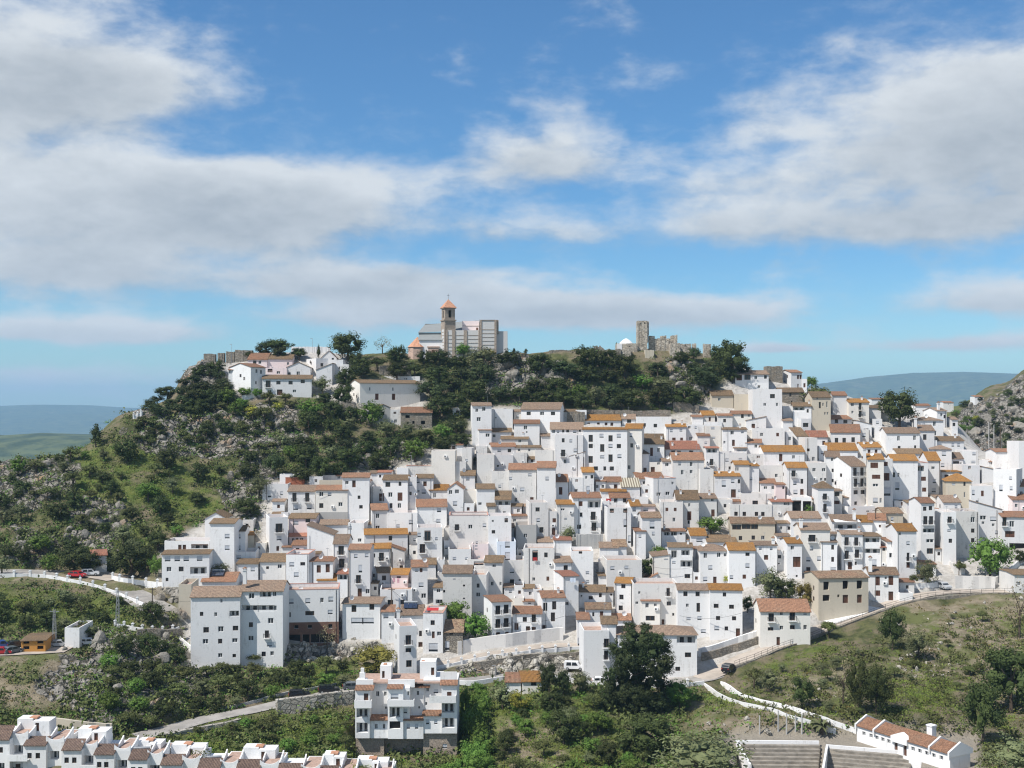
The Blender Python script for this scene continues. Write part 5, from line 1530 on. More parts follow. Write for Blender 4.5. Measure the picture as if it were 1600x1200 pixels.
1380 1395 717 792 f | r1384,725,6x6 r1385,745,9x11 s1386,768,10x14 | narrow white house with brown shutters right of the twin chimneys
1262 1291 723 767 f Wg | w1272,734,5x5 w1287,734,5x5 w1283,749,3x4 w1290,749,4x4 | weathered flat house with two pairs of windows left of the long tan roof
1278 1303 763 808 h:b:11 L10 | b1289,776,6x9 b1289,794,5x12 | house with hipped mossy roof and two balconies one above the other
1303 1316 767 802 p:t:3 | w1308,772,7x6 r1307,785,9x5 | narrow white annex on the right of the hipped mossy roof
1325 1367 791 806 f L18 | w1356,799,4x2 | low bluish white flat house in front of the twin chimneys
1385 1437 677 704 p:t:9 S N | w1404,685,4x7 w1429,684,4x7 w1405,699,4x4 w1430,698,3x4 | large white house with pale tan roof carrying solar panels near the big dark tree
1437 1460 673 702 p:t:9 C1432,662 | w1445,683,5x8 | white house with tan roof right of the solar panels
1434 1474 657 685 h:t:6 | w1460,662,4x7 w1461,677,4x7 | white house with a hipped pale roof near the right skyline
1464 1479 642 667 p:t:5 L22 C1469,638 | w1471,648,3x5 w1476,651,3x5 | white house with a round chimney at the village's right skyline
1430 1454 634 642 p:r:3 N | | far low white house just right of the big dark tree
1438 1464 688 702 f | s1454,694,4x4 | white walled terrace below the hipped pale roof
1463 1506 689 704 p:b:7 | s1489,695,4x6 s1498,695,4x6 | white house with brown roof and two grey windows near the mountain road
1455 1487 702 737 h:t:6 L4 | s1475,709,6x7 s1473,727,5x6 | white house with low hipped beige roof right of the orange roofs
1394 1434 720 782 p:o:10 | w1396,742,5x7 w1404,742,3x6 s1402,760,6x12 | white house with a wide orange roof behind the bay-fronted house
1402 1444 709 722 p:b:8 N | | low house with mottled brown roof behind the wide orange roof
1420 1450 723 778 f K L12 D-1 | r1428,731,7x6 r1413,731,6x6 o1439,733,9x10 r1428,749,7x6 r1443,748,7x6 r1429,767,7x6 r1444,765,6x6 | bay-fronted white house with brown blinds and orange ledges
1450 1469 720 772 p:o:14 | w1458,731,5x4 s1460,752,5x6 s1459,766,6x7 | white house with a long falling orange roof right of the bay-fronted house
1481 1505 717 737 p:t:10 | v1494,725,9x8 w1486,726,3x5 w1501,725,3x5 | white house with golden-tan roof and a big bay window at right
1472 1507 737 757 p:o:2 D-.6 | d1479,746,6x8 w1492,742,4x3 | white lower storey with orange ledge under the big bay window
1503 1528 704 728 f | s1522,709,5x5 s1521,722,6x4 | white house with a roof parapet at the far right of the orange roofs
1504 1531 727 742 f | w1515,731,4x5 | plain white house with one arched dark window at right
1556 1593 706 733 p:r:5 | r1578,716,5x11 w1578,729,5x4 | square white house with brown balcony door at the right edge
1592 1650 690 742 f | | high blank white wall at the right frame edge
1534 1571 737 754 l:r:8 | o1563,742,14x7 | white house with a shaded loggia under sloping red roof at right
1517 1551 759 792 f | s1521,770,4x8 r1535,771,4x8 w1527,784,4x4 | white flat house with pipes left of the castellated terrace at right
1552 1588 733 778 f R10 | s1579,747,4x5 s1564,763,5x10 s1580,763,4x6 | white tall house with a castellated terrace at right
1478 1518 752 787 h:o:12 L6 Wc | w1507,756,3x6 w1507,773,2x8 s1490,757,5x3 | cream house with a hipped mossy golden roof at right
1439 1460 786 878 p:r:9 L20 | v1445,795,5x6 v1454,794,5x6 b1446,813,6x12 b1455,813,6x12 o1455,830,24x8 w1453,845,11x5 w1468,844,4x5 v1453,861,9x8 s1467,866,4x12 | slender four-storey white house with a terracotta gable roof at right
1474 1501 785 812 p:t:11 L16 | s1494,792,4x5 s1466,790,4x4 | white house with beige roof behind the slender four-storey house at right
1474 1494 800 882 f D-.5 | b1484,812,6x9 w1485,845,5x6 s1483,829,5x4 | tall white block with a railed balcony right of the slender four-storey house
1494 1529 799 872 f Wd | w1520,812,6x8 v1520,829,5x6 v1520,844,5x6 | peeling white house with climbing plants next to the orange-fruited tree
1528 1566 796 852 l:t:10 | w1536,809,9x6 s1552,811,9x7 w1536,817,4x4 w1552,820,4x4 s1557,832,4x6 | white house with a roof slanting down to the right behind the orange-fruited tree
1566 1640 808 858 p:r:9 | b1569,815,7x13 w1581,819,7x9 d1578,835,14x9 x1590,856,24x13 | white house on pillars with reddish roof at the right frame edge
1582 1640 781 803 p:r:9 L20 Wk | w1588,790,4x5 | pinkish white house with terracotta roof near the right frame edge
1590 1645 760 784 p:r:11 | w1596,770,4x4 | small white house with dark red roof cut by the right frame edge
1585 1640 898 932 p:b:4 Wg N | w1592,912,4x5 | low plastered hut at the lower right edge of the village
1491 1508 881 898 f Wg N | w1500,884,4x5 | tiny whitewashed hut at the foot of the orange-fruited tree
1149 1201 585 609 p:t:6 N | r1155,590,8x8 v1168,589,9x8 w1181,590,4x5 w1196,589,4x5 | house with tan roof and pink porch on the upper right slope
1176 1222 608 646 f L8 N | v1207,619,7x6 w1214,632,3x5 w1195,632,4x4 | big bright white block on the upper right slope under the castle
1168 1201 598 612 f N | w1186,604,4x4 | white upper tier behind the big bright block under the castle
1112 1146 618 638 p:b:8 L6 Wc N | w1124,624,4x4 | cream barn with a brown roof under the castle rocks
1147 1171 616 638 f Wc N | | flat beige walled yard beside the cream barn under the castle
392 415 574 612 p:r:6 L34 N | w401,580,3x6 w408,581,3x6 w400,598,2x4 | large white house with a long blank gable at the left hilltop
357 376 578 606 p:r:5 N | o366,582,17x7 | open porch with tiled roof at the left end of the hilltop houses
387 417 562 577 p:r:10 Wk N | w398,566,5x5 w406,566,4x5 | pinkish hilltop house with a red roof
417 457 561 577 p:b:7 Wk | w450,568,3x4 | pinkish hilltop house with a long brown roof
416 448 575 590 f Wk | w422,579,7x5 w435,582,5x4 | low pink-white middle tier of the hilltop houses
410 487 592 618 p:b:6 | b419,600,7x10 v435,598,6x5 v454,598,6x5 v473,596,6x5 w421,612,5x6 d437,614,8x10 w460,611,5x4 | wide two-storey hilltop house with a narrow brown roof and four upper windows
448 485 574 590 G:b:8 | w452,584,4x4 w466,583,5x5 | white hilltop house with a low gable behind the wide two-storey one
494 512 560 580 f L17 N | w503,570,4x5 | white cube with one window among the hilltop houses
494 519 578 602 r:t:10 N | | white wedge-shaped wall house at the right of the hilltop houses
502 526 559 568 G:t:11 N | w509,563,6x3 w520,561,3x5 | small white gabled tower at the top of the hilltop houses
512 536 562 586 f N | w530,575,2x4 | white rounded block below the small gabled tower on the hilltop
535 545 569 586 f N | | slim white wall stub right of the rounded hilltop block
563 657 599 637 p:b:5 L17 N | r589,620,5x9 r615,620,5x9 w578,608,2x5 w614,608,2x5 w575,634,3x4 w592,634,3x4 | massive old white hermitage-like house on the hilltop with two brown windows
565 656 588 600 f D3 N | w632,592,2x2 w635,592,2x2 | long white rooftop parapet behind the massive old hilltop house
588 610 637 662 G:a:5 Wa L3 N | x598,646,5x5 | roofless grey gable ruin below the massive old hilltop house
610 626 640 664 f Wg N | w617,645,4x3 w618,658,4x5 | old grey-white house between the gable ruin and the stone cottage
626 675 645 670 p:r:9 Ws N | x637,651,6x4 x637,661,3x4 x646,660,3x4 x661,660,6x5 | stone cottage with red-brown roof below the massive old hilltop house
707 720 637 651 f N | d714,644,3x5 | tiny white hut at the edge of the cliff wood
143 167 868 895 p:k:9 L2 N | x158,876,2x2 x153,884,2x2 | white hut with a red roof beside the left road
624 651 978 1062 f L9 N | b638,1000,8x14 v638,1016,8x6 v639,1037,8x10 | slender white tower house behind the lower apartment building
627 661 961 1012 p:t:16 C622,966 S | b639,972,8x9 w657,990,4x8 d657,1012,6x16 | house with tan roof, solar heater and tall chimney behind the slender tower
661 692 958 1022 f K | v676,973,6x7 d677,992,4x10 w686,990,6x6 s677,1012,13x13 | white flat roofed house with a red awning on top, next to the ruined cottage
596 616 956 1005 p:r:3 | s603,963,7x7 | plain white wall house with thin red roof left of the tall chimney
692 723 988 1020 p:m:20 Ws N | w705,989,5x5 s699,1009,6x14 | half ruined stone cottage with tiled roof among green bushes
769 799 940 1002 p:r:5 L14 K Bs996 N | b778,953,7x13 b791,952,7x13 b778,974,7x13 b791,973,7x13 d778,993,6x10 d792,993,5x10 | white house with six tall dark balcony doors in three rows
801 846 959 999 p:r:12 Bs992 | v820,968,6x7 b834,966,6x11 d807,979,6x10 d825,985,6x12 d834,986,6x12 | low street house with terracotta roof between two taller ones in the lower middle
847 883 934 992 p:r:11 L8 | v852,948,6x12 v866,946,6x12 v864,964,6x13 r850,983,7x12 | white house with terracotta roof and three tall windows at the lower street
790 814 1066 1084 p:r:11 N | | red tiled half of the low hut beside the lower road
816 846 1065 1084 p:o:12 N | v834,1068,8x6 | orange tiled half of the low hut beside the lower road
33 71 1001 1020 p:b:5 Wy N | x41,1003,9x5 x63,1003,9x5 x41,1012,9x5 x63,1012,9x5 | orange wooden cabin with green shutters in the left car park
101 124 981 1013 f N | | white windowless block by the car park at left
722 737 700 745 f Wg N | s729,720,4x5 | narrow pale house behind the slim tower beside the cube
'''
ROWS = [ln for ln in TABLE.strip().split('\n') if ln.strip()]


def settle(rows):
    """bring each house forward until its foot meets the roofs of the row below, as the crowded village has it"""
    rc = []
    for ln in rows:
        h_ = ln.split('|')[0].split()
        q = h_[4].split(':')
        rc.append([float(v) for v in h_[:4]] + [float(q[2]) if len(q) > 2 else (0 if q[0] == 'f' else 6)])
    out = []
    for i, ln in enumerate(rows):
        x0, x1, yt, yb, ri = rc[i]
        new = yb
        if yb < 990 and not (yt < 600) and x0 > 240:
            xs = np.linspace(x0 + .5, x1 - .5, 15)
            for dy in range(0, 23):
                y = yb + dy
                cov = np.zeros(15, bool)
                for j, (a, b_, t_, u_, r_) in enumerate(rc):
                    if j != i and u_ > yb + 2 and t_ - r_ - 1 <= y <= u_ and t_ > yt:
                        cov |= (xs > a - 1) & (xs < b_ + 1)
                if cov.mean() > .7:
                    new = y + 1.5
                    break
        h_ = ln.split('|')
        f = h_[0].split()
        f[3] = '%.1f' % new
        out.append('|'.join([' '.join(f) + ' '] + h_[1:]))
    return out


ROWS = settle(ROWS)
for ln in ROWS:
    house(ln)


def annexes(rows):
    """plain low annexes and terrace walls in the leftover gaps of the crowded hillside"""
    st = 2
    X0, Y0, NX, NY = 396, 636, 604, 166
    full = np.zeros((NX, NY), bool)
    gx, gy = np.meshgrid(X0 + st * np.arange(NX), Y0 + st * np.arange(NY), indexing='ij')
    full |= ~in_poly(gx, gy, VILLAGE)
    for poly in ([(1080, 800), (1140, 800), (1150, 850), (1080, 850)], [(1170, 880), (1270, 880), (1270, 970), (1160, 970)], [(1400, 640), (1440, 640), (1440, 668), (1365, 668)], [(1480, 860), (1640, 830), (1640, 960), (1400, 960)],
                 [(1090, 600), (1200, 600), (1180, 645), (1080, 650)], [(690, 930), (770, 930), (770, 1000), (690, 1000)], [(1000, 870), (1046, 870), (1046, 912), (1000, 912)], [(395, 770), (425, 770), (425, 850), (395, 850)], [(1500, 660), (1640, 660), (1640, 720), (1530, 720)], [(890, 830), (945, 830), (945, 860), (890, 860)]):
        full |= in_poly(gx, gy, poly)
    full |= gy > 950
    for ln in rows:
        h_ = ln.split('|')[0].split()
        q = h_[4].split(':')
        a, b_, t_, u_ = [float(v) for v in h_[:4]]
        ri = float(q[2]) if len(q) > 2 else (0 if q[0] == 'f' else 6)
        full |= (gx >= a - 1) & (gx <= b_ + 1) & (gy >= t_ - ri - 1) & (gy <= u_)
    r = random.Random(17)
    n = 0
    for j in range(NY):
        for i in range(NX):
            if full[i, j]: continue
            w_ = 0
            lim = r.randint(7, 13)
            while i + w_ < NX and not full[i + w_, j] and w_ < lim: w_ += 1
            h_ = 0
            while j + h_ < NY and h_ < 10 and full[i:i + w_, j + h_].mean() < .5: h_ += 1
            full[i:i + w_, j:j + max(h_, 1)] = True
            if w_ < 4 or h_ < 3: continue
            x0, y0 = X0 + st * i, Y0 + st * j
            x1, y1 = x0 + st * w_, y0 + st * h_
            yt = y0 - 1.5
            tok = ''
            if y1 - yt > 9 and r.random() < .7:
                tok = '%s%.1f,%.1f,4x5' % (r.choice('wsvd'), x0 + (x1 - x0) * r.uniform(.3, .7), (yt + y1) / 2)
            kind = r.choice(['f', 'f', 'f', 'p:t:4', 'p:r:3', 'p:b:4'])
            house('%.1f %.1f %.1f %.1f %s W%s N | %s | low whitewashed annex wedged between bigger houses on the hillside' % (x0 - .5, x1 + .5, yt + (3 if kind != 'f' else 0), y1 + 1.5, kind, r.choice('wwwg'), tok))
            HOUSES[-1][0]['group'] = 'low annexes between the houses'
            n += 1
    return n


print('annexes', annexes(ROWS))

# ------------------------------------------------------------------ helpers for pieces placed by bearing, row and distance
class Rig:
    """a thing standing at one base point; pieces are given in photo pixels plus a distance"""
    def __init__(self, name, label, cat, px, py, d=None, group=None):
        self.d = depth_at(px, py) if d is None else d
        self.P = pt(px, py, self.d)
        self.E = tag(empty(name, self.P), label, cat, group)

    def xyz(self, px, py, dd=0.0):
        d = self.d + dd
        return (px - 800) / FPX * d - self.P.x, dd, (HY - py) / FPX * d - self.P.z

    def box(self, mb, x0, x1, yt, yb, dd, t, mat, low=0.0):
        a = self.xyz(x0, yt, dd); b_ = self.xyz(x1, yb, dd)
        mb.box(a[0], b_[0], dd, dd + t, b_[2] - low, a[2], mat)

    def facade(self, x0, x1, yt, yb, dd, t, mat, toks='', name='wall', low=0.0):
        mb = MB()
        a = self.xyz(x0, yt, dd); b_ = self.xyz(x1, yb, dd)
        X0, X1, Z1, Z0 = a[0], b_[0], a[2], b_[2] - low
        ops = []; panes = []
        for tok in toks.split():
            k = tok[0]; q = tok[1:].split(',')
            pw, ph, dep = PDEF[k]
            if len(q) > 2: pw, ph = [float(z) for z in q[2].split('x')]
            l_ = self.xyz(float(q[0]) - pw / 2, float(q[1]) - ph / 2, dd); h_ = self.xyz(float(q[0]) + pw / 2, float(q[1]) + ph / 2, dd)
            xa, xb, za, zc = max(l_[0], X0 + .05), min(h_[0], X1 - .05), max(h_[2], Z0 + .05), min(l_[2], Z1 - .05)
            if xb - xa < .1 or zc - za < .1: continue
            dep = min(dep, t * .5)
            ops.append((xa, xb, za, zc, dep)); panes.append((k, xa, xb, za, zc, dep))
        front_grid(mb, X0, X1, Z0, Z1, ops, mat, y=dd)
        mb.poly([(X0, dd, Z0), (X0, dd, Z1), (X0, dd + t, Z1), (X0, dd + t, Z0)], mat)
        mb.poly([(X1, dd, Z1), (X1, dd, Z0), (X1, dd + t, Z0), (X1, dd + t, Z1)], mat)
        mb.poly([(X1, dd + t, Z0), (X0, dd + t, Z0), (X0, dd + t, Z1), (X1, dd + t, Z1)], mat)
        mb.poly([(X0, dd, Z1), (X1, dd, Z1), (X1, dd + t, Z1), (X0, dd + t, Z1)], mat)
        mb.build(name, self.E)
        for k, xa, xb, za, zc, dep in panes:
            nm, me_ = PANE[k]
            child(nm, me_, self.E, ((xa + xb) / 2, dd + dep - .02, (za + zc) / 2), (xb - xa + .01, 1, zc - za + .01))

    def tiles(self, x0, x1, ye, yr, dd, run, col='r', th=.14, name='roof'):
        """tiled slope: eave row ye at distance dd, top row yr further back"""
        a = self.xyz(x0, ye, dd); b_ = self.xyz(x1, ye, dd); c = self.xyz(x0, yr, dd + run)
        mb = MB()
        mb.prism([(dd - .2, a[2] - .08), (dd + run, c[2]), (dd + run, c[2] + th), (dd - .2, a[2] + th - .08)], 'x', a[0] - .1, b_[0] + .1, MT[col])
        mb.build(name, self.E)


# ------------------------------------------------------------------ the church on the crest
M_PANEL = wall_mat('pale_panels', (0.56, 0.55, 0.53), (0.42, 0.41, 0.40), 0.5)
M_PIER = stone_mat('brown_brick_piers', (0.40, 0.325, 0.26), (0.32, 0.26, 0.21), (0.42, 0.35, 0.28), 2.0, 0.4, 0.4)
M_SHEET = flat_mat('grey_sheet_roof', (0.235, 0.245, 0.24), 0.6, 0.06)
M_SALMON = flat_mat('salmon_tiles', (0.46, 0.24, 0.15), 0.9, 0.2)
M_STONEPINK = flat_mat('pinkish_stone', (0.50, 0.36, 0.29), 0.9, 0.15)
c = Rig('church', 'old church on the crest with salmon capped bell tower and panelled walls', 'church', 715, 566, 400)
c.facade(655, 692, 531, 575, 3.0, 14, MW['w'], 'x666,548,2x3', 'nave_wall')
mb = MB()
a0 = c.xyz(653, 531, 2.6); a1 = c.xyz(692, 531, 2.6); b0 = c.xyz(655, 523, 6.5); b1 = c.xyz(692, 523, 6.5)
mb.poly([a0, a1, b1, b0], M_SHEET)
c.box(mb, 654, 694, 519.5, 523.2, 6.5, 9, M_SHEET)
e0 = c.xyz(653, 519.5, 6.2); e1 = c.xyz(748, 516, 6.2); r0 = c.xyz(664, 507, 13); r1 = c.xyz(748, 500.5, 13); k0 = c.xyz(655, 519, 20); k1 = c.xyz(748, 516, 20)
mb.poly([e0, e1, r1, r0], M_SHEET); mb.poly([r0, r1, k1, k0], M_SHEET); mb.poly([e0, r0, k0], M_SHEET)
c.box(mb, 664, 694, 506.0, 507.4, 12.6, .8, M_SHEET)
mb.build('nave_roof', c.E)
# bell tower
d0 = 1.4
n_before = len(bpy.data.objects)
tower_parts = []
mb = MB()
tw0 = c.xyz(691, 501, d0); tw1 = c.xyz(709, 570, d0)
TX0, TX1 = tw0[0], tw1[0]
TD = TX1 - TX0
zc_ = tw0[2]; zl = tw1[2] - 3
mb.box(TX0, TX1, d0, d0 + TD, zl, zc_, M_PIER)
for k in range(9):           # white panels between brick bands on the lower shaft's left and front
    z0 = c.xyz(0, 560 - k * 5.2, d0)[2]; z1 = c.xyz(0, 560 - k * 5.2 - 3.9, d0)[2]
    mb.box(TX0 - .06, TX0, d0 + .5, d0 + TD * .75, z0, z1, M_PANEL)
mb.box(TX0 - .25, TX1 + .25, d0 - .25, d0 + TD + .25, zc_, zc_ + .35, M_PIER)
tower_parts.append(mb.build('bell_tower', c.E))
zb2 = c.xyz(0, 482, d0)[2]
bw = .15
mb = MB()
front_grid(mb, TX0 + bw, TX1 - bw, zc_ + .35, zb2, [(TX0 + TD * .37, TX0 + TD * .63, c.xyz(0, 496, d0)[2], c.xyz(0, 484.5, d0)[2], .9)], M_PIER, y=d0 + bw)
mb.box(TX0 + bw, TX1 - bw, d0 + 1.2, d0 + TD - bw, zc_ + .35, zb2, M_PIER)
for sx in (TX0 + bw, TX1 - bw - .02):
    mb.poly([(sx, d0 + bw, zc_ + .35), (sx, d0 + 1.2, zc_ + .35), (sx, d0 + 1.2, zb2), (sx, d0 + bw, zb2)], M_PIER)
mb.box(TX0 + bw - .04, TX0 + bw, d0 + TD * .4, d0 + TD * .65, c.xyz(0, 496, d0)[2], c.xyz(0, 485, d0)[2], M_DARK)
mb.box(TX0 - .2, TX1 + .2, d0 - .2, d0 + TD + .2, zb2, zb2 + .3, M_PIER)
tower_parts.append(mb.build('belfry', c.E))
mb = MB()
xm = (TX0 + TX1) / 2; ym = d0 + TD / 2
mb.poly([(TX0 + TD * .37 + .01, d0 + 1.03, c.xyz(0, 496, d0)[2]), (TX0 + TD * .63 - .01, d0 + 1.03, c.xyz(0, 496, d0)[2]), (TX0 + TD * .63 - .01, d0 + 1.03, c.xyz(0, 484.5, d0)[2]), (TX0 + TD * .37 + .01, d0 + 1.03, c.xyz(0, 484.5, d0)[2])], M_DARK)
tower_parts.append(mb.build('belfry_opening', c.E))
mb = MB()
mb.cyl((xm, d0 + .75, c.xyz(0, 493, d0)[2]), (xm, d0 + .75, c.xyz(0, 488.5, d0)[2]), .34, .14, M_IRON, 10)
mb.build('bell', c.E)
mb = MB()
zr0 = zb2 + .3; za_ = c.xyz(0, 467.5, d0 + 2)[2]
Q = [(TX0 - .35, d0 - .35, zr0), (TX1 + .35, d0 - .35, zr0), (TX1 + .35, d0 + TD + .35, zr0), (TX0 - .35, d0 + TD + .35, zr0)]
for i in range(4):
    mb.poly([Q[i], Q[(i + 1) % 4], (xm, ym, za_)], M_SALMON)
mb.poly(Q[::-1], M_SALMON)
tower_parts.append(mb.build('tower_roof', c.E))
mb = MB()
mb.cyl((xm, ym, za_ - .1), (xm, ym, za_ + 1.8), .05, .04, M_IRON, 5)
mb.box(xm - .4, xm + .4, ym - .04, ym + .04, za_ + 1.15, za_ + 1.25, M_IRON)
mb.build('cross', c.E)
MR = Matrix.Translation((xm, ym, 0)) @ Matrix.Rotation(R(21), 4, 'Z') @ Matrix.Translation((-xm, -ym, 0))
for o in tower_parts:
    o.data.transform(MR)
# portal
mb = MB()
c.box(mb, 669, 685, 541, 566, 2.2, .8, M_STONEPINK); c.box(mb, 667.5, 686.5, 541, 543, 2.0, 1.0, M_STONEPINK)
mb.build('portal', c.E)
p0 = c.xyz(674, 562, 2.17); p1 = c.xyz(679.5, 549, 2.17)
mb = MB()
prof = [(p0[0], p0[2]), (p1[0], p0[2]), (p1[0], p1[2])] + [((p0[0] + p1[0]) / 2 + (p1[0] - p0[0]) / 2 * math.cos(q), p1[2] + (p1[0] - p0[0]) / 2 * math.sin(q)) for q in [i * math.pi / 6 for i in range(1, 6)]] + [(p0[0], p1[2])]
mb.poly([(q[0], 2.17, q[1]) for q in prof], M_BROWN)
mb.build('door', c.E)
# pyramid-roofed chapel at the left
mb = MB()
cc = c.xyz(651, 542, 2.0)
n = 8; ra = 3.2
ring = [(cc[0] + ra * math.cos(2 * math.pi * (i + .5) / n), 2.0 + ra + ra * math.sin(2 * math.pi * (i + .5) / n)) for i in range(n)]
zt_ = cc[2]; zp = c.xyz(0, 526, 5)[2]
for i in range(n):
    j = (i + 1) % n
    mb.poly([(*ring[i], zt_ - 6), (*ring[j], zt_ - 6), (*ring[j], zt_), (*ring[i], zt_)], M_STONEPINK)
mb.build('chapel_wall', c.E)
mb = MB()
for i in range(n):
    j = (i + 1) % n
    g = 1.1
    A = (cc[0] + (ring[i][0] - cc[0]) * g, 5.2 + (ring[i][1] - 5.2) * g, zt_); B = (cc[0] + (ring[j][0] - cc[0]) * g, 5.2 + (ring[j][1] - 5.2) * g, zt_)
    mb.poly([A, B, (cc[0], 5.2, zp)], M_SALMON)
mb.build('chapel_roof', c.E)
# the panelled side with brick piers
def panelled(x0, x1, yt, yb, dd, t, piers, rows, nm):
    mb = MB()
    c.box(mb, x0, x1, yt, yb, dd, t, M_PANEL, 2.0)
    for (pa, pb) in piers:
        c.box(mb, pa, pb, yt, yb, dd - .22, .22, M_PIER, 2.0)
    for ry in rows:
        c.box(mb, x0 + .3, x1 - .3, ry, ry + 0.7, dd - .10, .10, M_PIER)
    mb.build(nm, c.E)
rows = [523.5 + 6.0 * k for k in range(7)]
panelled(697, 749, 516, 570, 1.0, 12, [(697, 699.5), (706.5, 711.5), (724.5, 730), (747.5, 748.8)], rows, 'side_wall')
panelled(749.2, 776, 500.5, 566, 0.2, 13, [(749.2, 752.5), (772.5, 775.8)], [514.5 + 6.0 * k for k in range(8)], 'transept')
mb = MB()
c.box(mb, 722, 748.5, 501.5, 516.2, 6.0, 8, MW['k'])
c.box(mb, 724, 748.9, 509, 509.7, 5.9, .1, M_PIER); c.box(mb, 744, 747, 512, 516, 5.9, .1, M_BROWN)
mb.build('upper_gable', c.E)
mb = MB(); c.box(mb, 776, 793, 517.5, 566, 1.5, 10, M_PANEL, 2.0); mb.build('apse_wall', c.E)
mb = MB(); c.box(mb, 776, 779, 499.8, 521, .6, 2.0, M_PIER); c.box(mb, 749, 776.5, 499.6, 500.5, .0, 13, M_PIER); mb.build('cornice', c.E)

# ------------------------------------------------------------------ castle ruins
def ruin(name, label, cat, x0, x1, yt, yb, t, mat=None, jag=2.0, seed=1, d=None, group=None, merlons=None):
    """broken masonry wall with an uneven top"""
    mat = mat or M_CASTLE
    r_ = random.Random(seed)
    c_ = Rig(name, label, cat, (x0 + x1) / 2, yb, d, group)
    mb = MB()
    n = max(3, int((x1 - x0) / 2.2))
    xs = [x0 + (x1 - x0) * k / n for k in range(n + 1)]
    if merlons:
        tops = [yt + (0 if int((x - x0) / merlons) % 2 == 0 else 4.5) + r_.uniform(0, jag * .5) for x in xs]
    else:
        tops = []
        v = r_.uniform(0, jag)
        for k in range(n + 1):
            v = min(max(v + r_.uniform(-1, 1) * jag * .6, 0), jag * 1.6)
            tops.append(yt + v)
    for k in range(n):
        A = c_.xyz(xs[k], tops[k], 0); B = c_.xyz(xs[k + 1], tops[k + 1 if not merlons else k], 0); Z = c_.xyz(0, yb, 0)[2] - 4
        o0 = r_.uniform(-.08, .08)
        fr = [(A[0], o0, Z), (B[0], o0, Z), (B[0], o0, B[2]), (A[0], o0, A[2])]
        bk = [(p[0], t, p[2]) for p in fr]
        mb.poly(fr, mat); mb.poly([bk[1], bk[0], bk[3], bk[2]], mat)
        mb.poly([fr[3], fr[2], bk[2], bk[3]], mat); mb.poly([fr[1], bk[1], bk[2], fr[2]], mat); mb.poly([bk[0], fr[0], fr[3], bk[3]], mat)
    mb.build('masonry', c_.E)
    return c_

CG = 'ruined castle walls on the crest'
t1 = ruin('castle_tower', 'tall square ruined castle tower standing on the crest', 'tower', 996, 1011.5, 501, 548, 4.2, jag=.8, seed=3, d=402)
mb = MB(); t1.box(mb, 1011.5, 1014, 502, 524, .6, 3.6, M_CASTLE); t1.box(mb, 1011.5, 1013, 524, 535, .9, 3.0, M_CASTLE)
mb.build('broken_corner', t1.E)
mb = MB(); t1.box(mb, 1000.5, 1001.8, 504, 506.2, -.12, .1, M_DARK); t1.box(mb, 1006.5, 1007.8, 503.5, 505.5, -.12, .1, M_DARK); mb.build('slit', t1.E)
ruin('castle_wall', 'crenellated castle wall right of the tall square tower', 'castle wall', 1014, 1055, 524, 548, 1.6, jag=2, seed=5, d=404, group=CG, merlons=8.5)
ruin('castle_wall', 'thin broken pillar at the right end of the crenellated castle wall', 'castle wall', 1055, 1058.5, 522.5, 545, 1.2, jag=.6, seed=6, d=403, group=CG)
ruin('bastion', 'pale plastered bastion bulging below the crenellated castle wall', 'bastion', 1047, 1063, 535, 562, 4, M_CASTLE, 3, 8, 399, CG)
ruin('castle_wall', 'low castle wall with bushes right of the bastion', 'castle wall', 1058, 1080, 537, 556, 1.5, jag=2, seed=9, d=403, group=CG)
ruin('castle_wall', 'small lone stump of wall on the crest between castle and trees', 'castle wall', 1082, 1088, 535.5, 552, 1.2, jag=3, seed=10, d=404, group=CG)
ruin('turret', 'small round-topped turret stub at the right end of the crest', 'turret', 1100, 1111, 536, 552, 2.5, jag=1.5, seed=11, d=404, group=CG)
ruin('castle_wall', 'grey ruined house wall below the white chapel on the crest', 'castle wall', 957, 970, 545, 572, 3, M_STONE, 2, 12, 396, CG)
ruin('castle_wall', 'brownish ruined wall under the tall square tower', 'castle wall', 971, 986, 545, 572, 3, M_CASTLE, 2, 13, 396.5, CG)
ruin('castle_wall', 'cream patch of rendered wall on the rock below the tall square tower', 'castle wall', 1008, 1022, 546, 562, 3, MW['c'], 1.2, 14, 397, CG)
ruin('castle_wall', 'double-humped ruined wall left of the white chapel', 'castle wall', 928, 954, 538, 556, 1.6, M_STONE, 6, 15, 402, CG)
ruin('castle_wall', 'long crumbled wall line between church terrace and castle', 'castle wall', 858, 926, 546.5, 558, 1.4, M_STONE, 3, 16, 401, CG)
ruin('terrace_wall', 'straight stone terrace wall right of the church', 'stone wall', 776, 850, 554.5, 566, 1.0, M_STONE, .6, 17, 398)
ruin('terrace_wall', 'stone retaining wall among trees left of the church', 'stone wall', 592, 642, 571, 592, 1.5, M_STONE, .6, 18, 389)
LG = 'dark battlements on the left crest'
for i, (xa, xb, yt_, lab) in enumerate([(318, 336, 552.5, 'leftmost pale battlement block on the left crest'), (340, 350, 551.5, 'small battlement block, second on the left crest'), (353, 366, 549, 'dark battlement block, third on the left crest'), (367, 394, 545.5, 'longest dark battlement on the left crest beside the trees')]):
    ruin('battlement', lab, 'battlement', xa, xb, yt_, 566, 2.0, M_STONE, 1.2, 30 + i, 398, LG)
ruin('cemetery_wall', 'long white wall on the skyline behind the left hilltop houses', 'wall', 455, 516, 541.5, 556, .5, MW['w'], .5, 40, 413)
ruin('ruined_house', 'roofless dark stone ruin with gaps below the massive hilltop house', 'ruin', 533, 556, 627, 650, 3, M_STONE, 4, 41)
ruin('ruined_house', 'jagged pale stub of wall right of the roofless dark ruin', 'ruin', 557, 571, 629, 650, 2, M_CASTLE, 7, 42)
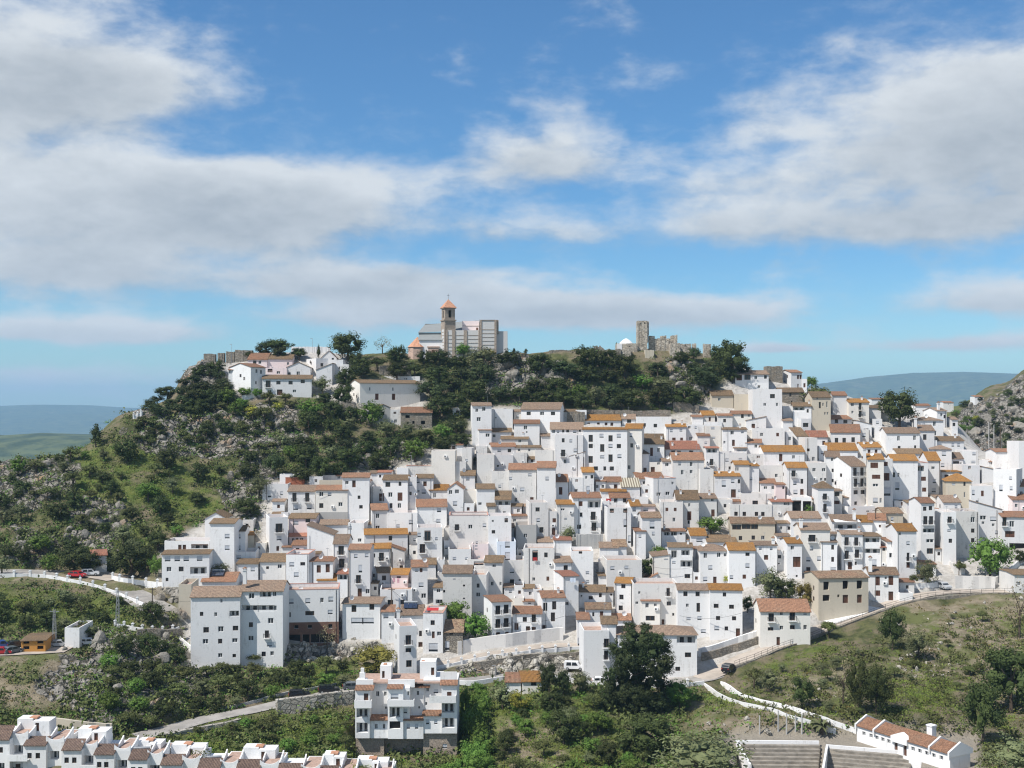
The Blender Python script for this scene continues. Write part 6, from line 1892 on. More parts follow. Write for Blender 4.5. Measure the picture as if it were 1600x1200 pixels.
ruin('stone_tower', 'round-cornered old stone wall behind the highest right-hand house', 'ruin', 1197, 1223, 572, 610, 4, M_STONE, 1.2, 43, 398)
ruin('stone_wall', 'brown rubble wall on the wood edge above the top houses', 'stone wall', 886, 914, 643, 664, .8, M_STONE, 1, 44)
ruin('stone_wall', 'long low brown wall at the wood edge behind the flat bright house', 'stone wall', 918, 1048, 640, 656, .8, M_STONE, 1.2, 45)
ruin('stone_wall', 'grey dry wall retaining a bush in the middle of the village', 'stone wall', 900, 942, 834, 858, .8, MW['a'], .8, 46)
ruin('rubble_wall', 'thatched-looking broken walls on rocks left of the cream barn', 'ruin', 1052, 1092, 628, 644, 3, M_STONE, 4, 47)
ch = Rig('chapel', 'small chapel with a white pyramid dome left of the tall castle tower', 'chapel', 980, 549, 400)
ch.facade(964, 996, 536.5, 549, 0, 6, M_CASTLE, 'x984,541,2x2', 'wall', 3)
mb = MB(); ch.box(mb, 964, 972, 537, 549, -.15, .14, MW['w']); mb.build('white_front', ch.E)
mb = MB()
A, B = ch.xyz(968, 536.8, .3), ch.xyz(991, 536.8, .3)
xm = (A[0] + B[0]) / 2; top = ch.xyz(980, 528.8, 3)
prof_d = [(1.0, 0.0), (.72, .42), (.42, .74), (.18, .93), (0.03, 1.0)]
hw_ = (B[0] - A[0]) / 2
n = 12
prev = None
for (q, h) in prof_d:
    ringp = [(xm + hw_ * q * math.cos(2 * math.pi * k / n), 3.0 + 2.7 * q * math.sin(2 * math.pi * k / n), A[2] + (top[2] - A[2]) * h) for k in range(n)]
    if prev:
        for k in range(n):
            mb.poly([prev[k], prev[(k + 1) % n], ringp[(k + 1) % n], ringp[k]], MW['w'])
    prev = ringp
mb.poly(prev, MW['w'])
mb.build('dome', ch.E, smooth_=True)

# ------------------------------------------------------------------ lower apartment building
ab = Rig('apartment_building', 'stepped white apartment building with loggias on a brown brick base at bottom centre', 'apartment building', 635, 1170, 215.5)
Wm = MW['w']
ab.facade(556, 600, 1152.5, 1172, 1.2, 10, M_PIER, '', 'plinth', 4)
ab.facade(600, 662, 1152.5, 1176, 2.8, 8.4, M_PIER, '', 'plinth', 4)
ab.facade(661, 714, 1145, 1172, 1.1, 10, M_PIER, 's695,1166,7x7', 'plinth', 4)
ab.facade(555, 577.5, 1078, 1153.5, 0, 10, Wm, 'o566,1114.5,18x13 o566,1137,18x16 d572,1089,7x11', 'wall')
ab.facade(578, 606, 1124, 1153.5, .5, 4, Wm, 'w588,1135,4x8 w600,1135,4x8', 'wall')
ab.facade(577.5, 606, 1066, 1126, 3.4, 7, Wm, 'w590,1084,5x8 w602,1084,4x7 w603,1106,3x4', 'wall')
ab.facade(606, 630, 1075, 1154.5, 0, 10, Wm, 's616.5,1088,12x9 o617,1113,17x16 x617,1133,17x12', 'wall')
ab.facade(630, 661.5, 1124, 1154.5, .4, 4, Wm, 's638,1135,5x9 s651,1135,5x9', 'wall')
ab.facade(630.2, 640, 1075, 1124, .8, 8, Wm, 'w639,1083.5,5x7 s633,1111,6x8', 'wall')
ab.facade(640.3, 662, 1074, 1126, 3.4, 7, Wm, 'w653,1083,4x7 w655,1105.5,3x4', 'wall')
ab.facade(661.6, 690, 1117, 1146, .6, 4, Wm, 's668,1128,5x8 s681,1128,5x8', 'wall')
ab.facade(661.5, 690, 1062, 1118, 3.6, 7, Wm, 'w668,1077.5,4x6 w666,1099.5,3x5 s681,1080,7x7', 'wall')
ab.facade(690, 714, 1070, 1146, 0, 10, Wm, 'o700.5,1106.5,19x14 o700.5,1129.5,19x16 r702,1084.5,7x7', 'wall')
mb = MB()
for (xa, xb, ya, yb_) in ((553.5, 580.5, 1095, 1106.5), (605, 647, 1094, 1104), (671, 712.5, 1087.5, 1098.5)):
    ab.box(mb, xa, xb, ya, yb_, -1.3, .15, Wm); ab.box(mb, xa, xb, yb_ - 1.3, yb_, -1.15, 1.1, Wm)
    for xx in (xa, xb - 1.2):
        ab.box(mb, xx, xx + 1.2, ya, yb_ - 1.35, -1.149, 1.1, Wm)
mb.build('balcony', ab.E)
ab.tiles(555, 583, 1078, 1071, -.2, 2.0, 'r'); ab.tiles(578.5, 606, 1125, 1117, .3, 2.6, 'r'); ab.tiles(605, 629, 1076, 1070, -.2, 2, 'r')
ab.tiles(630.5, 661, 1125, 1119, .2, 2.6, 'r'); ab.tiles(648, 671, 1074, 1059, 3.0, 4, 'r'); ab.tiles(660, 690, 1118, 1110, .4, 2.6, 'r'); ab.tiles(688, 714, 1070, 1063, -.2, 2.2, 'r')
ab.facade(556, 583, 1062, 1078, 2.2, .3, Wm, '', 'parapet'); ab.facade(688, 714, 1050, 1068, 2.6, .3, Wm, '', 'parapet'); ab.facade(606, 648, 1062, 1074, 2.4, .3, Wm, '', 'parapet')
mb = MB(); ab.box(mb, 556, 714, 1066, 1068, 2.8, 7.4, M_TERRA); mb.build('terrace', ab.E)
ab.facade(594, 611, 1040.5, 1068, 5.2, 3.0, Wm, 'd599,1054,4x11', 'stair_tower'); ab.facade(656, 681, 1034, 1066, 5.5, 3.4, Wm, 'd676,1049,5x12', 'stair_tower')
mb = MB()
for (xa, ya) in ((601.5, 1037.5), (661, 1033)):
    ab.box(mb, xa - 2.5, xa + 2.5, ya, ya + 4, 6.0, 1.0, M_SALMON)
mb.build('chimney_cap', ab.E)
mb = MB()
q = ab.xyz(566, 1066, 3.2)
mb.box(q[0] - .9, q[0] + .9, 3.0, 4.1, q[2] - 1.2, q[2] + .6, Wm); mb.box(q[0] - .5, q[0] + .5, 3.2, 3.9, q[2] + .6, q[2] + 1.7, Wm); mb.box(q[0] - .3, q[0] + .3, 3.3, 3.8, q[2] + 1.7, q[2] + 2.5, Wm)
mb.build('barbecue', ab.E)

# ------------------------------------------------------------------ terraced houses along the bottom left edge
TG = 'stepped terraced houses along the bottom left edge'
TL = ['leftmost terraced house, cut by the frame, with a small balcony', 'terraced house with the tallest white stair tower at the left end', 'terraced house with a long balcony in shade, third from the left',
      'terraced house with twin windows under a deep brown roof slope', 'terraced house with stair tower and scalloped parapet, fifth from the left', 'terraced house with planted terrace behind its scalloped parapet',
      'terraced house with a solar panel leaning on the brown roof', 'terraced house with double stair tower right of the solar panel', 'terraced house with bare terracotta terrace near the apartment building',
      'terraced house with a slim stair tower, second from the right end', 'last terraced house at the right end of the stepped row']
UN = [(-22, 44, 1141, 1121, None), (36, 100, 1150, 1138, (27, 77, 1117)), (96, 152, 1157, 1142, None), (146, 204, 1164, 1150, (122, 166, 1133)), (200, 254, 1172, 1158, (215, 251, 1152)),
      (250, 312, 1180, 1166, (267, 318, 1158)), (308, 372, 1186, 1172, None), (368, 436, 1188, 1174, (380, 430, 1162)), (432, 500, 1194, 1180, None), (496, 556, 1198, 1184, (506, 538, 1173)), (552, 612, 1202, 1188, (558, 606, 1181))]
for i, (xa, xb, yp, yr_, stw) in enumerate(UN):
    yp += 9; yr_ += 9
    if stw: stw = (stw[0], stw[1], stw[2] + 6)
    dbase = 203 - i * .55
    u = Rig('terraced_house', TL[i], 'terraced house', (xa + xb) / 2, 1262, dbase, TG)
    wd = xb - xa
    u.facade(xa, xa + wd * .56, yp + 6, 1262, (i % 2) * .6, 9, Wm, 'v%d,%d,7x9 v%d,%d,7x9 o%d,%d,18x12' % (xa + wd * .16, yp + 22, xa + wd * .36, yp + 22, xa + wd * .3, yp + 48), 'wall', 4)
    u.facade(xa + wd * .56, xb, yp, 1262, 1.4, 8, Wm, 'o%d,%d,15x13 d%d,%d,8x13' % (xa + wd * .78, yp + 21, xa + wd * .76, yp + 50), 'wall', 4)
    # brown roof slope over the front half
    u.tiles(xa + 1, xa + wd * .56 - 1, yp + 6, yr_ + 4, (i % 2) * .6 - .1, 2.4, 'e')
    # scalloped parapet round the terrace
    mb = MB()
    A = u.xyz(xa + wd * .56, yp, 1.4); B = u.xyz(xb, yp, 1.4)
    zz = A[2]; hh = 1.0
    prof = [(A[0], zz)]
    n = 14
    for k in range(n + 1):
        q = k / n
        prof.append((A[0] + (B[0] - A[0]) * q, zz + hh * (0.30 + 0.7 * (abs(2 * q - 1) ** 2.4))))
    prof.append((B[0], zz))
    mb.prism(prof, 'y', 1.4, 1.62, Wm)
    for sx in (A[0], B[0] - .22):
        pr = [(1.62, zz)] + [(1.62 + 4.4 * k / 8, zz + .35 + 1.0 * (k / 8) ** 1.8) for k in range(9)] + [(6.02, zz)]
        mb.prism(pr, 'x', sx, sx + .22, Wm)
    mb.build('parapet', u.E)
    mb = MB(); mb.box(A[0] + .25, B[0] - .25, 1.65, 8.9, zz + .004, zz + .06, M_TERRA); mb.build('terrace_floor', u.E)
    if i % 3 != 1:
        mb = MB()
        b0 = u.xyz(xa + wd * .5, yp + 30, -1.0); b1 = u.xyz(xb - 2, yp + 40, -1.0)
        mb.box(b0[0], b1[0], -.9, -.75, b1[2], b0[2], Wm); mb.box(b0[0], b1[0], -.75, 1.4, b1[2], b1[2] + .15, Wm)
        mb.build('balcony', u.E)
    if stw:
        u.facade(stw[0], (stw[0] + stw[1]) / 2 - 1, stw[2], yp + 8, 6.2, 2.6, Wm, '', 'stair_tower', 3)
        u.facade((stw[0] + stw[1]) / 2 - 1, stw[1], stw[2] + 4, yp + 8, 5.4, 3.2, Wm, 'd%d,%d,6x13' % ((stw[0] + stw[1]) / 2 + 6, stw[2] + 13), 'stair_tower', 3)
        mb = MB(); u.box(mb, (stw[0] + stw[1]) / 2 - 6, (stw[0] + stw[1]) / 2 + 6, stw[2] - 2, stw[2], 6.6, 1.6, M_SALMON); mb.build('chimney_cap', u.E)
    if i in (4, 6):
        q = u.xyz(xa + wd * .4, yp - 2, 2.6)
        child('solar_panel', SOLAR, u.E, (q[0], 2.4, q[2]), (.9, .9, .9), .2)
    if i == 5:
        mb = MB()
        r_ = random.Random(5)
        for k in range(90):
            p = Vector((A[0] + 1 + r_.uniform(0, 3.4), 2.2 + r_.uniform(0, 2), zz + .3 + r_.uniform(0, .9)))
            nrm = Vector((r_.gauss(0, 1), r_.gauss(0, 1), r_.gauss(0, 1))).normalized() * .16
            o2 = nrm.orthogonal()
            mb.poly([p - nrm, p + o2, p + nrm], ML['scrub'])
        mb.build('potted_plants', u.E)

# ------------------------------------------------------------------ long hut of the open-air theatre
th = tag(empty('theatre_hut', (58.6, 205, -56.25), math.atan2(-17, 9.6)), 'long low white hut with bright terracotta roof and small pediment at bottom right', 'hut')
L_, D_, H_ = 19.6, 4.6, 2.6
mb = MB()
ops = [(x - .35, x + .35, 1.25, 1.9, .2) for x in (1.6, 3.2, 4.5, 5.8, 7.1, 12.2, 13.6, 15.0, 16.4, 17.9)] + [(8.3, 9.0, .0, 2.05, .25), (10.2, 10.9, .0, 2.05, .25)]
front_grid(mb, 0, L_, -2.5, H_, ops, Wm)
side = [(0, -2.5), (D_, -2.5), (D_, H_), (D_ / 2, H_ + 1.1), (0, H_)]
mb.poly([(0, q[0], q[1]) for q in reversed(side)], Wm); mb.poly([(L_, q[0], q[1]) for q in side], Wm); mb.poly([(L_, D_, -2.5), (0, D_, -2.5), (0, D_, H_), (L_, D_, H_)], Wm)
mb.build('wall', th)
for x in (1.6, 3.2, 4.5, 5.8, 7.1, 12.2, 13.6, 15.0, 16.4, 17.9):
    child('window', PANE['w'][1], th, (x, .18, 1.575), (.71, 1, .66))
for x in (8.65, 10.55):
    child('door', PANE['d'][1], th, (x, .23, 1.025), (.71, 1, 2.06))
mb = MB()
mb.prism([(-.3, H_ - .05), (D_ / 2, H_ + 1.1), (D_ + .3, H_ - .05), (D_ + .3, H_ + .1), (D_ / 2, H_ + 1.25), (-.3, H_ + .1)], 'x', .2, L_ - .2, MT['r'])
mb.build('roof', th)
for x in (-.15, 3.9, 15.6, L_ - .15):
    mb = MB(); mb.prism([(-.4, H_ - .5), (-.4, H_ + .3), (D_ / 2, H_ + 1.6), (D_ + .4, H_ + .3), (D_ + .4, H_ - .5)], 'x', x, x + .32, Wm); mb.build('gable_wall', th)
mb = MB(); mb.prism([(7.9, H_ - .7), (11.3, H_ - .7), (11.3, H_ + .25), (9.6, H_ + 1.0), (7.9, H_ + .25)], 'y', -.45, .8, Wm); mb.build('pediment', th)
mb = MB(); mb.box(11.8, 12.9, 3.6, 4.6, H_, H_ + 2.2, Wm); mb.box(11.7, 13.0, 3.5, 4.7, H_ + 2.2, H_ + 2.4, Wm); mb.build('chimney', th)
mb = MB(); mb.box(11.77, 11.8, 3.8, 4.4, H_ + .9, H_ + 1.9, M_DARK); mb.build('vent', th)

# tiers of the open-air theatre
M_TIER = flat_mat('weathered_steps', (0.25, 0.225, 0.19), 0.95, 0.25, 0.2, 0, 0.9)


def tiers(name, label, A, ang, wid, n, dz=.42, dy=.85):
    e = tag(empty(name, A, ang), label, 'seating')
    for k in range(n):
        mb = MB(); mb.box(0, wid - k * .25, -k * dy - dy, -k * dy + .05 * (k > 0), -k * dz - 2.5, -k * dz, M_TIER); mb.build('tier', e)
    mb = MB(); mb.box(-.35, 0, -n * dy, .4, -2.5 - n * dz, .55, Wm); mb.box(0, wid, .06, .4, -2.5, .55, Wm); mb.build('white_wall', e)
    return e
tiers('theatre_seating', 'left block of grey stepped theatre seating edged by a white wall at bottom right', ((1153 - 800) / FPX * 203.2, 203.2, PL + .05), -.03, 13.6, 16)
tiers('theatre_seating', 'right block of grey stepped theatre seating below the long hut', ((1294 - 800) / FPX * 200.5, 200.5, PL + .05), -.30, 13.5, 16)


# ------------------------------------------------------------------ parapets and retaining walls following lines on the ground
def wall_line(name, label, pix, h, th_, mat, cat='wall', pillars=None, low=2.0, rail=False, lift=0.0, group=None, dens=4, capw=None, top=None):
    L = [gpt(x, y) for x, y in (densify(pix, dens) if dens > 1 else pix)]
    zs = [ground_z(p.x, p.y) for p in L]
    zs = np.convolve(np.pad(np.array(zs), 2, mode='edge'), np.ones(5) / 5, 'valid')
    L = [Vector((p.x, p.y, float(z) + lift)) for p, z in zip(L, zs)]
    E = tag(empty(name, L[0]), label, cat, group)
    o = L[0]
    mb = MB()
    nr = []
    for i in range(len(L)):
        tv = L[min(i + 1, len(L) - 1)] - L[max(i - 1, 0)]; tv.z = 0; tv.normalize()
        nr.append(Vector((-tv.y, tv.x, 0)) * th_ / 2)
    hs = [h if top is None else h for _ in L]
    for i in range(len(L) - 1):
        a, b_ = L[i] - o, L[i + 1] - o
        dn = Vector((0, 0, -low)); up = Vector((0, 0, hs[i]))
        p = [a - nr[i] + dn, b_ - nr[i + 1] + dn, b_ + nr[i + 1] + dn, a + nr[i] + dn]
        q = [a - nr[i] + up, b_ - nr[i + 1] + up, b_ + nr[i + 1] + up, a + nr[i] + up]
        mb.poly([p[0], p[1], q[1], q[0]], mat); mb.poly([p[2], p[3], q[3], q[2]], mat); mb.poly(q, mat)
        if i == 0: mb.poly([p[3], p[0], q[0], q[3]], mat)
        if i == len(L) - 2: mb.poly([p[1], p[2], q[2], q[1]], mat)
    mb.build('masonry', E)
    if pillars:
        acc = 0.0
        k = 0
        for i in range(len(L) - 1):
            seg = (L[i + 1] - L[i]).length
            while acc <= seg:
                c_ = L[i].lerp(L[i + 1], acc / max(seg, 1e-6)) - o
                mb = MB()
                s = .24
                mb.box(-s, s, -s, s, -.3, h + .55, mat); mb.box(-s - .08, s + .08, -s - .08, s + .08, h + .55, h + .68, mat)
                mb.prism([(-s, h + .68), (s, h + .68), (0, h + .95)], 'y', -s, s, mat)
                po = mb.build('pillar', E); po.location = c_
                acc += pillars; k += 1
            acc -= seg
    if rail:
        mb = MB()
        for i in range(len(L) - 1):
            a, b_ = L[i] - o, L[i + 1] - o
            for z in (.55, 1.0):
                mb.cyl(a + Vector((0, 0, h + z)), b_ + Vector((0, 0, h + z)), .035, .035, M_IRON, 4, False)
            mb.cyl(a + Vector((0, 0, h)), a + Vector((0, 0, h + 1.02)), .04, .04, M_IRON, 4, False)
        mb.build('railing', E)
    return E


wall_line('parapet_wall', 'long white pillared parapet along the left road', [(-120, 902), (0, 901), (60, 902), (105, 909), (148, 918), (188, 932), (224, 949)], .75, .3, MW['w'], pillars=3.6)
wall_line('parapet_wall', 'white pillared wall from the lay-by to the leftmost house', [(176, 906), (200, 912), (225, 917), (255, 920)], 1.0, .3, MW['w'], pillars=3.5)
wall_line('parapet_wall', 'white pillared parapet round the little tree terrace at left', [(180, 982), (210, 986), (245, 986), (280, 984)], .8, .3, MW['w'], pillars=2.2)
wall_line('stone_wall', 'grey stone retaining wall under the little tree terrace at left', [(214, 999), (250, 1000), (284, 998)], 2.2, .8, M_STONE, 'stone wall', low=3)
wall_line('parapet_wall', 'white wall beside steps going down at the corner of the cliff-edge apartments', [(279, 1000), (290, 1012), (304, 1024)], 1.2, .3, MW['w'])
wall_line('retaining_wall', 'tall sloping white retaining wall above the middle lane', [(715, 1022), (760, 1014), (800, 1009), (845, 1003), (880, 999)], 2.6, .6, MW['g'], pillars=None)
wall_line('parapet_wall', 'white pillared parapet on the outer edge of the middle lane', [(680, 1046), (720, 1038), (770, 1028), (830, 1020), (870, 1016), (910, 1014)], .55, .3, MW['w'], pillars=3.0)
wall_line('stone_wall', 'low rough stone wall under the middle lane', [(740, 1044), (800, 1033), (860, 1024), (908, 1020)], .9, .6, M_STONE, 'stone wall')
wall_line('parapet_wall', 'white parapet along the lower road by the orange hut', [(700, 1070), (740, 1071), (770, 1066), (800, 1063)], .9, .3, MW['w'])
wall_line('parapet_wall', 'white parapet running behind the big pine', [(860, 1062), (900, 1068), (960, 1074), (1040, 1076), (1100, 1072)], .8, .3, MW['w'], pillars=4)
wall_line('parapet_wall', 'white zigzag wall, near one of the pair descending to the theatre', [(1100, 1072), (1128, 1090), (1170, 1104), (1215, 1116), (1262, 1132), (1306, 1150)], 0.7, .25, MW['w'], low=1.6)
wall_line('parapet_wall', 'white zigzag wall, far one of the pair descending to the theatre', [(1126, 1068), (1160, 1086), (1200, 1098), (1250, 1112), (1290, 1128), (1338, 1150)], 0.7, .25, MW['w'], low=1.6)
wall_line('retaining_wall', 'white topped stone wall climbing to the villa', [(1092, 1026), (1130, 1014), (1160, 1004), (1188, 994)], 1.5, .5, MW['w'], low=2.5)
wall_line('stone_wall', 'grey rubble wall below the white topped wall to the villa', [(1096, 1034), (1135, 1023), (1170, 1012), (1188, 1005)], 1.6, .5, M_STONE, 'stone wall')
wall_line('stone_wall', 'long stone retaining wall with iron railing under the right road', [(1148, 1046), (1190, 1027), (1225, 1014), (1270, 998), (1330, 974), (1400, 948), (1450, 936), (1500, 932), (1570, 932), (1640, 934)], .35, .8, M_STONE, 'stone wall', rail=True, low=5.5)
wall_line('whitewashed_wall', 'peeling whitewashed wall beside the parked silver car', [(1492, 918), (1520, 920), (1555, 920)], 2.8, .5, MW['d'], low=1.5)
wall_line('garden_wall', 'curved white garden wall behind the orange-fruited tree', [(1552, 915), (1572, 905), (1592, 884), (1606, 880)], 1.6, .4, MW['g'])
wall_line('garden_wall', 'low white garden wall in front of the olive trees at right', [(1412, 920), (1440, 919), (1466, 917)], 1.0, .35, MW['w'])
wall_line('block_wall', 'tall wall of rough limestone blocks under the road with two dark cars', [(432, 1112), (470, 1106), (520, 1100), (556, 1096)], 2.4, 1.2, M_BLOCK, 'stone wall', low=4)
wall_line('block_wall', 'low line of limestone blocks beside the lower road', [(255, 1152), (300, 1143), (345, 1134), (375, 1126)], .5, 1.0, M_BLOCK, 'stone wall')
wall_line('concrete_wall', 'brown stained wall behind the terraced houses', [(60, 1138), (100, 1142), (150, 1148), (175, 1150)], 2.0, .5, MW['c'], low=3)
wall_line('parapet_wall', 'thin pale kerb wall along the upper side of the lower road', [(325, 1113), (400, 1096), (470, 1082), (548, 1067)], .5, .3, MW['a'])
wall_line('white_wall', 'white wall below the hilltop houses at left', [(378, 624), (398, 620), (412, 618)], 1.4, .4, MW['w'])
wall_line('balustrade', 'small white balustrade on the cliff edge at far left', [(209, 656), (216, 655), (223, 654)], 1.0, .3, MW['w'], pillars=1.2)
# pale ramp of concrete before the derelict house
strip('pavement', [tuple(gpt(x, y)) for x, y in [(1292, 974), (1315, 966), (1340, 958), (1362, 950)]], 5.0, MW['w'], 'pale concrete ramp before the derelict beige house', .35, cat='ramp')


# ------------------------------------------------------------------ vehicles
def paint(name, col):
    m, t, b = new_mat(name, 0.35)
    b.inputs['Base Color'].default_value = (*col, 1)
    b.inputs['Specular IOR Level'].default_value = 0.5
    b.inputs['Coat Weight'].default_value = 0.4
    return m
M_TYRE = flat_mat('tyre_rubber', (0.02, 0.02, 0.02), 0.9)
PAINT = {k: paint('car_paint_' + k, v) for k, v in dict(white=(.72, .72, .72), black=(.012, .012, .014), red=(.42, .02, .025), silver=(.42, .43, .44), blue=(.03, .08, .26), grey=(.10, .11, .12)).items()}


def car(name, px, py, heading, col, label, cat='car', kind='hatch', group='parked vehicles', sc=1.0):
    g = gpt(px, py)
    E = tag(empty(name, (g.x, g.y, ground_z(g.x, g.y) + .08), heading), label, cat, group)
    Lh = 2.1; wv = .86
    if kind == 'van': body = [(-Lh, .35), (Lh, .35), (Lh, .85), (1.35, 1.05), (.85, 1.75), (-1.95, 1.8), (-Lh, 1.2)]
    elif kind == 'suv': body = [(-Lh, .35), (Lh, .35), (Lh, .8), (1.9, 1.0), (1.05, 1.08), (.35, 1.62), (-1.75, 1.65), (-2.05, 1.1)]
    else: body = [(-Lh, .3), (Lh, .3), (Lh + .02, .7), (1.15, .92), (.4, 1.42), (-1.2, 1.45), (-1.95, .95)]
    mb = MB(); mb.prism([(q[0], q[1]) for q in body], 'y', -wv, wv, PAINT[col])
    bo = mb.build('body', E)
    mb = MB()
    zs0 = 1.02 if kind != 'hatch' else .92; zs1 = max(q[1] for q in body) - .1
    for s in (-1, 1):
        for (a, b_) in ((-1.6, -.55), (-.45, .45)):
            pts = [(a, s * (wv + .012), zs0), (b_ + (.35 if b_ > 0 else 0), s * (wv + .012), zs0), (b_ - .05, s * (wv + .012), zs1), (a + .1, s * (wv + .012), zs1)]
            mb.poly(pts if s < 0 else pts[::-1], M_GLASS)
    f = (1.05, .35) if kind == 'suv' else ((1.3, .87) if kind == 'van' else (1.1, .42))
    mb.poly([(f[0] + .03, -wv + .12, zs0 + .08), (f[0] + .03, wv - .12, zs0 + .08), (f[1] + .06, wv - .16, zs1), (f[1] + .06, -wv + .16, zs1)], M_GLASS)
    xr = -2.0 if kind == 'van' else (-1.93 if kind == 'suv' else -1.62)
    mb.poly([(xr - .08, wv - .14, zs0 + .25), (xr - .08, -wv + .14, zs0 + .25), (xr + .06, -wv + .16, zs1), (xr + .06, wv - .16, zs1)], M_GLASS)
    mb.build('side_glass', E)
    for sx in (-1.35, 1.3):
        for s in (-1, 1):
            mb = MB(); mb.cyl((0, -s * .12, 0), (0, s * .1, 0), .34, .34, M_TYRE, 14); mb.cyl((0, s * .1, 0), (0, s * .115, 0), .2, .18, M_METAL, 10)
            w_ = mb.build('wheel', E); w_.location = (sx, s * (wv - .08), .34)
    for s in (-1, 1):
        mb = MB(); mb.box(Lh - .04, Lh + .04, s * .62 - .16, s * .62 + .16, .62, .76, M_FRAMEW); mb.build('headlight', E)
        mb = MB(); mb.box(-Lh - .03, -Lh + .05, s * .68 - .1, s * .68 + .1, .75, .95, M_RED); mb.build('tail_light', E)
    return E


car('parked_car', 121, 902, -.25, 'red', 'red car parked behind the white parapet of the left road')
car('parked_car', 141, 900, .25, 'white', 'white car beside the hut with the red roof', kind='suv')
car('parked_car', 468, 1092, .22, 'black', 'black car on the lower road, left of the pair', kind='suv')
car('parked_car', 514, 1084, .2, 'black', 'black car on the lower road, right of the pair', kind='suv')
car('parked_car', 552, 1078, .2, 'grey', 'dark car half hidden by the apartment building')
car('parked_van', 897, 1050, -.1, 'white', 'white van parked beside the bright tower house', 'van', 'van')
car('parked_car', 1139, 1050, 1.0, 'black', 'dark car at the bend of the right road', kind='suv')
car('parked_car', 1474, 921, -1.3, 'silver', 'silver car before the peeling whitewashed wall', kind='suv')
car('parked_car', 4, 1013, .5, 'blue', 'blue car in the left car park', kind='suv')
car('parked_car', 2, 1023, .2, 'red', 'red car in the front of the left car park')
car('parked_car', 20, 1021, .9, 'grey', 'dark car next to the orange cabin')
car('parked_car', 27, 1012, .6, 'black', 'black car behind the orange cabin')
car('parked_car', 92, 1011, .3, 'silver', 'silver car between the cabin and the white block')
car('parked_car', 941, 1070, .0, 'white', 'white car glimpsed under the big pine')
car('parked_car', 139, 1008, .2, 'white', 'white car behind the white windowless block')


def pole(px, py, ytop, label, kind='wood', d=None):
    g = gpt(px, py) if d is None else pt(px, py, d)
    zt_ = (HY - ytop) / FPX * g.y
    gz = ground_z(g.x, g.y)
    h = zt_ - gz
    E = tag(empty('utility_pole' if kind != 'lamp' else 'street_lamp', (g.x, g.y, gz)), label, 'pole' if kind != 'lamp' else 'lamp', 'poles and posts')
    mb = MB()
    if kind == 'lattice':
        for sx in (-1, 1):
            for sy in (-1, 1):
                mb.cyl((sx * .45, sy * .45, -1), (sx * .16, sy * .16, h), .05, .04, M_METAL, 4)
        n = 9
        for k in range(n):
            za, zb_ = h * k / n, h * (k + 1) / n
            wa, wb = .45 - .29 * k / n, .45 - .29 * (k + 1) / n
            for (p, q) in (((-wa, -wa), (wb, -wb)), ((wa, -wa), (-wb, -wb)), ((-wa, wa), (-wb, -wb)), ((wa, wa), (wb, -wb))):
                mb.cyl((*p, za), (*q, zb_), .03, .03, M_METAL, 4, False)
        mb.build('mast', E)
        mb = MB(); mb.box(-1.0, 1.0, -.06, .06, h - .5, h - .38, M_METAL); mb.build('crossarm', E)
    elif kind == 'lamp':
        mb.cyl((0, 0, -.5), (0, 0, h), .07, .05, M_METAL, 6); mb.build('post', E)
        mb = MB(); mb.box(-.7, .1, -.08, .08, h - .05, h + .06, M_METAL); mb.build('lamp_head', E)
    else:
        mb.cyl((0, 0, -1), (0, 0, h), .15, .11, MW['a'] if kind == 'post' else M_BARK, 8); mb.build('post', E)
        if kind == 'wood':
            mb = MB(); mb.box(-.8, .8, -.05, .05, h - .5, h - .38, M_BARK); mb.build('crossarm', E)
    return E


pole(184, 985, 922, 'tall lattice power mast behind the little tree terrace', 'lattice')
pole(85, 1012, 952, 'thin lattice mast above the orange cabin', 'lattice')
pole(238, 965, 918, 'wooden pole beside the rocks at the leftmost house')
for x, y, yt_, lab in [(1187, 1149, 1118, 'leftmost of the bare posts above the theatre'), (1216, 1145, 1110, 'post just left of the tallest bare post above the theatre'), (1229, 1150, 1114, 'tallest bare post above the theatre'),
                       (1243, 1146, 1117, 'leaning thin post above the theatre'), (1253, 1149, 1116, 'bare post nearest the palm')]:
    pole(x, y, yt_, lab, 'post')
pole(541, 812, 763, 'round grey downpipe pole between two houses at upper left', 'wood', depth_at(541, 812) - .7)
pole(612, 958, 918, 'pole with an antenna frame before the lower middle houses', 'wood', depth_at(612, 958) - 1.5)
pole(1368, 830, 795, 'dark cable pole beside the mottled roof', 'wood', depth_at(1368, 830) - .5)
pole(719, 950, 712, 'unused', 'lamp') if False else None
pole(643, 735, 712, 'street lamp at the wood edge above the solar panels', 'lamp')
pole(362, 556, 538, 'thin lamp post on the left crest battlements', 'lamp', 398)
pole(488, 556, 529, 'thin lamp post on the skyline behind the hilltop houses', 'lamp', 412)
pole(774, 1060, 1040, 'small post beside the lower road', 'lamp')
pole(1545, 700, 660, 'tall thin chimney-like post at the right edge, left one', 'post', 372)
pole(1553, 700, 664, 'tall thin chimney-like post at the right edge, middle one', 'post', 373)
pole(1563, 705, 668, 'dark post at the right edge, right one', 'wood', 371)

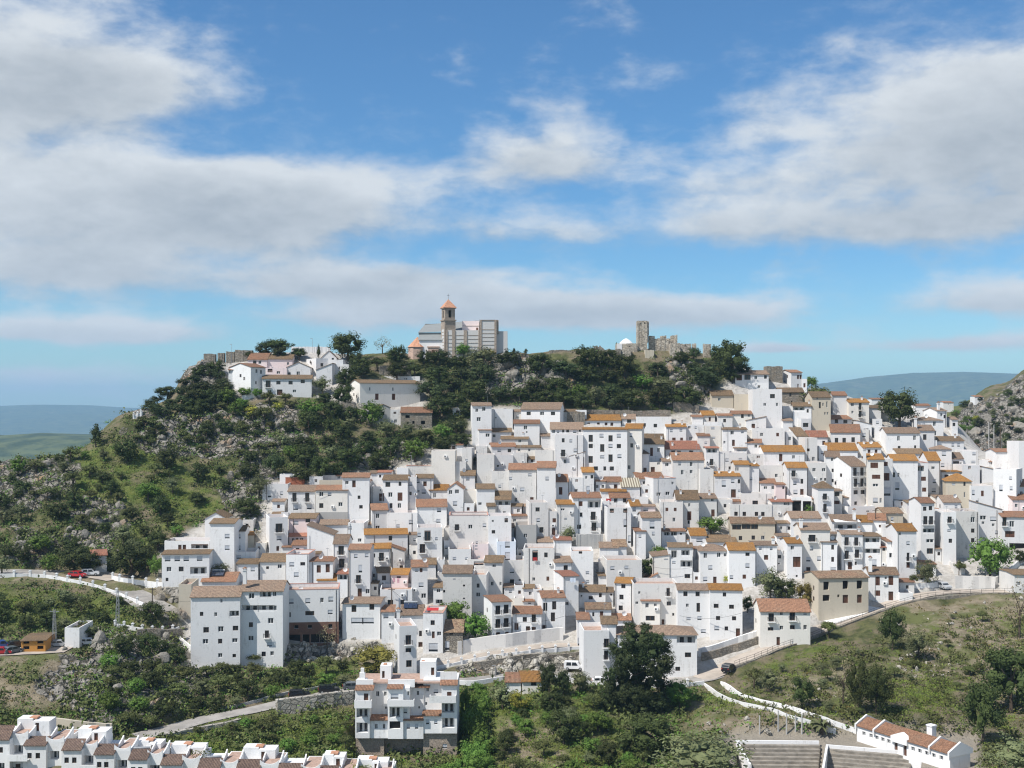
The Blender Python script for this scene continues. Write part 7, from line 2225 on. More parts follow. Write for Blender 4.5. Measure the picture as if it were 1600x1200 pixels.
# laundry, awnings and other small hung things
def cloth(name, label, cat, px, py, w_, h_, mat, d):
    p = pt(px, py, d)
    mb = MB()
    n = 6
    W_ = w_ / FPX * d; H_ = h_ / FPX * d
    for k in range(n):
        a = -W_ / 2 + W_ * k / n; b_ = a + W_ / n * .96
        mb.box(a, b_, -.03 + .05 * math.sin(k * 2.1), .03 + .05 * math.sin(k * 2.1), -H_ * (.7 + .3 * ((k * 37 % 10) / 10)), 0, mat)
    o = mb.build(name); o.location = p
    tag(o, label, cat)
cloth('laundry', 'pink and grey washing hanging on the pink terrace', 'laundry', 624, 903, 20, 9, M_PINK, depth_at(624, 926) - .35)
cloth('laundry', 'red and white washing on the railed terrace', 'laundry', 951, 779, 8, 5, M_RED, depth_at(967, 794) - 1.2)
cloth('red_cloth', 'red cloth hanging in the tall opening of the stained house', 'cloth', 836, 871, 7, 6, M_RED, depth_at(842, 917) - .4)
cloth('laundry', 'pale blue cloth over the parapet of the small red-roofed house', 'laundry', 895, 903, 9, 8, MW['p'], depth_at(892, 962) - .6)
cloth('blue_tarp', 'blue tarpaulin on a terrace left of the salmon roof', 'tarpaulin', 862, 763, 12, 5, M_BLUE, depth_at(855, 792) - .3)
cloth('laundry', 'dark washing hanging on the skyline house at right', 'laundry', 1336, 634, 11, 5, M_IRON, depth_at(1342, 660) - .35)
mb = MB()
aw = pt(1325, 816, depth_at(1320, 833) - 1.6); k_ = aw.y / FPX
mb.prism([(0, 0), (2.0, .5), (2.0, .56), (0, .06)], 'x', -20 * k_, 20 * k_, M_WHITE)
for sx in (-19.6, 19.2):
    mb.box(sx * k_, (sx + .5) * k_, .05, .15, -2.4, .02, M_METAL)
o = mb.build('awning'); o.location = aw; tag(o, 'white awning over the blue terrace among the right-hand houses', 'awning')
mb = MB()
aw = pt(676, 954, depth_at(676, 1022) - .1); k_ = aw.y / FPX
mb.prism([(0, 0), (1.6, .35), (1.6, .4), (0, .05)], 'x', -9 * k_, 9 * k_, M_RED)
o = mb.build('awning'); o.location = aw; tag(o, 'red awning on the flat roof beside the ruined cottage', 'awning')

# far white houses on the slopes of the right-hand hill
for i, (xa, xb, yt_, yb_, dd, lab) in enumerate([(1474, 1490, 629, 634, 640, 'far low white farmhouse on the ridge left of the round tree'), (1523, 1537, 620, 624, 600, 'far white farmhouse half hidden on the rocky hill ridge'),
                                              (1362, 1392, 624, 640, 470, 'far white house whose roof line climbs beside the big dark tree'), (1497, 1503, 671, 676, 520, 'white car-sized hut by the mountain road')]):
    u = Rig('farmhouse', lab, 'house', (xa + xb) / 2, yb_, dd, 'far houses on the right')
    u.facade(xa, xb, yt_, yb_, 0, 6, MW['w'], 'w%.1f,%.1f,1.5x1.6' % ((xa + xb) / 2, (yt_ + yb_) / 2), 'wall', 4)
    u.tiles(xa, xb, yt_, yt_ - 2, 0, 5, 'r')


def cable(label, a, b_, sag=1.0):
    A = pt(a[0], a[1], depth_at(a[0], a[2]) - .6); B = pt(b_[0], b_[1], depth_at(b_[0], b_[2]) - .6)
    mb = MB(); n = 10; prev = None
    for k in range(n + 1):
        q = k / n
        c_ = A.lerp(B, q) - A - Vector((0, 0, sag * 4 * q * (1 - q)))
        if prev is not None: mb.cyl(prev, c_, .03, .03, M_IRON, 4, False)
        prev = c_
    o = mb.build('overhead_cable'); o.location = A
    tag(o, label, 'cable', 'cables slung across the house fronts')


cable('dark cable sagging across the arched house and its neighbour', (1022, 886, 912), (1085, 886, 912), .5)
cable('cable slung along the long white street house', (1062, 962, 1002), (1158, 958, 1002), .9)
cable('cable from the pole with the antenna frame to the tall chimney house', (612, 921, 958), (660, 950, 1012), .6)
cable('cable over the low street house with terracotta roof', (800, 972, 1000), (884, 962, 994), .6)
cable('cable between the downpipe pole and the rusty-roofed house', (541, 766, 814), (494, 772, 816), .5)
cable('cable from the leftmost wooden pole to the cliff-edge apartments', (238, 921, 966), (300, 940, 1000), .9)

# ------------------------------------------------------------------ trees and shrubs
def leaf_quads(pos, nrm, size, r, jit=.55, up=.25):
    """four-cornered leaf sprays at pos, roughly facing nrm; returns an (n, 4, 3) array"""
    n = len(pos)
    nn = nrm + r.normal(size=(n, 3)) * jit + np.array((0, 0, up))
    nn /= np.linalg.norm(nn, axis=1)[:, None]
    u = np.cross(nn, r.normal(size=(n, 3))); u /= np.linalg.norm(u, axis=1)[:, None]
    v = np.cross(nn, u)
    l = np.asarray(size)[:, None]
    return np.stack([pos - u * l, pos + v * l * .62, pos + u * l, pos - v * l * .62], 1)


def quad_mesh(name, Q, mat, extra_v=None, extra_f=None):
    V = Q.reshape(-1, 3)
    n = len(V)
    F = [(i, i + 1, i + 2, i + 3) for i in range(0, n, 4)]
    if extra_v is not None:
        V = np.concatenate([V, extra_v])
        F += [tuple(n + k for k in f) for f in extra_f]
    me = bpy.data.meshes.new(name)
    me.from_pydata(V.tolist(), [], F)
    me.materials.append(mat)
    me.update()
    return me


def crown_mesh(name, seed, mat, nl=1100, leaf=.055, shape='round', clumps=34, core=.62):
    """unit crown, about 1 wide and 1 high, base of the crown at z = 0; many small leaf faces in clumps"""
    r = np.random.RandomState(seed)
    cs = []
    while len(cs) < clumps:
        p = r.uniform(-1, 1, 3)
        q = np.linalg.norm(p)
        if not .15 < q < 1: continue
        p = p / q * q ** .45
        if shape == 'flat': p[2] = abs(p[2]) * .75 - .12
        if shape == 'cone':
            h = (p[2] + 1) / 2
            p[0] *= (1.04 - h); p[1] *= (1.04 - h)
        s = r.uniform(.16, .36)
        cs.append((p * (1 - s * .55), s))
    per = nl // clumps
    Q = []
    for p, s in cs:
        n = r.normal(size=(per, 3))
        n /= np.linalg.norm(n, axis=1)[:, None]
        pos = p + n * (s * r.uniform(.55, 1.08, per)[:, None])
        Q.append(leaf_quads(pos, n, leaf * r.uniform(.6, 1.5, per), r))
    Q = np.concatenate(Q)
    ev = []; ef = []
    if core > 0:        # dense heart of the crown
        for p, s in cs[:int(clumps * .9)]:
            i = len(ev)
            m_, n_ = 4, 7
            rr = s * .64
            for a in range(m_ + 1):
                th_ = math.pi * a / m_
                for b_ in range(n_):
                    ph = 2 * math.pi * b_ / n_
                    q = 1 + r.uniform(-.25, .25)
                    ev.append(p * core * 1.25 + np.array((math.sin(th_) * math.cos(ph), math.sin(th_) * math.sin(ph), math.cos(th_))) * rr * q)
            for a in range(m_):
                for b_ in range(n_):
                    ef.append((i + a * n_ + b_, i + a * n_ + (b_ + 1) % n_, i + (a + 1) * n_ + (b_ + 1) % n_, i + (a + 1) * n_ + b_))
        ev = np.array(ev) * .5
        ev[:, 2] += .5
    Q = Q * .5
    Q[:, :, 2] += .5
    return quad_mesh(name, Q, mat, ev if core > 0 else None, ef)


def trunk_mesh(seed, h=1.0):
    r = random.Random(seed)
    mb = MB()
    top = Vector((r.uniform(-.06, .06), r.uniform(-.06, .06), .55))
    mb.cyl((0, 0, -.35), top, .055, .035, M_BARK, 7)
    for k in range(5):
        a = 2 * math.pi * k / 5 + r.uniform(-.4, .4)
        st = Vector((0, 0, 0)).lerp(top, r.uniform(.55, 1))
        mb.cyl(st, st + Vector((math.cos(a) * .25, math.sin(a) * .25, r.uniform(.15, .35))), .026, .01, M_BARK, 5)
    return mb.mesh('trunk')


TRUNKS = [trunk_mesh(k) for k in range(3)]
CROWNS = {}
for key, mat, shp, n, lf, cl, co in [('oak', 'oak', 'round', 3400, .038, 40, .6), ('flatoak', 'oak', 'flat', 2000, .042, 36, .55), ('pine', 'pine', 'round', 2600, .036, 36, .55), ('olive', 'olive', 'round', 1800, .04, 34, .42),
                                  ('bright', 'bright', 'round', 2000, .045, 34, .58), ('yellow', 'yellow', 'round', 900, .06, 26, .5), ('scrub', 'scrub', 'flat', 1500, .05, 28, .55), ('brown', 'brown', 'round', 1900, .042, 32, .58),
                                  ('cypress', 'oak', 'cone', 700, .06, 30, .5), ('bare', 'bare', 'round', 420, .05, 30, 0)]:
    CROWNS[key] = [crown_mesh('crown', 100 + 7 * k + sum(map(ord, key)), ML[mat], n, lf, shp, cl, co) for k in range(4)]
NAMES = {'oak': 'oak_tree', 'flatoak': 'oak_tree', 'pine': 'pine_tree', 'olive': 'olive_tree', 'bright': 'leafy_tree', 'yellow': 'leafy_tree', 'scrub': 'shrub', 'brown': 'bush', 'cypress': 'cypress_tree', 'bare': 'bare_tree'}
CATS = {'oak_tree': 'tree', 'pine_tree': 'tree', 'olive_tree': 'tree', 'leafy_tree': 'tree', 'shrub': 'shrub', 'bush': 'bush', 'cypress_tree': 'tree', 'bare_tree': 'tree'}
TREE_N = [0]


def tree(px, py, wpx, hpx, kind, label, group=None, d=None, seed=None, trunk=None):
    """px, py = foot of the tree in the photo; wpx, hpx = size of the crown's outline"""
    sd = TREE_N[0] if seed is None else seed
    TREE_N[0] += 1
    r = random.Random(sd * 13 + 5)
    dd = depth_at(px, py) if d is None else d
    g = pt(px, py, dd)
    gz = ground_z(g.x, g.y)
    z0 = min(gz, g.z + .3)
    k = dd / FPX
    nm = NAMES[kind]
    E = tag(empty(nm, (g.x, g.y, z0), r.uniform(0, 6.28)), label, CATS[nm], group)
    W_, H_ = wpx * k, hpx * k + max(g.z - z0, 0) * .0
    tr = (.12 if kind in ('scrub', 'brown', 'cypress') else .2) if trunk is None else trunk
    co = bpy.data.objects.new('crown', CROWNS[kind][sd % 4])
    co.parent = E; co.location = (0, 0, H_ * tr * .7)
    co.scale = (W_ * 1.18, W_ * 1.18, H_ * (1 - tr * .7) * 1.1)
    link(co)
    to = bpy.data.objects.new('trunk', TRUNKS[sd % 3])
    to.parent = E
    to.scale = (W_ * .8, W_ * .8, H_ * .95)
    link(to)
    return E


# single trees one can point at
def big_pine(px, py, label):
    d = depth_at(px, py)
    g = gpt(px, py); k = d / FPX
    E = tag(empty('pine_tree', (g.x, g.y, ground_z(g.x, g.y))), label, 'tree')
    mb = MB()
    pts = [Vector((0, 0, -1)), Vector((.3, 0, 6 )), Vector((-.1, .2, 11)), Vector((.2, 0, 15))]
    for a, b_, r0, r1 in zip(pts[:-1], pts[1:], (.55, .42, .3), (.42, .3, .12)):
        mb.cyl(a, b_, r0, r1, M_BARK, 8)
    r = random.Random(4)
    lobes = []
    spec = [(-30, -36, 50, 50), (-14, -80, 52, 50), (14, -92, 64, 56), (4, -116, 54, 40), (32, -78, 56, 50), (44, -98, 34, 28), (-4, -54, 64, 54), (24, -44, 62, 52), (-26, -16, 60, 44), (8, -14, 62, 44), (36, -12, 50, 40),
            (-40, -60, 28, 28), (-26, -100, 36, 30), (30, -112, 36, 26), (-46, -14, 36, 30), (52, -30, 34, 30), (48, -64, 28, 26), (-8, -128, 26, 18), (18, -128, 24, 16), (0, -30, 50, 40)]
    for (ox, oy, wv, hv) in spec:
        p = Vector((ox * k, r.uniform(-2.5, 2.5), -oy * k))
        st = Vector((0, 0, max(1.5, p.z - abs(p.x) * .7)))
        mb.cyl(st, p, .16, .05, M_BARK, 5)
        lobes.append((p, wv * k, hv * k))
    mb.build('trunk', E)
    for i, (p, wv, hv) in enumerate(lobes):
        o = bpy.data.objects.new('bough', CROWNS['pine'][i % 4])
        o.parent = E; o.location = p - Vector((0, 0, hv * .5)); o.scale = (wv * 1.12, wv * 1.0, hv * 1.1); o.rotation_euler = (0, 0, i * 1.3)
        link(o)
big_pine(992, 1112, 'tall dark pine standing in front of the long-roofed house')

SINGLE = [
    (1062, 1108, 46, 46, 'bright', 'bright green tree at the right foot of the big pine'),
    (859, 1092, 34, 52, 'pine', 'small dark pine left of the big pine, left of a pair'), (880, 1094, 26, 44, 'pine', 'small dark pine left of the big pine, right of a pair'),
    (906, 1088, 32, 36, 'olive', 'olive tree beside the white van'), (882, 1165, 52, 56, 'oak', 'dark round tree on the terraces below the big pine'),
    (812, 1115, 32, 34, 'yellow', 'yellow-green lemon tree below the orange tiled hut'), (786, 1108, 44, 40, 'olive', 'grey olive tree left of the lemon tree'),
    (1012, 1182, 84, 66, 'oak', 'broad very dark tree at the bottom, below the big pine'), (862, 1118, 40, 34, 'oak', 'dark green tree in the shade under the pair of small pines'),
    (935, 1150, 40, 36, 'bright', 'light green tree left of the broad very dark tree'), (950, 1195, 38, 40, 'oak', 'dark shrub tree at the bottom left of the broad dark tree'),
    (1098, 1222, 140, 78, 'olive', 'big foreground olive crown cut by the bottom frame edge'), (1590, 1222, 90, 70, 'olive', 'grey-green foreground tree in the bottom right corner'),
    (586, 1056, 68, 44, 'brown', 'rusty brown round bush above the apartment building'), (712, 985, 46, 44, 'bright', 'green tree left of the house with six balcony doors, upper one'),
    (742, 1004, 46, 44, 'bright', 'green tree left of the house with six balcony doors, lower one'), (698, 962, 24, 22, 'oak', 'dark bush above the ruined stone cottage'),
    (237, 975, 36, 32, 'oak', 'round dark tree on the little white-walled terrace'), (205, 902, 66, 52, 'oak', 'dark spreading tree behind the hut with the red roof'), (243, 903, 24, 32, 'bright', 'green tree beside the leftmost house'),
    (114, 897, 54, 42, 'oak', 'dark tree above the red parked car'), (1394, 1014, 38, 62, 'oak', 'dark tree on the slope under the right road, left of two'), (1434, 1030, 42, 46, 'olive', 'paler tree on the slope under the right road, right of two'),
    (1318, 1102, 40, 66, 'bare', 'thin sparse tree at the left of the slope trio'), (1342, 1112, 36, 82, 'oak', 'tall slim tree in the middle of the slope trio'), (1370, 1116, 46, 72, 'oak', 'dark tree at the right of the slope trio'),
    (1254, 1108, 38, 50, 'oak', 'round green tree above the white zigzag walls'), (1295, 998, 28, 28, 'scrub', 'small bush against the right road wall'), (1202, 1078, 34, 36, 'olive', 'pale shrub near the bend of the right road'),
    (1178, 1072, 34, 34, 'scrub', 'dark shrub beside the bend of the right road'), (1582, 1112, 86, 104, 'oak', 'large dark tree at the right frame edge'), (1536, 1166, 62, 94, 'oak', 'tall dark tree right of the long theatre hut'),
    (1592, 990, 46, 84, 'bare', 'nearly leafless tree at the right end of the road wall'), (1205, 942, 50, 52, 'olive', 'airy grey-green tree behind the villa'), (1226, 944, 40, 38, 'oak', 'dark green tree right of the airy tree behind the villa'),
    (1256, 950, 30, 38, 'brown', 'tree with yellowing leaves next to the derelict beige house'), (1168, 958, 18, 26, 'oak', 'dark tree between the long street house and the villa'),
    (1548, 902, 60, 62, 'bright', 'broad green tree with orange fruit at right', None, None, None, .04), (1594, 884, 18, 24, 'oak', 'clipped round shrub on the garden wall at right edge'), (1449, 918, 34, 40, 'olive', 'olive tree beside the parked silver car'), (1428, 918, 16, 22, 'scrub', 'small shrub left of the olive by the silver car'),
    (1112, 836, 40, 28, 'bright', 'bright green fig among the grey houses'), (1018, 904, 36, 32, 'oak', 'green tree beside the tiny gabled room'), (1028, 876, 24, 22, 'bright', 'light green climber by the arched house'), (888, 852, 24, 30, 'olive', 'grey-green bush before the dry grey wall'),
    (1263, 806, 14, 18, 'bright', 'green shrub inside the dark carport'), (1138, 916, 16, 18, 'yellow', 'yellowish shrub on the long street house roof edge'), (345, 903, 30, 22, 'olive', 'leafy bush behind the solar heater roof'), (322, 900, 16, 14, 'oak', 'small bush right of the leftmost house'),
    (542, 563, 52, 42, 'oak', 'big round umbrella tree on the left skyline'), (432, 560, 52, 32, 'flatoak', 'spreading dark tree on the skyline behind the hilltop houses'), (466, 560, 26, 16, 'oak', 'low tree on the skyline right of the spreading dark one'),
    (498, 562, 9, 22, 'cypress', 'narrow dark cypress beside the white hilltop tower'), (1404, 668, 60, 56, 'oak', 'large dark round tree at the right-hand skyline'), (1376, 650, 24, 20, 'oak', 'greener small tree left of the large dark round tree'),
    (1142, 596, 50, 62, 'oak', 'big dark tree at the right end of the castle crest'), (1276, 645, 44, 44, 'scrub', 'ivy-covered rock behind the grey-cream old house'), (1268, 604, 18, 20, 'bright', 'small green tree on top of the ivy-covered rock'),
    (150, 700, 26, 36, 'cypress', 'conifer standing on the left ridge'), (112, 704, 14, 14, 'oak', 'small round tree on the left ridge'), (598, 552, 24, 26, 'bare', 'pale bare tree on the skyline left of the church'),
    (1509, 629, 19, 14, 'oak', 'round tree on the ridge of the far green field'), (1531, 621, 8, 7, 'oak', 'tiny tree on the ridge beside the far farmhouse'), (724, 560, 26, 22, 'bright', 'light green tree before the church wall'), (764, 558, 20, 12, 'yellow', 'yellow-green bush before the church transept'),
    (803, 551, 8, 10, 'cypress', 'dark pointed shrub on the terrace right of the church'), (822, 552, 10, 9, 'cypress', 'dark pointed shrub further right on the church terrace'), (963, 541, 6, 12, 'cypress', 'dark cypress left of the white chapel'),
    (1592, 812, 10, 8, 'scrub', 'tuft of green on a wall at the right edge'), (1498, 900, 20, 26, 'scrub', 'wall-climbing shrub on the peeling house'), (1290, 1142, 10, 10, 'scrub', 'small plant below the palm'),
    (398, 1040, 26, 22, 'scrub', 'grey-green bush at the foot of the cliff-edge apartments'), (512, 1012, 30, 40, 'bare', 'leafless tree on the rocks left of the rusty bush'), (742, 728, 10, 14, 'scrub', 'fig branches on the wall beside the slim tower'),
]
for a in SINGLE:
    dd = None
    if a[5].startswith('round tree on the ridge') : dd = 610
    if a[5].startswith('tiny tree on the ridge'): dd = 600
    tree(*a[:6], None, dd, None, a[9] if len(a) > 9 else None)

# palm
g = gpt(1284, 1148); gz = ground_z(g.x, g.y)
P_ = tag(empty('palm_tree', (g.x, g.y, gz)), 'short palm with arching fronds above the theatre', 'tree')
mb = MB(); mb.cyl((0, 0, -.5), (.05, 0, 1.3), .28, .24, M_BARK, 9); mb.build('trunk', P_)
r_ = random.Random(2)
for k in range(26):
    a = k * 2.4; up = r_.uniform(.25, 1.25)
    mb = MB()
    prev = None
    n = 7
    for j in range(n + 1):
        q = j / n
        rr = 2.5 * q; z = 1.3 + 2.5 * q * up - 1.9 * q * q * (.7 + up * .5)
        c_ = Vector((math.cos(a) * rr, math.sin(a) * rr, z)); s_ = Vector((-math.sin(a), math.cos(a), -.25)) * (.30 * math.sin(math.pi * min(q + .12, 1)) + .02)
        if prev:
            mb.poly([prev[0] - prev[1], c_ - s_, c_, prev[0]], ML['olive']); mb.poly([prev[0], c_, c_ + s_ * 1, prev[0] + prev[1]], ML['olive'])
        prev = (c_, s_)
    mb.build('frond', P_)

# woods and scrub: each crown its own tree, placed inside an outline seen in the photo
def zone(poly, n, wr, kinds, labels, group, seed, hr=(.75, 1.05), mind=.45, prob=None, dfix=None, bare=()):
    r = random.Random(seed)
    xs = [p[0] for p in poly]; ys = [p[1] for p in poly]
    pts = []; tries = 0
    while len(pts) < n and tries < n * 60:
        tries += 1
        x = r.uniform(min(xs), max(xs)); y = r.uniform(min(ys), max(ys))
        if not bool(in_poly(np.array([x]), np.array([y]), poly)[0]): continue
        if any(bool(in_poly(np.array([x]), np.array([y]), q)[0]) for q in bare): continue
        wv = r.uniform(*wr)
        if any(math.hypot(x - a, (y - b_) * 1.6) < mind * (wv + c_) for a, b_, c_ in pts): continue
        pts.append((x, y, wv))
    pts.sort(key=lambda p: p[1])
    for i, (x, y, wv) in enumerate(pts):
        kd = r.choices(kinds, prob)[0]
        tree(x, y + wv * .35, wv, wv * r.uniform(*hr), kd, labels[kd], group, seed=seed * 100 + i, d=None if dfix is None else dfix(x, y + wv * .35))


zone([(668, 580), (690, 562), (760, 564), (860, 563), (950, 562), (1000, 568), (1040, 585), (1090, 575), (1120, 605), (1085, 628), (900, 634), (885, 624), (820, 620), (742, 622), (735, 640), (668, 640)], 84, (30, 52), ['oak', 'olive', 'bright', 'pine'],
     {'oak': 'dark evergreen tree in the wood covering the cliff below church and castle', 'olive': 'greyish tree in the wood covering the cliff below church and castle', 'bright': 'lighter green tree in the wood covering the cliff below church and castle', 'pine': 'dull dark tree in the wood covering the cliff below church and castle'},
     'wood on the cliff below the castle', 21, prob=[7, 2, 1.3, 3], mind=.40, hr=(.62, .88), bare=([(752, 566), (830, 562), (836, 590), (800, 612), (760, 600)], [(846, 566), (878, 562), (882, 600), (850, 604)], [(1040, 560), (1096, 572), (1100, 618), (1050, 622)]))
zone([(505, 600), (545, 590), (556, 628), (640, 672), (720, 664), (728, 690), (668, 706), (600, 730), (470, 745), (420, 735), (440, 690), (470, 640)], 66, (24, 46), ['oak', 'olive', 'bright', 'pine'],
     {'oak': 'dark tree in the wood between the hilltop houses and the upper village', 'olive': 'grey-green tree in the wood between the hilltop houses and the upper village', 'bright': 'fresh green tree in the wood between the hilltop houses and the upper village', 'pine': 'sombre tree in the wood between the hilltop houses and the upper village'},
     'wood below the hilltop houses', 22, prob=[6, 2, 1.6, 3])
zone([(226, 646), (246, 622), (272, 602), (305, 582), (330, 570), (352, 578), (352, 610), (330, 640), (300, 645)], 44, (20, 36), ['oak', 'pine'], {'oak': 'dark bushy tree on the cliff top left of the hilltop houses', 'pine': 'dull evergreen on the cliff top left of the hilltop houses'}, 'trees at the left cliff top', 23, hr=(.55, .8), mind=.30)
zone([(206, 672), (222, 652), (246, 640), (262, 640), (240, 684), (212, 692)], 9, (12, 24), ['scrub', 'oak'], {'scrub': 'dark shrub at the far-left cliff edge by the white balustrade', 'oak': 'small dark tree at the far-left cliff edge by the white balustrade'}, 'shrubs at the far-left cliff edge', 37, hr=(.55, .85))
zone([(352, 600), (420, 622), (470, 625), (440, 645), (340, 645)], 12, (16, 28), ['bright', 'scrub', 'yellow'], {'bright': 'green bush under the hilltop houses at left', 'scrub': 'dark bush under the hilltop houses at left', 'yellow': 'yellow-green bush under the hilltop houses at left'}, 'bushes under the hilltop houses', 24)
zone([(546, 566), (600, 556), (655, 560), (690, 574), (664, 592), (600, 582), (548, 582)], 20, (22, 38), ['oak', 'flatoak', 'olive'], {'oak': 'dark rounded tree on the crest between hilltop houses and church', 'flatoak': 'broad dark tree on the crest between hilltop houses and church', 'olive': 'greyer tree on the crest between hilltop houses and church'}, 'trees left of the church', 25, prob=[6, 3, 1])
zone([(1062, 562), (1120, 548), (1168, 580), (1160, 600), (1120, 606), (1085, 590)], 14, (22, 36), ['oak', 'pine'], {'oak': 'dark tree on the crest right of the castle', 'pine': 'dull green tree on the crest right of the castle'}, 'trees right of the castle', 26)
zone([(376, 556), (410, 548), (470, 550), (470, 562), (400, 560)], 6, (18, 28), ['oak', 'flatoak'], {'oak': 'dark tree on the left skyline beside the battlements', 'flatoak': 'spreading tree on the left skyline beside the battlements'}, 'skyline trees at left', 27)
zone([(-20, 735), (110, 712), (200, 710), (300, 720), (400, 730), (410, 800), (330, 800), (250, 850), (235, 885), (60, 890), (-20, 885)], 66, (14, 38), ['scrub', 'oak', 'olive', 'bright'],
     {'scrub': 'low dark shrub on the rocky left slope', 'oak': 'dark rounded tree on the rocky left slope', 'olive': 'greyish shrub tree on the rocky left slope', 'bright': 'greener shrub tree on the rocky left slope'}, 'shrubs on the rocky left slope', 28, prob=[4, 5, 2, 1], mind=.48)
zone([(210, 660), (330, 655), (430, 645), (470, 690), (420, 720), (300, 710), (230, 690)], 26, (12, 30), ['scrub', 'oak'], {'scrub': 'shrub clinging to the cliff below the hilltop houses', 'oak': 'dark tree clinging to the cliff below the hilltop houses'}, 'shrubs on the left cliff', 29, mind=.4)
zone([(-20, 925), (120, 925), (190, 945), (215, 985), (150, 1000), (-20, 995)], 24, (14, 30), ['scrub', 'olive', 'oak'], {'scrub': 'dark shrub on the slope under the left road', 'olive': 'grey shrub on the slope under the left road', 'oak': 'rounded tree on the slope under the left road'}, 'shrubs under the left road', 30, mind=.4)
zone([(175, 1010), (290, 1010), (300, 1045), (430, 1048), (540, 1040), (545, 1062), (440, 1088), (300, 1118), (210, 1140), (160, 1100)], 52, (18, 38), ['scrub', 'oak', 'bright', 'olive'],
     {'scrub': 'dark shrub on the slope below the cliff-edge apartments', 'oak': 'dark tree on the slope below the cliff-edge apartments', 'bright': 'bright green shrub on the slope below the cliff-edge apartments', 'olive': 'grey-green shrub on the slope below the cliff-edge apartments'}, 'shrubs below the cliff-edge apartments', 31, prob=[4, 4, 3, 1], mind=.42)
zone([(300, 1140), (420, 1122), (545, 1130), (552, 1165), (450, 1172), (330, 1160)], 22, (14, 28), ['scrub', 'bright'], {'scrub': 'dark shrub on the green bank under the lower road', 'bright': 'leafy green shrub on the green bank under the lower road'}, 'shrubs on the bank under the lower road', 32, mind=.4)
zone([(775, 1090), (930, 1100), (970, 1140), (1040, 1190), (960, 1215), (780, 1215)], 34, (16, 34), ['scrub', 'bright', 'oak', 'olive'], {'scrub': 'low shrub on the garden terraces at bottom centre', 'bright': 'bright shrub on the garden terraces at bottom centre', 'oak': 'dark bushy tree on the garden terraces at bottom centre', 'olive': 'grey shrub on the garden terraces at bottom centre'}, 'plants on the garden terraces', 33, prob=[3, 4, 2, 1])
zone([(1180, 1050), (1330, 1000), (1500, 950), (1580, 960), (1590, 1060), (1480, 1120), (1300, 1110)], 26, (10, 22), ['scrub', 'olive'], {'scrub': 'low dark shrub scattered on the bare right slope', 'olive': 'pale tuft of shrub scattered on the bare right slope'}, 'shrubs on the right slope', 34)


def hill_depth(x, y):
    q = np.arange(432, 660, 2.0)
    yp = np.array([HY - grid_at(x, v) * FPX / v for v in q])
    ok = np.nonzero(yp <= y)[0]
    return float(q[ok[0]]) if len(ok) else 600.0


zone([(1490, 650), (1540, 640), (1570, 615), (1610, 590), (1640, 600), (1640, 700), (1560, 715), (1510, 700)], 56, (6, 17), ['scrub', 'oak', 'olive'], {'scrub': 'dark shrub on the far rocky hill at right', 'oak': 'small dark tree on the far rocky hill at right', 'olive': 'greyish shrub on the far rocky hill at right'}, 'shrubs on the far rocky hill', 35, dfix=hill_depth)
zone([(1470, 660), (1500, 640), (1530, 650), (1520, 690), (1480, 700)], 10, (9, 18), ['bright', 'yellow', 'oak'], {'bright': 'green bush on the far green field at right', 'yellow': 'yellow-flowering gorse on the far green field at right', 'oak': 'dark bush on the far green field at right'}, 'bushes on the far green field', 36, dfix=hill_depth)

# ivy-clad hedge right of the apartment building
hb = gpt(748, 1200)
Eh = tag(empty('hedge', (hb.x, hb.y, ground_z(hb.x, hb.y))), 'tall ivy-covered hedge bank right of the apartment building', 'hedge')
for i, (x, y, wv, hv) in enumerate([(726, 1130, 22, 60), (740, 1110, 26, 36), (752, 1130, 30, 44), (746, 1158, 34, 46), (756, 1180, 36, 46), (738, 1190, 36, 44), (752, 1215, 44, 44), (728, 1212, 40, 36), (706, 1215, 44, 30), (690, 1212, 36, 24), (752, 1092, 24, 26), (744, 1078, 22, 18), (758, 1112, 24, 34), (738, 1148, 30, 50), (750, 1200, 40, 50)]):
    p = gpt(x, y); k = p.y / FPX
    o = bpy.data.objects.new('foliage', CROWNS['bright'][i % 4]); o.parent = Eh
    o.location = Vector((p.x, p.y, ground_z(p.x, p.y) - .6)) - Eh.location; o.scale = (wv * k * 1.2, wv * k * 1.2, hv * k * 1.1); o.rotation_euler = (0, 0, i * 1.1)
    link(o)

# ------------------------------------------------------------------ uncountable ground cover and rubble
_GRX, _GRY = np.arange(-80, 1690, 6.0), np.arange(545, 1222, 2.0)
_GD = np.array([[depth_at(x, y) for y in _GRY] for x in _GRX[::2]])


def depth_vec(x, y):
    fx = np.clip((x + 80) / 12.0, 0, len(_GD) - 1.001); fy = np.clip((y - 545) / 2.0, 0, len(_GRY) - 1.001)
    ix = fx.astype(int); iy = fy.astype(int); tx = fx - ix; ty = fy - iy
    return (_GD[ix, iy] * (1 - tx) + _GD[ix + 1, iy] * tx) * (1 - ty) + (_GD[ix, iy + 1] * (1 - tx) + _GD[ix + 1, iy + 1] * tx) * ty


def ground_vec(x, y):
    u = x / y * FPX + 800.0
    fu = np.clip((u - US[0]) / 4.0, 0, len(US) - 1.001); iu = fu.astype(int); tu = fu - iu
    j = np.clip(np.searchsorted(DS, y) - 1, 0, len(DS) - 2); tj = np.clip((y - DS[j]) / (DS[j + 1] - DS[j]), 0, 1)
    za = GZ[iu, j] * (1 - tj) + GZ[iu, j + 1] * tj; zb = GZ[iu + 1, j] * (1 - tj) + GZ[iu + 1, j + 1] * tj
    return za * (1 - tu) + zb * tu


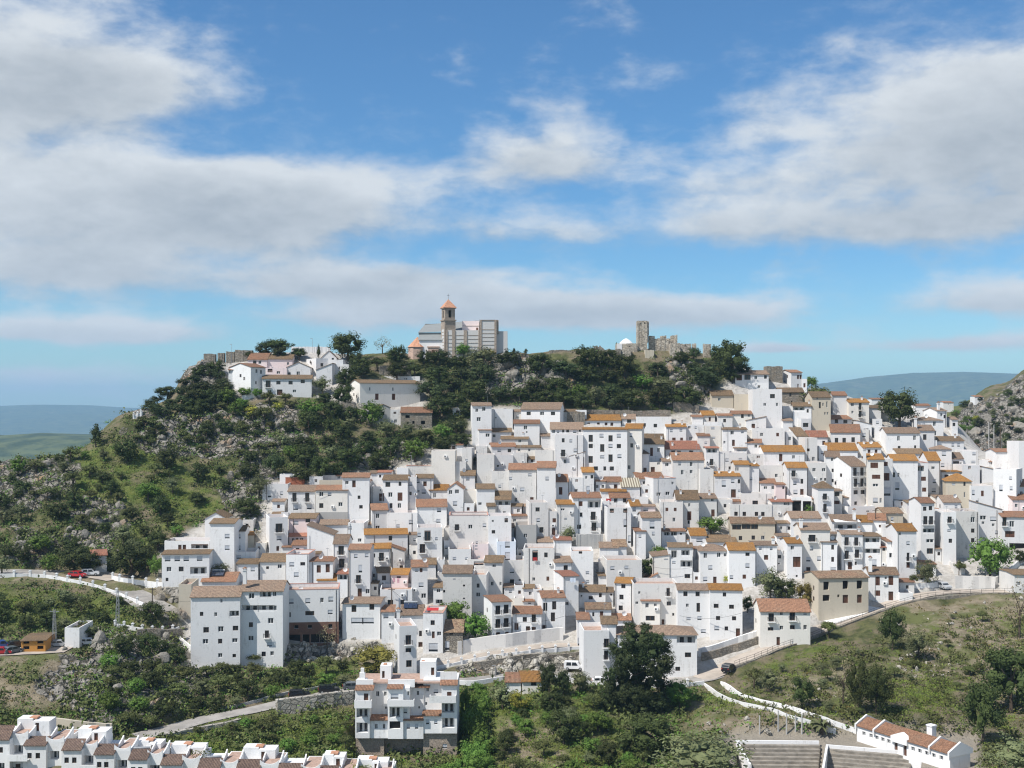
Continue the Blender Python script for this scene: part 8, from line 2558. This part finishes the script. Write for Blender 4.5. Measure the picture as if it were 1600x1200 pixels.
def free_points(polys, n, r, thin=False):
    X_ = []; Y_ = []
    tot = 0
    while tot < n:
        x = r.uniform(-70, 1670, 6000); y = r.uniform(548, 1218, 6000)
        ok = np.zeros(6000, bool)
        jx_, jy_ = r.normal(size=6000) * 16, r.normal(size=6000) * 7
        for p in polys: ok |= in_poly(x + jx_, y + jy_, p)
        ok &= ~in_poly(x, y, VILLAGE) & ~in_poly(x, y, TOPWHITE)
        if thin:
            for q in DIRT: ok &= ~(in_poly(x, y, q) & (r.rand(6000) < .8))
            for q in GRASS: ok &= ~(in_poly(x, y, q) & (r.rand(6000) < .5))
        d = depth_vec(x, y)
        ok &= d < 407
        X = (x - 800) / FPX * d
        for key in ROADS:
            ln, wid = ROADS[key]
            dist, _ = poly_dist(X, d, ln)
            ok &= dist > wid * .5 + .7
        ok &= ~((x > 1135) & (x < 1530) & (d > 182) & (d < 208))
        X_.append(X[ok]); Y_.append(d[ok]); tot += ok.sum()
    return np.concatenate(X_)[:n], np.concatenate(Y_)[:n]


def scatter_cover(name, label, polys, n, size, mat, seed, tuft=10, flat=.8, leaf=.2):
    r = np.random.RandomState(seed)
    X, D = free_points(polys, n, r, name in ('scrub_cover', 'weed_cover'))
    Zg = ground_vec(X, D)
    s = size * r.uniform(.4, 1.6, n)
    q = r.normal(size=(n, tuft, 3)) * (s * .42)[:, None, None]
    q[:, :, 2] = np.abs(q[:, :, 2]) * flat
    pos = (np.stack([X, D, Zg], 1)[:, None, :] + q).reshape(-1, 3)
    nn = np.tile(np.array((0, -.2, .6)), (len(pos), 1))
    Q = leaf_quads(pos, nn, np.repeat(s, tuft) * leaf * r.uniform(.6, 1.5, len(pos)), r, 1.0, 0)
    o = link(bpy.data.objects.new(name, quad_mesh(name, Q, mat)))
    tag(o, label, 'ground cover', kind='stuff')


WILD = [[(-60, 700), (250, 640), (420, 640), (480, 620), (740, 640), (740, 735), (420, 760), (400, 820), (260, 830), (240, 900), (-60, 890)],
        [(-60, 905), (180, 930), (290, 1000), (290, 1050), (560, 1040), (560, 1200), (-60, 1150)], [(600, 1050), (1100, 1080), (1340, 1150), (1200, 1215), (600, 1215)],
        [(660, 560), (1160, 560), (1100, 640), (660, 640)]]
scatter_cover('scrub_cover', 'low dark scrub spread over the wild slopes', WILD, 3000, 1.5, ML['scrub'], 3, 34, .8, .15)
scatter_cover('weed_cover', 'mid green weeds and brambles over the wild slopes', WILD, 3000, 1.2, ML['bright'], 13, 26, .55, .13)
scatter_cover('grass_cover', 'fresh green grass and weeds on the banks', GRASS, 6000, .9, ML['grass'], 4, 26, .4, .10)
scatter_cover('slope_weeds', 'green tufts dotted over the bare right slope', [[(1130, 1060), (1640, 940), (1640, 1215), (1500, 1215), (1340, 1130), (1200, 1110)]], 2200, .7, ML['grass'], 23, 22, .4, .11)
scatter_cover('slope_scrub', 'rough olive scrub over the right slope', [[(1130, 1060), (1640, 940), (1640, 1215), (1500, 1215), (1340, 1130), (1200, 1110)]], 700, 1.3, ML['scrub'], 29, 34, .7, .13)
scatter_cover('dry_grass', 'dry pale weeds on the bare ground', DIRT + ROCKS[:5], 1500, .8, ML['brown'], 5, 12, .4, .15)


def rubble(name, label, polys, n, smin, smax, seed, mat):
    r = np.random.RandomState(seed)
    V = []; F = []
    ico = bmesh.new(); bmesh.ops.create_icosphere(ico, subdivisions=2, radius=1.0)
    iv = np.array([v.co[:] for v in ico.verts]); fi = [tuple(v.index for v in f.verts) for f in ico.faces]; ico.free()
    got = 0
    while got < n:
        poly = polys[r.randint(len(polys))]
        xs = [p[0] for p in poly]; ys = [p[1] for p in poly]
        x = r.uniform(min(xs), max(xs)); y = r.uniform(min(ys), max(ys))
        if not bool(in_poly(np.array([x]), np.array([y]), poly)[0]): continue
        if bool(in_poly(np.array([x]), np.array([y]), VILLAGE)[0]) and r.rand() < .9: continue
        if x > 1460 and y < 750:
            d = hill_depth(x, y)
        else:
            d = depth_at(x, y)
        p = pt(x, y, d); gz = ground_z(p.x, p.y)
        s = smin + (smax - smin) * r.rand() ** 2.2
        sc_ = np.array((s * r.uniform(.7, 1.5), s * r.uniform(.7, 1.2), s * r.uniform(.6, 1.5)))
        v = iv.copy()
        for _ in range(6):     # chop flat facets
            nn = r.normal(size=3); nn /= np.linalg.norm(nn); hh = r.uniform(.35, .8)
            dd = v @ nn
            v = v - np.outer(np.clip(dd - hh, 0, None), nn)
        v = v * (1 + r.uniform(-.07, .07, (len(v), 1)))
        a = r.uniform(0, 6.28); ca, sa = math.cos(a), math.sin(a)
        v = v * sc_
        v = np.stack([v[:, 0] * ca - v[:, 1] * sa, v[:, 0] * sa + v[:, 1] * ca, v[:, 2]], 1) + np.array((p.x, p.y, gz + s * .1))
        i = len(V)
        V += v.tolist(); F += [tuple(i + q for q in f) for f in fi]
        got += 1
    me = bpy.data.meshes.new(name); me.from_pydata(V, [], F); me.materials.append(mat); me.update()
    tag(link(bpy.data.objects.new(name, me)), label, 'rocks', kind='stuff')


m, t, b = new_mat('weathered_rock', 0.95)
geo = t.new('ShaderNodeNewGeometry'); pos = geo.outputs['Position']
c_ = t.mix(t.ramp(t.noise(pos, .9, 5, .7), .3, .7), (0.145, 0.133, 0.112), (0.31, 0.285, 0.245))
c_ = t.mix(t.math('MULTIPLY', t.ramp(t.noise(pos, .12, 4, .6), .55, .7), .8), c_, (0.34, 0.23, 0.145))
c_ = t.mix(t.math('MULTIPLY', t.ramp(t.noise(pos, 2.6, 3, .6), .6, .75), .5), c_, (0.075, 0.075, 0.05))
t.l.new(c_, b.inputs['Base Color'])
bp = t.new('ShaderNodeBump'); bp.inputs['Strength'].default_value = .9; bp.inputs['Distance'].default_value = .3
t.l.new(t.noise(pos, 2.0, 6, .7), bp.inputs['Height']); t.l.new(bp.outputs[0], b.inputs['Normal'])
M_CRAG = m
rubble('rocks', 'grey limestone outcrops and boulders on the slopes', [ROCKS[k] for k in (0, 1, 1, 1, 2, 2, 3, 4, 5, 6, 9, 10, 11, 11, 12, 13)], 400, .3, 1.6, 8, M_CRAG)
rubble('rocks', 'crags of the bare grey hill at the right edge', [ROCKS[14]], 200, .6, 3.2, 9, M_CRAG)
rubble('rocks', 'pale crags showing through the wood under church and castle', [[(752, 566), (830, 562), (836, 590), (800, 612), (760, 600)], [(846, 566), (878, 562), (882, 600), (850, 604)], [(1040, 560), (1096, 572), (1100, 618), (1050, 622)]], 110, .6, 2.4, 12, M_CRAG)
rubble('rocks', 'pale broken stone under the middle lane', [ROCKS[8], ROCKS[7]], 160, .4, 1.3, 10, M_BLOCK)
rubble('rocks', 'scattered stones on the bare right slope', [DIRT[2], DIRT[1], DIRT[3], DIRT[9]], 130, .15, .7, 11, M_BLOCK)
